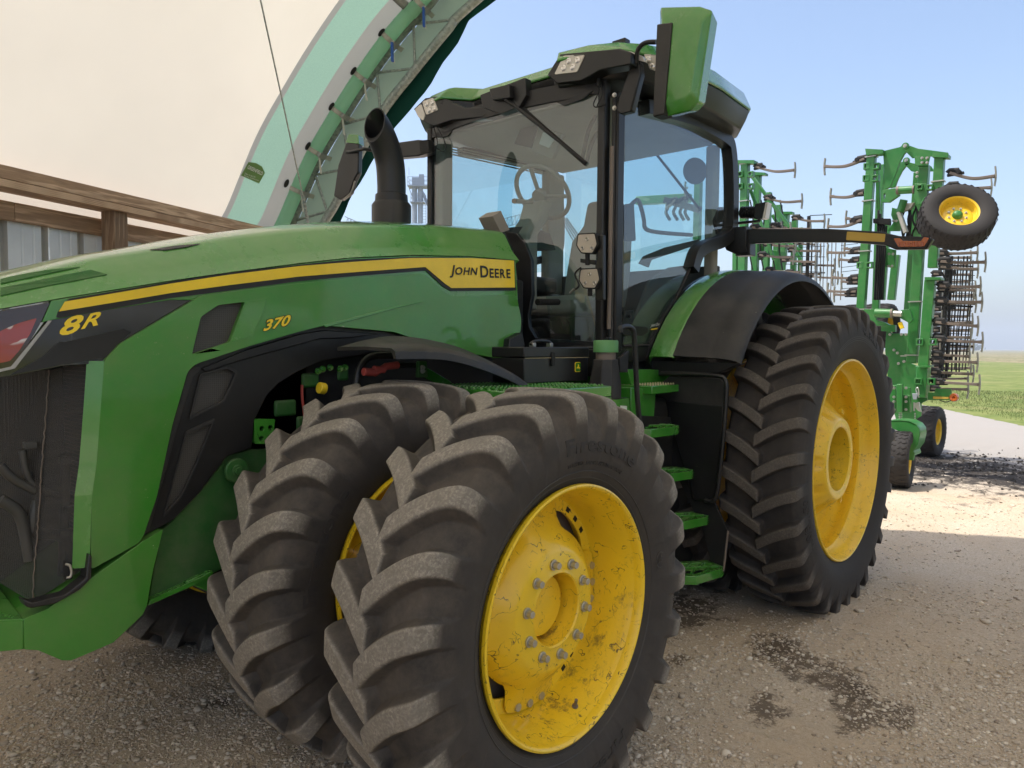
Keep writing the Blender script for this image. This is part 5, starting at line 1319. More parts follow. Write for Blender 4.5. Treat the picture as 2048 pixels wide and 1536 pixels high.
# ---------------------------------------------------------------- roof
def outline(ins, z, dz=0, dr=0): 
    half = [(-1.60+0, .36), (-1.445, .50), (-1.475, .70), (-1.56, .87), (-1.70, .965), (-1.95, 1.01), (-2.5, 1.03), (-3.02, .99), (-3.22, .86), (-3.30, .55)]
    out = []
    for (x, y) in half:
        cx_, cy_ = -2.35, 0; L_ = math.hypot(x-cx_, y); out.append(V(x+(cx_-x)/L_*ins, y+(cy_-y)/L_*ins, z+(dz if x > -1.65 and y > .45 else 0)+dr*min(1, max(0, (-1.65-x)/.4))))
    return out+[V(p.x, -p.y, p.z) for p in reversed(out)]
ZR = 3.335
g = G(); g.loft([outline(.0, ZR+.028, .005), outline(-.004, ZR+.04, .005), outline(.05, ZR+.105, 0, .05), outline(.10, ZR+.12, 0, .055), outline(.5, ZR+.14, 0, .045)]); g.build('roof', 'green', T, bevel=.006, smooth=32)
g = G(); g.loft([outline(.20, ZR-.125), outline(.06, ZR-.10), outline(.03, ZR-.04), outline(.006, ZR+.026)]); g.build('roof_underside', 'black', T, smooth=35, bevel=.01)
# lamps set in the front corners of the roof
def lampface(name, pts, x_, mat, par, th=.03, sgn=1):
    q = [U(x, y, 'x', x_) for x, y in rounded(pts, 4)]
    if sgn < 0: q = [V(p.x, -p.y, p.z) for p in q]
    return G().poly(q, V(-th, 0, 0)).build(name, mat, par, bevel=.003, smooth=30)
def rooflamp(pts, x_, leds, sgn=1):
    o = lampface('roof_lamp', pts, x_, 'led', T, sgn=sgn)
    for lx, ly in leds:
        p = U(lx, ly, 'x', x_+.002); p = V(p.x, sgn*p.y, p.z)
        G().lathe([(.004, .001), (.004, .008), (.0055, .010), (.001, .019)], p, 16, 'x').build('led_cup', 'reflector', o)
XL = -1.455
rooflamp([(1127, 111), (1169, 109), (1154, 144), (1108, 149)], XL, [(1137, 122), (1155, 120), (1127, 136), (1145, 134)])
rooflamp([(844, 203), (866, 195), (876, 220), (852, 230)], XL, [(853, 208), (864, 205), (858, 220), (868, 217)])
lampface('light_bar', [(829, 219), (842, 207), (850, 231), (846, 242), (836, 234)], XL, 'led', T)
lampface('light_bar', [(1175, 109), (1205, 103), (1240, 101), (1240, 113), (1212, 117), (1170, 122)], XL-.01, 'led', T)
G().poly([U(x, y, 'x', -1.53) for x, y in ((1240, 100), (1262, 103), (1285, 112), (1290, 124), (1262, 117), (1240, 114))], V(-.03, 0, 0)).build('light_bar', 'led', T, bevel=.003)
o = G().poly([U(x, y, 'x', -1.60) for x, y in rounded([(1287, 108), (1316, 110), (1316, 144), (1300, 138)], 3)], V(-.03, 0, 0)).build('roof_lamp', 'led', T, bevel=.003)
for x, y in ((1297, 119), (1304, 133)):
    p = U(x, y, 'x', -1.597); G().lathe([(.004, .001), (.004, .008), (.0055, .010), (.001, .018)], p, 16, 'x').build('led_cup', 'reflector', o)
# black hoods behind the roof lamps
for q in ([(1120, 108), (1240, 97), (1262, 104), (1262, 128), (1200, 140), (1165, 160), (1112, 166), (1094, 150)], [(827, 218), (850, 196), (880, 192), (905, 205), (930, 215), (985, 215), (965, 235), (905, 240), (868, 252), (845, 243)]):
    G().poly([U(x, y, 'x', XL-.006) for x, y in q], V(-.10, 0, 0)).build('lamp_pod', 'black', T, bevel=.006)
p = U(1242, 91, 'y', .55); G().poly([p+V(a, b, 0) for a, b in ((.03, .05), (.03, -.05), (-.03, -.05), (-.03, .05))], V(0, 0, .03)).build('roof_beacon_base', 'black', T, bevel=.004)
# wiper and its motor housing
plate('wiper_motor_cover', [(960, 190), (1050, 155), (1052, 190), (1040, 212), (1000, 228), (965, 215)], -1.44, .06, 'black', ax='x')
plate('wiper_arm_base', [(978, 178), (1018, 168), (1020, 195), (985, 200)], -1.40, .04, 'black', ax='x')
wp0, wp1 = WX(1000, 188, .05), WX(1170, 325, .02)
G().tube([wp0, wp0.lerp(wp1, .3), wp1], [.016, .012, .006], 8).build('wiper_arm', 'black', T)
wb0, wb1 = WX(1032, 206, .012), WX(1172, 328, .012)
G().beam(wb0, wb1, .024, .012, (1, 0, 0)).build('wiper_blade', 'rubber_dark', T)
# header under the roof over the windscreen
wpane('windscreen_header', .74, -.74, 3.165, 3.26, 'black', .01)
for sg in (1, -1):
    G().poly([V(xw(.60)+.012, sg*.70, 3.18), V(xw(.5)+.012, sg*.42, 3.18), V(xw(.5)+.012, sg*.50, 3.13), V(xw(.6)+.012, sg*.62, 3.145)], V(-.01, 0, 0)).build('header_tab', 'black', T)
# loose wires at the corners
for pl in ([(1195, 150), (1198, 180), (1188, 205), (1190, 214), (1204, 212), (1212, 206)], [(1201, 165), (1204, 190), (1195, 212), (1213, 209)]):
    G().tube(smoothpath([WX(x, y, .05) for x, y in pl]), .0035, 6).build('aerial_wire', 'dark', T, smooth=60)
for pl in ([(866, 250), (875, 285), (866, 305), (862, 290)], [(872, 250), (890, 285), (888, 303), (870, 295)]):
    G().tube(smoothpath([WX(x, y, .03) for x, y in pl]), .003, 6).build('aerial_wire', 'dark', T, smooth=60)
G().tube([WX(1197, 155, .04), WX(1197, 172, .04)], .012, 10).build('aerial_plug', 'black', T)

# ---------------------------------------------------------------- mirrors
def mirror(sg):
    X = -1.50
    def S(p): return V(p.x, sg*p.y, p.z)
    e_ = empty('mirror', V(X, sg*1.3, 3.2)); attach(e_, T)
    q = [U(x, y, 'x', X) for x, y in ((1320, 14), (1400, 12), (1424, 20), (1396, 205), (1380, 222), (1332, 234), (1316, 228))]
    c_ = sum(q, V())/len(q); back = [p+(c_-p)*.10+V(-.10, 0, 0) for p in q]; front = [p+(c_-p)*.24+V(.035, 0, 0) for p in q]
    fm = [V(p.x, p.y, p.z) for p in q]
    G().loft([[S(p) for p in front], [S(p) for p in fm], [S(p) for p in back]]).build('mirror_housing', 'green', e_, bevel=.008, smooth=32)
    q2 = [U(x, y, 'x', X+.045) for x, y in ((1314, 48), (1344, 44), (1328, 228), (1306, 234))]
    G().poly([S(p) for p in q2], V(-.09, 0, 0)).build('mirror_inner_edge', 'black_dusty', e_, bevel=.006)
    gl = [p+V(-.005, 0, 0) for p in back]; G().poly([S(p+(c_-p)*.05) for p in gl], V(-.004, 0, 0)).build('mirror_glass', 'reflector', e_)
    arm = [U(1272, 128, 'x', -1.52), U(1276, 100, 'x', -1.50), U(1290, 86, 'x', -1.49), U(1312, 84, 'x', -1.50)]
    G().tube([S(p) for p in smoothpath(arm)], .013, 10).build('mirror_arm', 'black', e_, smooth=60)
    br = [U(x, y, 'x', -1.53) for x, y in ((1262, 128), (1278, 122), (1281, 148), (1262, 222), (1240, 228), (1232, 220), (1236, 200))]
    G().poly([S(p) for p in br], V(-.05, 0, 0)).build('mirror_bracket', 'black', e_, bevel=.008)
    for x, y in ((1229, 190), (1229, 216)): p = S(U(x, y, 'x', -1.53)); G().hexbolt(p, V(1, 0, 0), .009, .012).build('bracket_bolt', 'zinc', e_)
mirror(1)
# far mirror, seen from its side past the exhaust
e_ = empty('mirror', V(-1.45, -1.45, 3.0)); attach(e_, T)
fq = lambda x, y: U(x, y, 'x', -1.42)
G().poly([fq(x, y) for x, y in ((692, 285), (718, 287), (716, 345), (708, 360), (700, 385), (680, 400), (667, 392), (676, 330))], V(-.06, -.03, 0)).build('mirror_housing', 'black', e_, bevel=.01)
G().poly([fq(x, y) for x, y in ((697, 268), (716, 269), (718, 288), (691, 285))], V(-.08, -.04, 0)).build('mirror_cap', 'green', e_, bevel=.004)
G().tube([fq(694, 304), fq(700, 304), U(728, 298, 'x', -1.38), U(745, 300, 'x', -1.44)], .013, 8).build('mirror_arm', 'black', e_, smooth=60)
G().tube(smoothpath([fq(710, 362), fq(702, 385), fq(688, 399)]), .007, 6).build('mirror_rim', 'zinc', e_)
plate('mirror_bracket', [(770, 288), (835, 279), (855, 281), (856, 306), (835, 312), (790, 316), (770, 312)], -1.46, .07, 'black', e_, ax='x', bevel=.008)
plate('bracket_clip', [(838, 281), (856, 279), (858, 306), (840, 306)], -1.44, .05, 'dark', e_, ax='x')

# ---------------------------------------------------------------- work lamps by the door pillar
def worklamp(cx_, cy_, s=1.0, ang=0, X=-1.40):
    e = empty('work_lamp', U(cx_, cy_, 'x', X)); attach(e, T)
    pts = rounded([(cx_-19*s, cy_-20*s), (cx_+17*s, cy_-22*s), (cx_+22*s, cy_+2*s), (cx_+12*s, cy_+21*s), (cx_-12*s, cy_+20*s), (cx_-22*s, cy_+4*s)], 3)
    q = [U(x, y, 'x', X) for x, y in pts]; c_ = sum(q, V())/len(q)
    G().poly(q, V(-.035, 0, 0)).build('lamp_body', 'dark', e, bevel=.004)
    G().poly([p+(c_-p)*.12+V(.002, 0, 0) for p in q], V(-.004, 0, 0)).build('lamp_face', 'reflector_matt', e, bevel=.002)
    for (dx, dy) in ((0, -9), (-9, 9), (10, 9)):
        p = U(cx_+dx*s, cy_+dy*s, 'x', X+.003); G().lathe([(.001, .012), (.006, .0095), (.0015, .008), (.0005, .001)], p, 16, 'x').build('led_cup', 'reflector', e)
        G().lathe([(.0025, .0005), (.0025, .0045)], p, 12, 'x').build('led_chip', 'dark', e)
M['reflector_matt'] = simple('lamp_face_grey', (.50, .44, .38), .35, metal=.3)
worklamp(1174, 487); worklamp(1179, 557)
plate('lamp_mast', [(1196, 470), (1206, 470), (1206, 600), (1190, 600), (1190, 520), (1160, 517), (1160, 525), (1192, 530)], -1.42, .03, 'black', ax='x')
G().tube([U(1175, 508, 'x', -1.42), U(1175, 530, 'x', -1.42)], .014, 10).build('lamp_mount', 'dark', T)
G().tube([U(1180, 578, 'x', -1.42), U(1180, 592, 'x', -1.42)], .014, 10).build('lamp_mount', 'dark', T)
G().tube(smoothpath([U(1162, 535, 'x', -1.38), U(1150, 548, 'x', -1.38), U(1158, 570, 'x', -1.38), U(1148, 580, 'x', -1.38), U(1142, 584, 'x', -1.38)]), .005, 6).build('lamp_cable', 'dark', T, smooth=60)
G().tube([U(1148, 578, 'x', -1.37), U(1140, 586, 'x', -1.37)], .008, 8).build('lamp_plug', 'steel', T)
gs = [U(1075, 604, 'y', .60), U(1117, 604, 'y', .60)]
g = G()
for k in range(14): p = gs[0].lerp(gs[1], k/14); g.tube([p, p+(gs[1]-gs[0])/24], .019, 12)
g.tube(gs, .015, 10); g.build('ribbed_hose', 'dark', T)

# ---------------------------------------------------------------- rear mudguards
def rearguard(sg):
    def S(p): return V(p.x, sg*p.y, p.z)
    def arch(R, y, a0, a1, n=30): return [V(-3.05+R*math.cos(math.radians(a0+(a1-a0)*k/n)), y, HR+.03+R*math.sin(math.radians(a0+(a1-a0)*k/n))) for k in range(n+1)]
    secs = [(1.10, .80), (1.20, .815), (1.245, .83), (1.26, .87), (1.255, .98), (1.245, 1.0)]
    rows = [arch(R, y, 31, 158) for R, y in secs]; rings = [[S(rows[j][k]) for j in range(len(rows))]+[S(rows[j][k]-V(0, 0, 0)-(rows[j][k]-V(-3.05, rows[j][k].y, HR)).normalized()*.012) for j in reversed(range(len(rows)))] for k in range(31)]
    G().loft(rings).build('rear_mudguard', 'green', T, smooth=40)
    secs = [(1.247, .985), (1.25, 1.03), (1.24, 1.10), (1.235, 1.22), (1.228, 1.24), (1.232, 1.26), (1.215, 1.34), (1.195, 1.385), (1.165, 1.40)]
    rows = [arch(R, y, 31.5, 158) for R, y in secs]; rings = [[S(rows[j][k]) for j in range(len(rows))]+[S(rows[j][k]-(rows[j][k]-V(-3.05, rows[j][k].y, HR)).normalized()*.010) for j in reversed(range(len(rows)))] for k in range(31)]
    G().loft(rings).build('mudguard_extension', 'black_dusty', T, smooth=40)
    # closing panel between cab and guard
    a = arch(1.24, .815, 31, 158); G().poly([S(p) for p in a]+[S(V(-4.1, .815, 1.3)), S(V(-2.1, .815, 1.5))], V(0, -sg*.02, 0)).build('guard_inner_panel', 'black', T)
rearguard(1); rearguard(-1)
plate('guard_foot', [(1240, 724), (1330, 722), (1480, 727), (1440, 745), (1385, 752), (1330, 752), (1250, 745)], -2.05, .08, 'black', ax='x')
# warning light arm reaching out over the mudguard
XB = -3.16
arm_ = [(1478, 460), (1500, 458), (1650, 457), (1760, 463), (1800, 472), (1850, 473), (1866, 478), (1853, 498), (1790, 499), (1770, 490), (1700, 484), (1600, 484), (1500, 487), (1478, 490)]
plate('warning_light_arm', arm_, XB, .05, 'black', ax='x', bevel=.006)
plate('reflective_tape', rounded([(1694, 463), (1771, 468), (1769, 484), (1692, 480)], 2), XB+.002, .003, 'amber_strip', ax='x', bevel=0)
plate('amber_lamp_rim', rounded([(1783, 474), (1802, 473), (1808, 479), (1840, 479), (1846, 471), (1862, 474), (1851, 496), (1796, 496)], 3), XB+.01, .015, 'black', ax='x')
al = plate('amber_lamp', rounded([(1787, 477), (1799, 476), (1806, 482), (1842, 482), (1848, 474), (1858, 476), (1848, 493), (1797, 494)], 2), XB+.016, .008, 'orange', ax='x')
for x in range(1800, 1850, 9): q_ = [U(x, 484, 'x', XB+.018), U(x, 492, 'x', XB+.018)]; G().tube(q_, .006, 8).build('lens_rib', 'orange', al)
plate('arm_bracket', [(1440, 470), (1462, 455), (1492, 452), (1492, 505), (1470, 508), (1452, 500)], XB+.03, .1, 'black', ax='x')
plate('arm_bracket', [(1475, 488), (1500, 486), (1500, 510), (1470, 512)], XB+.01, .1, 'black', ax='x')
# round ribbed work lamp behind the cab
wl = U(1505, 430, 'x', -3.25); e = empty('rear_work_lamp', wl); attach(e, T)
g = G()
for k in range(7): g.tube([U(1483+4.2*k, 425, 'x', -3.25), U(1485.3+4.2*k, 425, 'x', -3.25)], .045, 20)
g.tube([U(1483, 425, 'x', -3.25), U(1512, 425, 'x', -3.25)], .036, 16); g.build('ribbed_body', 'black', e, smooth=30)
plate('lamp_head', rounded([(1510, 408), (1534, 403), (1530, 430), (1522, 438), (1508, 438)], 3), -3.22, .06, 'black', e, ax='x')
plate('lamp_glass', [(1531, 405), (1536, 404), (1530, 436), (1524, 438)], -3.21, .07, 'led', e, ax='x')
G().tube([U(1470, 447, 'x', -3.25), U(1518, 442, 'x', -3.25), U(1520, 436, 'x', -3.25)], .012, 8).build('lamp_bracket', 'black', e)
plate('rear_frame_clip', [(1432, 440), (1440, 414), (1447, 414), (1449, 450), (1444, 470), (1436, 468)], .76, .03, 'dark')

# ---------------------------------------------------------------- steps, deck, handrail
def tread(name, quad, z, th, par=None, dec=True, nb=7, mat='green'):
    "quad: pixel corners (left-front, right-front, right-back, left-back) on the plane z"
    q = [U(x, y, 'z', z) for x, y in quad]; e = empty(name, sum(q, V())/4); attach(e, par or T)
    # frame
    rim = .018
    def lerp2(s, t): return (q[0]*(1-s)+q[1]*s)*(1-t)+(q[3]*(1-s)+q[2]*s)*t
    o_ = [lerp2(0, 0), lerp2(.92, 0), lerp2(1, .12), lerp2(1, 1), lerp2(0, 1)]; i_ = [lerp2(.03, .10), lerp2(.95, .10), lerp2(.96, .14), lerp2(.96, .93), lerp2(.03, .93)]
    G().poly(o_, V(0, 0, -th), [i_[::-1]]).build('tread_frame', mat, e, bevel=.003)
    for k in range(1, nb):
        s = k/nb; G().beam(lerp2(s-.03, .08)-V(0, 0, .005), lerp2(s+.03, .95)-V(0, 0, .005), .010, .010).build('tread_bar', mat, e)
    G().beam(lerp2(.02, .5)-V(0, 0, .004), lerp2(.97, .5)-V(0, 0, .004), .010, .012).build('tread_bar', mat, e)
    return e
def step(rx, ry, z, k):
    "rx, ry: right end pixel; k: how open the tread is seen"
    out = [(-150, 10), (-112, 15), (-56, 17), (-4, 2), (0, -3), (-34, -16), (-100, -12), (-150, -8)]
    inn = [(-146, 6), (-110, 10), (-58, 11), (-12, 0), (-9, -4), (-38, -12), (-100, -8), (-146, -5)]
    P_ = lambda q: [U(rx+x, ry+y*k, 'z', z) for x, y in q]
    o_ = P_(out); e = empty('step', sum(o_, V())/8-V(0, 0, .02)); attach(e, T)
    G().poly(o_, V(0, 0, -.05), [P_(inn)[::-1]]).build('tread_frame', 'green', e, bevel=.003)
    for x in (-128, -104, -80, -56, -32):
        a_, b_ = U(rx+x-10, ry+10*k, 'z', z-.006), U(rx+x+14, ry-10*k, 'z', z-.006); G().beam(a_, b_, .013, .012).build('tread_bar', 'green', e, bevel=.002)
    a_, b_ = U(rx-148, ry+3*k, 'z', z-.005), U(rx-10, ry-3*k, 'z', z-.005); G().beam(a_, b_, .013, .014).build('tread_bar', 'green', e, bevel=.002)
step(1448, 1136, .405, 1.0); step(1418, 1033, .69, .66); step(1387, 941, .965, .48); step(1358, 852, 1.235, .40)
# ladder side plates and dark structure
for pts, y_, m_ in (([(1330, 760), (1362, 835), (1395, 930), (1440, 1030), (1456, 1064), (1448, 1140), (1420, 1120), (1405, 1060), (1330, 900), (1290, 790)], None, 'dark'),):
    plate('ladder_side', pts, -2.03, .02, m_, ax='x', bevel=.002)
G().tube([U(1456, 1062, 'x', -1.97), U(1447, 1142, 'x', -1.97)], .006, 6).build('ladder_edge', 'rust', T)
plate('ladder_back', [(1260, 830), (1345, 835), (1400, 1000), (1430, 1150), (1330, 1180), (1250, 1000)], .98, .02, 'dark')
G().box((-2.35, .35, .62), (-1.25, .95, 1.38)).build('fuel_tank', 'dark', T, bevel=.05, seg=3)
# mudflap plate with its tubular guard
plate('side_shield', [(1338, 752), (1440, 757), (1452, 770), (1440, 900), (1425, 1000), (1385, 1000), (1350, 860), (1310, 780)], -2.02, .015, 'black_dusty', ax='x')
plate('shield_lower', [(1330, 802), (1446, 812), (1436, 1000), (1388, 1000), (1352, 880)], -2.005, .01, 'black', ax='x')
G().tube(smoothpath([U(x, y, 'x', -1.98) for x, y in ((1322, 747), (1380, 748), (1436, 752), (1451, 762), (1452, 800), (1444, 900), (1434, 985), (1424, 1002), (1410, 1000))], 4), .0135, 10).build('shield_guard_tube', 'black', T, smooth=60)
# green body under the cab and the deck
plate('under_cab_body', [(1255, 738), (1345, 740), (1342, 765), (1262, 770)], .86, .5, 'green')
plate('battery_box', rounded([(1215, 795), (1258, 795), (1262, 905), (1215, 905)], 4), 1.10, .45, 'green')
plate('warning_label', [(1241, 811), (1254, 812), (1253, 852), (1242, 850)], 1.103, .002, 'sticker_white', bevel=0)
plate('tank_side', [(1262, 775), (1312, 780), (1308, 842), (1262, 845)], .96, .3, 'green')
dk = [U(x, y, 'z', 1.475) for x, y in ((1066, 776), (1170, 795), (1215, 795), (1218, 771), (1120, 752), (1050, 745))]
dq = [(1040, 768), (1216, 787), (1219, 768), (1052, 748)]
d0 = U(1219, 772, 'z', 1.505); 
G().box((d0.x-.02, .66, 1.45), (d0.x+.70, d0.y, 1.505)).build('deck', 'green', T, bevel=.006)
g = G()
dpx = [(a, b) for a in np.linspace(.02, .68, 26) for b in np.linspace(.70, d0.y-.03, 12)]
for i_, (a, b) in enumerate(dpx):
    x = d0.x+a
    g.tube([V(x, b, 1.505), V(x, b, 1.515)], [.007, .005], 6)
for a in np.linspace(.05, .62, 7): g.beam(V(d0.x+a, .72, 1.510), V(d0.x+a+.05, d0.y-.02, 1.510), .02, .007)
g.build('deck_studs', 'green', T, smooth=None)['kind'] = 'stuff'
s0_ = U(1340, 765, 'z', 1.47); G().box((s0_.x, .70, 1.42), (s0_.x+.45, 1.02, 1.47)).build('upper_step', 'green', T, bevel=.006)
g = G()
for a in np.linspace(.03, .42, 14):
    for b in np.linspace(.74, .99, 8): g.tube([V(s0_.x+a, b, 1.47), V(s0_.x+a, b, 1.478)], [.006, .004], 6)
g.build('step_studs', 'straw', T, smooth=None)['kind'] = 'stuff'
# fuel filler
fc = U(1218, 690, 'y', 1.05); zf0 = U(1218, 700, 'y', 1.05).z
fe = empty('fuel_filler', V(fc.x, 1.05, 1.45)); attach(fe, T)
fp = [U(x, y+3, 'y', 1.03) for x, y in ((1197, 716), (1243, 708), (1258, 745), (1258, 790), (1205, 790), (1197, 760))]
zt_ = fp[0].z; hw = (fp[1]-fp[0]).length/2
def oct_(cx2, cy2, hx, hy, z): return [V(cx2+a*hx, cy2+b*hy, z) for a, b in ((1, .4), (.5, 1), (-.5, 1), (-1, .4), (-1, -.6), (-.5, -1), (.5, -1), (1, -.6))]
G().loft([oct_(fc.x, 1.03, .082, .075, 1.42), oct_(fc.x, 1.03, .082, .075, 1.50), oct_(fc.x, 1.03, .062, .06, zt_-.02), oct_(fc.x, 1.03, .060, .060, zt_)]).build('filler_body', 'black_dusty', fe, bevel=.005, smooth=30)
zc_ = U(1218, 700, 'y', 1.03).z; zcap = U(1218, 680, 'y', 1.03).z
G().tube([V(fc.x, 1.03, zt_-.01), V(fc.x, 1.03, zc_)], .053, 24).build('filler_neck', 'rust', fe)
M['cap_green'] = simple('faded_green_cap', (.10, .30, .10), .45, dust=.3)
G().lathe([(zc_-zcap-.012, .056), (zc_-zcap-.012, .066), (-.008, .066), (-.002, .061), (0, .001)], V(fc.x, 1.03, zcap), 32, 'z').build('filler_cap', 'cap_green', fe, smooth=40)
G().beam(V(fc.x-.01, 1.03, zcap+.006), V(fc.x-.055, 1.02, zcap+.008), .022, .014).build('cap_clasp', 'dark', fe, bevel=.003)
# handrail
hr = [(1240, 664), (1241, 656), (1252, 653), (1262, 656), (1268, 670), (1272, 740), (1275, 800), (1280, 850)]
G().tube(smoothpath([U(x, y, 'y', 1.16) for x, y in hr], 5), .0145, 12).build('handrail', 'black', T, smooth=60)
plate('deck_corner', [(1240, 716), (1258, 700), (1256, 745), (1240, 745)], 1.0, .02, 'black')

# ================================================================ TOOL BOX on the deck
tb0 = U(1048, 746, 'y', .93); tb1 = U(1176, 757, 'y', .93); ztop = U(1048, 694, 'y', .93).z
TB = empty('tool_box', V((tb0.x+tb1.x)/2, .80, 1.465), 'black metal tool box with carrying handle and small green emblem on the tractor deck', 'toolbox')
zb_ = 1.515
G().box((tb1.x, .72, zb_), (tb0.x, .93, ztop-.055)).build('body', 'black', TB, bevel=.004)
G().box((tb1.x-.004, .716, ztop-.052), (tb0.x+.004, .934, ztop)).build('lid', 'black', TB, bevel=.006)
G().tube([V(tb1.x, .9355, ztop-.054), V(tb0.x, .9355, ztop-.054)], .0015, 4).build('lid_line', 'straw', TB)
hx = (tb0.x+tb1.x)/2-.0
G().tube(smoothpath([V(hx+.085, .82, ztop+.012), V(hx+.06, .82, ztop+.028), V(hx, .82, ztop+.032), V(hx-.06, .82, ztop+.028), V(hx-.085, .82, ztop+.012)]), .009, 10).build('handle', 'black', TB, smooth=60)
for s in (.07, -.07): G().box((hx+s-.012, .805, ztop), (hx+s+.012, .835, ztop+.022)).build('handle_bracket', 'steel', TB, bevel=.003)
lt = U(1106, 712, 'y', .936); G().box((lt.x-.014, .934, ztop-.095), (lt.x+.014, .942, ztop-.025)).build('latch', 'dark', TB, bevel=.003)
dc = U(1155, 734, 'y', .9315)
def rrect(c, hw, hh, r, y, n=4):
    out = []
    for (sx_, sz_, a0) in ((1, 1, 0), (-1, 1, 90), (-1, -1, 180), (1, -1, 270)):
        for k in range(n+1): a = math.radians(a0+90*k/n); out.append(V(c.x+sx_*(hw-r)+r*math.cos(a), y, c.z+sz_*(hh-r)+r*math.sin(a)))
    return out
G().poly(rrect(dc, .024, .026, .009, .9335), V(0, -.002, 0)).build('emblem_border', 'ink_yellow', TB)
G().poly(rrect(dc, .0205, .0225, .008, .9365), V(0, -.0015, 0)).build('emblem_field', 'green', TB)
deer = [(-.016, -.004), (-.009, .000), (-.004, .006), (-.006, .013), (-.002, .012), (.0, .016), (.002, .011), (.004, .006), (.003, .002), (.011, -.002), (.016, -.008), (.012, -.007), (.006, -.006), (.010, -.013), (.003, -.008), (-.004, -.005), (-.010, -.007), (-.015, -.008)]
G().poly([V(dc.x-a, .9385, dc.z+b) for a, b in deer], V(0, -.001, 0)).build('leaping_deer', 'ink_yellow', TB)
# ================================================================ FOLDED FIELD CULTIVATOR
IMP = empty('field_cultivator', V(-10, -.6, 0), 'tall folded green field cultivator with spring tines and gauge wheel standing behind the tractor', 'cultivator')
def I(px, py, X=-9.3): return U(px, py, 'x', X)
def mast(name, a, b, w=.11, X=-9.3, X2=None, mat='green_impl', h=None, par=None):
    o = lbeam(name, I(*a, X), I(*b, X2 or X), w, h or w, mat, par or IMP, up=(1, 0, 0), bevel=.008); return o
def iplate(name, pts, X=-9.3, th=.02, mat='green_impl', par=None, bevel=.003, holes=()):
    return G().poly([I(x, y, X) for x, y in pts], V(-th, 0, 0), [[I(x, y, X) for x, y in h][::-1] for h in holes]).build(name, mat, par or IMP, bevel=bevel, smooth=30)
def ubolts(a, b, ys, w, X):
    for t in ys:
        p = I(a[0]+(b[0]-a[0])*t, a[1]+(b[1]-a[1])*t, X)
        g = G(); g.box(p+V(w/2+.0, -w/2-.02, -.008), p+V(w/2+.014, w/2+.02, .008))
        for s in (-1, 1): g.box(p+V(-w/2, s*(w/2+.012)-.008, -.008), p+V(w/2+.012, s*(w/2+.012)+.008, .008))
        g.build('u_bolt', 'zinc', IMP)
def lug_pair(x, y, X, s=.045, dx=9):
    for k in (-1, 1):
        p = I(x+k*dx, y, X); q = []
        o_ = [p+V(0, -s, -s), p+V(0, s, -s), p+V(0, s, s), p+V(0, -s, s)]; i_ = [p+V(0, -s*.6, -s*.6), p+V(0, s*.6, -s*.6), p+V(0, s*.6, s*.6), p+V(0, -s*.6, s*.6)]
        G().poly(o_, V(-.10, 0, 0), [i_[::-1]]).build('square_lug', 'green_impl', IMP, bevel=.003)
def shank(rx, ry, tx, ty, X=-9.3, bow=5, sw=1.0, dirty=True, clamp=True, th=.034):
    a = I(rx, ry, X); b = I(tx, ty, X); m_ = I((rx+tx)/2, (ry+ty)/2+bow, X); sg = 1 if tx > rx else -1
    pts = smoothpath([a, m_, b], 7); e = empty('shank', a); attach(e, IMP)
    rings = []
    for i, p in enumerate(pts):
        d = (pts[min(i+1, len(pts)-1)]-pts[max(i-1, 0)]).normalized(); s_ = V(1, 0, 0); u_ = s_.cross(d).normalized()
        rings.append([p+s_*.032+u_*th/2, p-s_*.032+u_*th/2, p-s_*.032-u_*th/2, p+s_*.032-u_*th/2])
    G().loft(rings).build('spring_tine', 'rust', e, smooth=40, bevel=.003)
    g = G(); h = .12*sw; d = (pts[-1]-pts[-2]).normalized()
    pk = [V(0, -.0, 0)]
    c = b
    g.add([c+V(.0, -sg*.05, .018), c+V(0, -sg*.05, -.018), c+V(0, sg*.004, -.024), c+V(0, sg*.0, .024)]+[c+V(-.02, -sg*.05, .018), c+V(-.02, -sg*.05, -.018), c+V(-.02, sg*.004, -.024), c+V(-.02, sg*.0, .024)], [(0, 1, 2, 3), (7, 6, 5, 4), (0, 4, 5, 1), (1, 5, 6, 2), (2, 6, 7, 3), (3, 7, 4, 0)])
    g.build('sweep_holder', 'sweep', e, smooth=None)
    prof = [(-.010, h), (.004, h*1.05), (.012, h*.5), (.016, 0), (.012, -h*.5), (.004, -h*1.05), (-.010, -h), (-.002, -h*.4), (-.004, 0), (-.002, h*.4)]
    G().poly([c+V(.01, sg*y_, z_) for y_, z_ in prof], V(-.05, 0, 0)).build('sweep', 'sweep', e, smooth=None)
    if clamp:
        g = G(); g.tube([a+V(0, sg*.10, .02), a+V(0, sg*.0, .03), a+V(0, -sg*.03, .0)], .035, 10); g.tube([a+V(-.05, sg*.10, .0), a+V(.05, sg*.10, .0)], .03, 12); g.beam(a+V(0, -sg*.03, -.03), a+V(0, sg*.16, -.02), .05, .03)
        g.build('tine_clamp', 'dark', e, smooth=40)
    return e
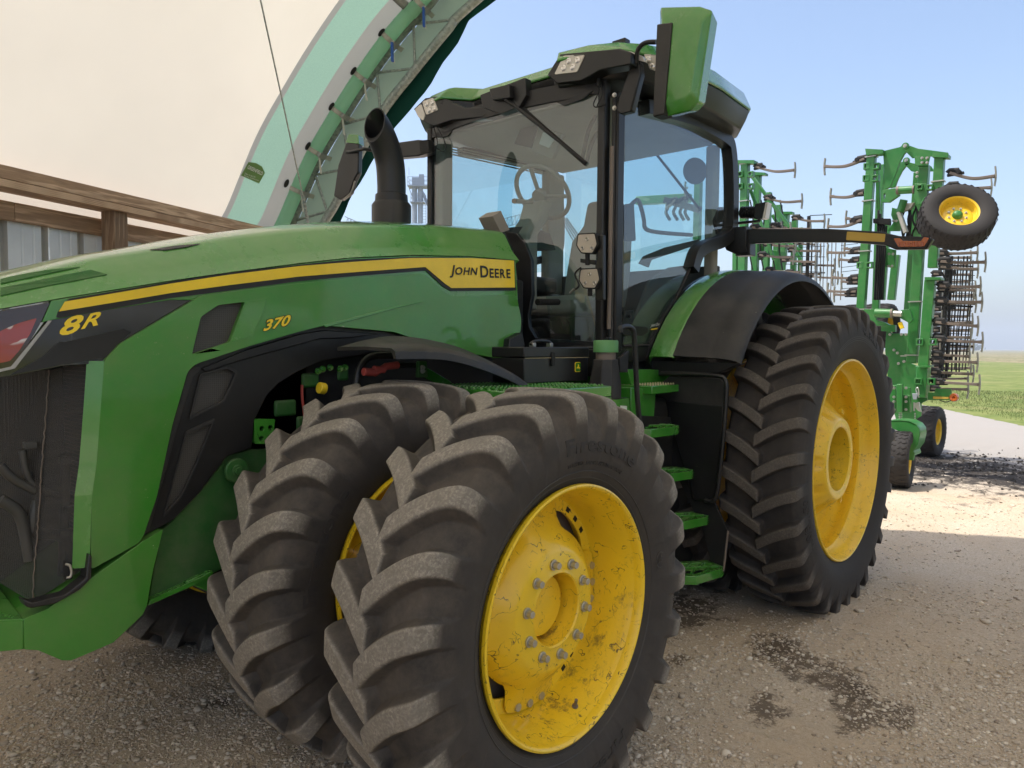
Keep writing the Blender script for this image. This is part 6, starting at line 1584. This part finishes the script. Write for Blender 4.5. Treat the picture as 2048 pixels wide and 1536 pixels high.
# right-hand pair of folded wings ------------------------------------------------
A0, A1 = (1744, 308), (1722, 622)
mast('frame_tube', A0, A1, .112, -9.3); ubolts(A0, A1, (.02, .30, .62, .99), .112, -9.3)
mast('frame_tube', (1762, 330), (1752, 620), .10, -10.2); mast('frame_tube', (1776, 440), (1764, 600), .09, -11.2)
mast('frame_tube', (1793, 510), (1783, 600), .11, -11.0)
for y in (332, 356, 530): lug_pair(1744-(y-308)*.07, y, -9.24)
mast('brace', (1754, 335), (1758, 420), .05, -9.6); mast('brace', (1734, 350), (1730, 430), .05, -9.5); mast('brace', (1755, 398), (1762, 540), .05, -9.8)
iplate('head_plate', [(1730, 297), (1766, 299), (1766, 307), (1732, 310)], -9.2, .16)
iplate('gooseneck_plate', [(1766, 302), (1800, 294), (1806, 289), (1814, 292), (1816, 300), (1808, 308), (1799, 325), (1792, 345), (1786, 360), (1780, 374), (1764, 382), (1768, 340)], -9.3, .05)
iplate('gooseneck_plate', [(1794, 326), (1806, 323), (1814, 320), (1818, 328), (1812, 332), (1804, 342), (1796, 358), (1790, 374), (1780, 376), (1788, 350)], -10.0, .05)
iplate('link_plate', [(1810, 289), (1822, 292), (1836, 297), (1896, 305), (1896, 315), (1868, 312), (1836, 314), (1824, 316), (1810, 302)], -9.25, .04)
iplate('link_plate', [(1810, 321), (1824, 326), (1862, 332), (1868, 342), (1830, 344), (1822, 342), (1810, 330)], -10.0, .04)
for x, y, X in ((1812, 293, -9.22), (1814, 322, -9.95)):
    p = I(x, y, X); G().tube([p, p+V(.05, 0, 0)], .045, 20).build('pivot_pin', 'green_impl', IMP, bevel=.004); G().hexbolt(p+V(.05, 0, 0), V(1, 0, 0), .018, .02).build('pivot_bolt', 'zinc', IMP)
iplate('bolt_plate', [(1829, 314), (1860, 313), (1856, 331), (1830, 331)], -9.22, .03)
for x, y in ((1844, 316), (1854, 316), (1844, 325), (1854, 325), (1834, 345), (1834, 353)): G().hexbolt(I(x, y, -9.2), V(1, 0, 0), .013, .02).build('frame_bolt', 'zinc', IMP)
mast('frame_tube', (1849, 331), (1824, 726), .125, -9.35); mast('frame_tube', (1836, 345), (1815, 640), .10, -9.8)
mast('frame_tube', (1880, 312), (1866, 536), .115, -9.1); mast('frame_tube', (1861, 560), (1848, 732), .125, -9.0)
mast('frame_tube', (1847, 732), (1842, 795), .13, -9.0)
iplate('joint_flange', [(1849, 554), (1881, 554), (1881, 559), (1849, 560)], -8.9, .22); iplate('joint_flange', [(1838, 731), (1860, 731), (1860, 735), (1838, 735)], -8.9, .22)
iplate('head_plate', [(1866, 305), (1897, 308), (1896, 315), (1864, 314)], -9.0, .16)
ubolts((1880, 312), (1866, 536), (.23,), .115, -9.1); ubolts((1849, 331), (1824, 726), (.69, .96), .125, -9.35)
iplate('cross_bracket', [(1765, 380), (1790, 376), (1797, 378), (1798, 390), (1778, 404), (1764, 404)], -9.1, .08, holes=[[(1767, 388), (1771, 386), (1770, 397), (1767, 398)]])
p0_, p1_ = I(1795, 381, -9.05), I(1829, 379, -9.05); G().tube([p0_, p1_], .052, 18).build('torque_roller', 'green_impl', IMP, bevel=.005); G().tube([p0_-V(0, .01, 0), p0_+V(0, .02, 0)], .056, 18).build('roller_band', 'rust', IMP); G().tube([p1_-V(0, .02, 0), p1_], .056, 18).build('roller_band', 'rust', IMP)
iplate('wheel_bracket', [(1830, 367), (1853, 367), (1854, 400), (1846, 410), (1836, 408), (1828, 395)], -9.0, .12)
lug_pair(1849, 374, -8.95, .035, 10)
iplate('valve_block', [(1800, 408), (1828, 405), (1820, 418), (1800, 424)], -9.2, .1, 'sweep')
G().tube([I(1798, 424, -9.2), I(1812, 465, -9.2)], .035, 12).build('cylinder_rod', 'zinc', IMP); G().tube([I(1808, 400, -9.2), I(1800, 424, -9.2)], .05, 12).build('cylinder', 'green_impl', IMP)
rs = random.Random(12)
for k in range(9):
    x = 1812+rs.uniform(-6, 22); G().tube(smoothpath([I(x, 415+rs.uniform(-4, 6), -9.3), I(x+rs.uniform(-8, 8), 440, -9.25), I(x+rs.uniform(-8, 8), 470, -9.3), I(x+rs.uniform(-6, 6), 500, -9.3)]), .012, 6).build('hydraulic_hose', 'dark', IMP, smooth=60)
for k in range(5):
    x = 1757+4*k; G().tube(smoothpath([I(x, 420+8*k, -9.7), I(x-2, 480, -9.6), I(x-5, 540, -9.6), I(x-8, 600, -9.6)]), .014, 6).build('hydraulic_hose', 'dark', IMP, smooth=60)
iplate('dark_bracket', [(1746, 437), (1780, 437), (1780, 450), (1746, 446)], -9.6, .06, 'dark')
iplate('mid_plate', [(1784, 415), (1796, 418), (1806, 440), (1800, 462), (1775, 462), (1787, 444), (1782, 430)], -9.8, .04)
for x, y in ((1787, 442), (1793, 442), (1778, 508), (1786, 508), (1777, 532), (1784, 532)): G().hexbolt(I(x, y, -9.75), V(1, 0, 0), .013, .02).build('frame_bolt', 'zinc', IMP)
iplate('mid_plate', [(1770, 495), (1792, 500), (1790, 537), (1768, 533)], -9.85, .03)
# gauge wheel high up on the right
def small_tyre(name, ctr, ax_, R, w, rimr, ntread, mat='rubber_dark'):
    "wheel with its own axle direction"
    ax_ = Vector(ax_).normalized(); q = V(0, 1, 0).rotation_difference(ax_)
    e = empty(name, ctr); attach(e, IMP)
    def X_(g): g.v = [q @ v+ctr for v in g.v]; return g
    n = 96; prof = [(-w*.42, rimr), (-w*.5, rimr+.03), (-w*.53, (R+rimr)/2), (-w*.5, R*.94), (-w*.44, R*.985), (-w*.2, R), (w*.2, R), (w*.44, R*.985), (w*.5, R*.94), (w*.53, (R+rimr)/2), (w*.5, rimr+.03), (w*.42, rimr)]
    X_(G().lathe(prof, V(), n)).build('tyre', mat, e, smooth=50)
    for k in range(ntread*2):
        a = 2*math.pi*(k//2)/ntread; g = G()
        for s in ((-1, 1)[k % 2],):
            pts = []
            for j in range(5):
                t = j/4; aa = a+(.06 if j % 2 else 0)+(math.pi/ntread if s > 0 else 0); y_ = s*w*(.06+.43*t); r_ = R*(1.012-.0*t) if j < 4 else R*.965
                pts.append(V(r_*math.cos(aa), y_, r_*math.sin(aa)))
            for p_, p2_ in zip(pts[:-1], pts[1:]):
                rad = (p_+p2_)/2; rad.y = 0; g.beam(p_, p2_, R*.05, .006, rad.normalized(), ext=.004)
        X_(g).build('tread_block', mat, e, smooth=None)['kind'] = 'stuff' if False else 'part'
    X_(G().lathe([(w*.36, rimr*.93), (w*.42, rimr), (w*.44, rimr*1.05), (w*.40, rimr*1.05), (-w*.4, rimr*1.03), (-w*.36, rimr*.93), (-w*.1, rimr*.80), (w*.05, rimr*.80), (w*.12, rimr*.88), (w*.36, rimr*.93)], V(), 64)).build('rim', 'yellow_clean', e, smooth=40)
    X_(G().lathe([(w*.05, rimr*.80), (w*.10, rimr*.72), (w*.12, rimr*.5), (w*.10, rimr*.30), (w*.10, 0)], V(), 48)).build('wheel_disc', 'yellow_clean', e, smooth=40)
    X_(G().lathe([(w*.10, rimr*.27), (w*.20, rimr*.25), (w*.27, rimr*.18), (w*.29, rimr*.1), (w*.29, 0)], V(), 32)).build('hub_cap', 'green_impl', e, smooth=40)
    for k in range(8):
        a = math.pi/4*k; p = V(rimr*.46*math.cos(a), w*.115, rimr*.46*math.sin(a)); X_(G().hexbolt(p, V(0, 1, 0), .011, .018)).build('wheel_nut', 'zinc', e)
    return e
WX_ = -8.6
gw = small_tyre('gauge_wheel', I(1913, 434, WX_)-_d*.0, (-_d*.84+_u*.44-_r*.22), .42, .30, .225, 34)
p = I(1913, 434, WX_); G().beam(I(1850, 400, -9.0), p+(_d*.80-_u*.5+_r*.22)*.2, .09, .09).build('wheel_arm', 'green_impl', IMP, bevel=.01)
# tines of the right-hand wings
for a in ((1730, 318, 1649, 333, -9.3, 7), (1727, 386, 1661, 393, -9.3, 5), (1722, 438, 1692, 437, -9.9, 1), (1724, 440, 1656, 453, -9.3, 6), (1720, 502, 1655, 505, -9.3, 2), (1720, 500, 1689, 497, -10.2, 1), (1718, 520, 1678, 519, -10.2, 1), (1716, 556, 1665, 555, -9.3, 1), (1716, 564, 1683, 563, -10.2, 1), (1713, 583, 1655, 582, -9.3, 1), (1712, 589, 1668, 589, -10.2, 1)): shank(a[0], a[1], a[2], a[3], a[4], a[5])
e = shank(1900, 346, 1990, 352, -9.1, 8); shank(1900, 372, 1982, 375, -10.0, 3)
for a in ((1878, 507, 1954, 505, -9.9, 1), (1882, 523, 1970, 524, -9.0, 2), (1882, 534, 1955, 538, -9.9, 1), (1880, 572, 1960, 573, -9.0, 1), (1880, 579, 1950, 580, -9.9, 1), (1876, 602, 1963, 604, -9.0, 1), (1876, 606, 1951, 607, -9.9, 0), (1872, 644, 1955, 652, -9.0, 1), (1872, 646, 1944, 645, -9.9, 0), (1870, 674, 1940, 675, -9.9, 0), (1872, 679, 1964, 684, -9.0, 1), (1868, 709, 1938, 713, -9.9, 0), (1868, 722, 1954, 725, -9.0, 0), (1864, 744, 1946, 748, -9.9, 0), (1868, 764, 1958, 769, -9.0, 0), (1862, 777, 1935, 779, -9.9, 0)): shank(*a[:4], a[4], a[5], sw=1.05)
# harrow on the right: black bars, thin wires and spikes
mast('harrow_bar', (1897, 512), (1881, 756), .05, -10.4, mat='dark', h=.12); mast('harrow_bar', (1904, 512), (1892, 756), .035, -10.2, mat='dark', h=.05)
mast('harrow_bar', (1889, 512), (1880, 700), .02, -10.2, mat='steel', h=.02)
for x0, x1 in ((1917, 1911), (1928, 1920), (1935, 1926)): G().tube(smoothpath([I(x0, 512, -10.4), I(x0-3, 560, -10.4), I(x0-6, 610, -10.4), I(x1-6, 700, -10.4), I(x1-8, 750, -10.4)]), .010, 6).build('harrow_wire', 'dark', IMP, smooth=60)
k = 0
for y in list(range(540, 760, 9)):
    G().tube([I(1893-(y-520)*.06, y, -10.3), I(1952-(y-520)*.08, y+2+(k % 3)-1, -10.3)], .005, 5).build('harrow_spike', 'dark', IMP); k += 1
for y in range(545, 750, 34): iplate('harrow_bracket', [(1898-(y-512)*.05, y-4), (1912-(y-512)*.05, y-6), (1912-(y-512)*.05, y+5), (1898-(y-512)*.05, y+7)], -10.35, .08, 'dark')
for y in (514, 530, 548, 562, 590, 618, 632, 660, 692, 700, 735, 756): shank(1868, y, 1930+(y*7 % 17), y+1, -10.9, 1, sw=.9)
for x0, x1 in ((1910, 1902), (1922, 1915), (1941, 1930), (1946, 1936)): G().tube(smoothpath([I(x0, 520, -10.7), I(x0-2, 575, -10.6), I(x0-7, 640, -10.7), I(x1-6, 740, -10.7)]), .008, 6).build('harrow_wire', 'dark', IMP, smooth=60)
for y in (530, 610, 690): G().tube([I(1898, y, -10.5), I(1946, y+3, -10.6)], .012, 6).build('harrow_wire', 'dark', IMP, smooth=60)
for y in (545, 640, 560): G().tube(smoothpath([I(1884, y, -9.8), I(1894, y+22, -9.8), I(1890, y+40, -9.8), I(1884, y+60, -9.8)]), .012, 6).build('hydraulic_hose', 'dark', IMP, smooth=60)
# left-hand harrow
mast('harrow_bar', (1618, 432), (1614, 560), .05, -11.5, mat='dark', h=.06); mast('harrow_bar', (1634, 480), (1631, 580), .04, -11.5, mat='haze_blue', h=.06); mast('harrow_bar', (1624, 480), (1622, 560), .02, -11.6, mat='dark', h=.04)
G().tube([I(1620, 431, -11.5), I(1664, 429, -11.5)], .008, 5).build('harrow_spike', 'dark', IMP)
for x in (1642, 1648, 1656, 1664, 1672, 1684): G().tube(smoothpath([I(x, 480, -11.2), I(x-1, 530, -11.2), I(x-3, 600, -11.2)]), .008, 5).build('harrow_wire', 'rust', IMP, smooth=60)
for y in (496, 512, 528, 541, 545): G().tube([I(1570, y, -11.3), I(1650, y+rs.uniform(-4, 4), -11.2)], .006, 5).build('harrow_spike', 'dark', IMP)
for y in (487, 494, 531, 540, 574): G().tube([I(1682, y+4, -10.4), I(1716, y, -10.4)], .005, 5).build('harrow_spike', 'dark', IMP)
# left-hand wing
mast('frame_tube', (1491, 326), (1484, 600), .12, -9.8); ubolts((1491, 326), (1484, 600), (.01, .28), .12, -9.8)
mast('frame_tube', (1473, 325), (1470, 560), .08, -10.4); mast('frame_tube', (1516, 346), (1508, 600), .11, -10.8); mast('frame_tube', (1537, 385), (1530, 600), .11, -11.8); mast('frame_tube', (1558, 410), (1548, 600), .11, -12.4); mast('frame_tube', (1571, 425), (1564, 530), .14, -12.8)
iplate('head_plate', [(1470, 320), (1508, 320), (1508, 327), (1470, 326)], -9.7, .16); iplate('head_plate', [(1498, 343), (1530, 345), (1530, 350), (1500, 350)], -10.7, .14); iplate('head_plate', [(1562, 423), (1584, 423), (1584, 428), (1562, 428)], -12.7, .14)
for y in (348, 372): lug_pair(1490, y, -9.7, .045, 10)
mast('brace', (1502, 350), (1580, 455), .055, -10.2); mast('brace', (1499, 375), (1516, 420), .05, -10.0); mast('brace', (1520, 440), (1548, 520), .05, -10.4); mast('brace', (1568, 480), (1600, 500), .05, -11.0)
for a in ((1512, 334, 1589, 340, -9.8, 6), (1532, 396, 1603, 402, -10.2, 5), (1588, 436, 1648, 442, -11.0, 3), (1505, 455, 1580, 459, -10.0, 2), (1550, 452, 1620, 458, -11.0, 2), (1580, 500, 1640, 502, -11.4, 1), (1520, 510, 1586, 514, -10.2, 2), (1565, 520, 1630, 524, -11.0, 1), (1545, 452, 1562, 458, -10.4, 1)): shank(*a)
for a in ((1598, 470, 1655, 474, -11.6, 3), (1608, 528, 1668, 531, -11.6, 1), (1530, 488, 1590, 492, -10.6, 2), (1560, 470, 1622, 474, -11.2, 3), (1575, 545, 1640, 548, -11.6, 1), (1612, 552, 1675, 556, -12.0, 1), (1535, 540, 1600, 545, -11.0, 1), (1590, 486, 1630, 489, -12.2, 1)): shank(*a)
mast('frame_tube', (1590, 440), (1586, 560), .10, -12.6); mast('frame_tube', (1602, 455), (1600, 560), .08, -13.0); mast('brace', (1545, 430), (1602, 520), .06, -12.0); mast('brace', (1540, 470), (1590, 475), .08, -12.2)
iplate('mid_plate', [(1545, 500), (1572, 505), (1570, 540), (1548, 545)], -12.0, .04); iplate('mid_plate', [(1500, 470), (1530, 476), (1526, 520), (1502, 520)], -10.9, .04)
for x in (1500, 1522, 1545, 1560): G().tube(smoothpath([I(x, 400, -10.5), I(x+6, 440, -10.5), I(x-2, 490, -10.5), I(x+5, 540, -10.5)]), .012, 6).build('hydraulic_hose', 'dark', IMP, smooth=60)
# lower centre: big side plate, hitch and wheels
iplate('side_plate', [(1773, 655), (1784, 667), (1818, 667), (1822, 727), (1842, 735), (1842, 832), (1822, 845), (1794, 845), (1780, 800), (1770, 700)], -9.6, .05, 'green_impl')
iplate('side_plate', [(1818, 560), (1835, 560), (1833, 727), (1814, 727)], -9.5, .03)
for x, y in ((1780, 669), (1803, 669), (1812, 669), (1795, 706), (1808, 723), (1797, 727), (1788, 700)): G().hexbolt(I(x, y, -9.57), V(1, 0, 0), .014, .02).build('frame_bolt', 'zinc', IMP)
p0_, p1_ = I(1750, 626, -9.1), I(1786, 627, -9.1); G().tube([p0_, p1_], .062, 18).build('torque_roller', 'green_impl', IMP, bevel=.005); G().tube([p1_, I(1804, 628, -9.1)], .04, 18).build('roller_shaft', 'zinc', IMP); G().tube([p1_-V(0, .025, 0), p1_], .067, 18).build('roller_band', 'rust', IMP)
iplate('roller_bracket', [(1728, 618), (1752, 618), (1752, 640), (1770, 645), (1780, 650), (1752, 652), (1730, 640)], -9.15, .08); iplate('roller_bracket', [(1802, 620), (1818, 618), (1826, 640), (1818, 646), (1800, 636)], -9.15, .06)
iplate('yellow_bar', [(1795, 646), (1803, 643), (1808, 656), (1800, 658)], -9.1, .03, 'yellow')
iplate('cross_tube', [(1762, 648), (1790, 650), (1790, 664), (1762, 662)], -9.5, .1)
ubolts((1820, 712), (1820, 713), (0,), .16, -9.4)
lug_pair(1852, 684, -8.9, .045, 13); lug_pair(1849, 763, -8.9, .045, 13)
iplate('lower_side', [(1830, 732), (1858, 737), (1854, 800), (1842, 806), (1836, 810), (1832, 790)], -9.05, .12)
mast('frame_tube', (1786, 770), (1786, 825), .10, -8.8); mast('frame_tube', (1800, 768), (1800, 825), .07, -8.7); mast('frame_tube', (1814, 790), (1814, 825), .09, -8.8)
iplate('hitch_plate', [(1782, 770), (1820, 775), (1822, 824), (1784, 826)], -9.0, .05)
for x in (1788, 1800, 1812):
    for y in (776, 794, 803, 819): G().hexbolt(I(x, y, -8.72), V(1, 0, 0), .013, .02).build('frame_bolt', 'zinc', IMP)
G().tube(smoothpath([I(1838, 795, -8.8), I(1832, 780, -8.8), I(1836, 776, -8.8), I(1838, 790, -8.8)]), .008, 6).build('lock_shackle', 'zinc', IMP); iplate('padlock', [(1824, 787), (1835, 787), (1833, 799), (1826, 799)], -8.78, .03, 'haze_blue')
G().tube([I(1828, 805, -8.8), I(1828, 822, -8.8)], .012, 8).build('hitch_pin', 'zinc', IMP); iplate('hitch_clevis', [(1830, 806), (1838, 804), (1840, 815), (1842, 824), (1836, 822), (1830, 815)], -8.8, .04, 'zinc')
for k in range(7): G().tube([I(1830, 826+3.2*k, -8.8), I(1830, 827.6+3.2*k, -8.8)], .010, 6).build('chain_link', 'zinc', IMP)
for k in range(6): G().tube([I(1801, 825+3.4*k, -8.8), I(1801, 826.8+3.4*k, -8.8)], .022, 6).build('chain_link', 'zinc', IMP)
mp = [(1778, 841), (1800, 840), (1818, 842), (1832, 849), (1839, 858), (1840, 868), (1836, 886), (1826, 900), (1829, 908), (1827, 921), (1794, 918), (1806, 893), (1811, 880), (1806, 868), (1798, 862), (1784, 858)]
iplate('wheel_guard', mp, -7.9, .05, 'green_impl', bevel=.008)
mg = [I(x, y, -7.9) for x, y in mp[:9]]
G().loft([[p, p+V(-.32, .0, .0), p+V(-.32, 0, -.02), p+V(0, 0, -.02)] for p in mg]).build('wheel_guard_rim', 'green_impl', IMP, bevel=.004)
def groundwheel(x, ytop, ybot, X, w, ax_):
    a = I(x, ytop, X); b = U(x, ybot, 'z', 0); c = V(b.x, b.y, 0); R = (U(x, ytop, 'x', c.x).z)/2; c.z = R
    return small_tyre('wheel', c, ax_, R/1.012, w, R*.52, 30)
groundwheel(1854, 812, 912, -11, .34, (.05, 1, 0))
gw2 = groundwheel(1797, 862, 974, -8, .26, (-.10, 1, 0))
groundwheel(1790, 612, 700, -10, .3, (.05, 1, 0)) if False else small_tyre('wheel', I(1735, 652, -11.2), (.1, 1, 0), .36, .8, .2, 30)
# lower right: light panel
iplate('light_panel', [(1856, 785), (1870, 785), (1870, 777), (1903, 778), (1903, 800), (1856, 800)], -9.0, .02); iplate('reflective_tape', [(1866, 793), (1897, 794), (1897, 798), (1866, 798)], -8.985, .003, 'amber_strip', bevel=0)
p = I(1908, 795, -8.97); G().lathe([(0, .001), (.03, .02), (.035, .045), (.0, .055), (-.02, .055)], p, 24, 'x').build('amber_lamp', 'orange', IMP)
G().tube(smoothpath([I(1880, 801, -9), I(1893, 804, -9), I(1903, 800, -9)]), .006, 6).build('lamp_cable', 'dark', IMP)
# near-side shapes seen through the cab glass
mast('boom_tube', (1275, 402), (1380, 396), .16, -11.0); mast('boom_tube', (1330, 400), (1400, 420), .12, -10.5, mat='dark'); mast('frame_tube', (1398, 330), (1394, 480), .12, -10.6)
for a in ((1352, 400, 1332, 418, -10.4, 0), (1372, 398, 1370, 376, -10.4, 0)): shank(*a)
for x in (1330, 1345, 1358, 1368): G().tube(smoothpath([I(x, 398, -10.6), I(x+6, 412, -10.6), I(x+2, 425, -10.6), I(x+10, 440, -10.6)]), .03, 6).build('hydraulic_hose', 'dark', IMP)
for o in IMP.children_recursive:
    if 'kind' in o: del o['kind']
# hitch drawbar towards the tractor
G().beam(V(-3.6, 0, .55), V(-8.8, .0, .70), .14, .18).build('drawbar', 'green_impl', IMP, bevel=.01)
pass
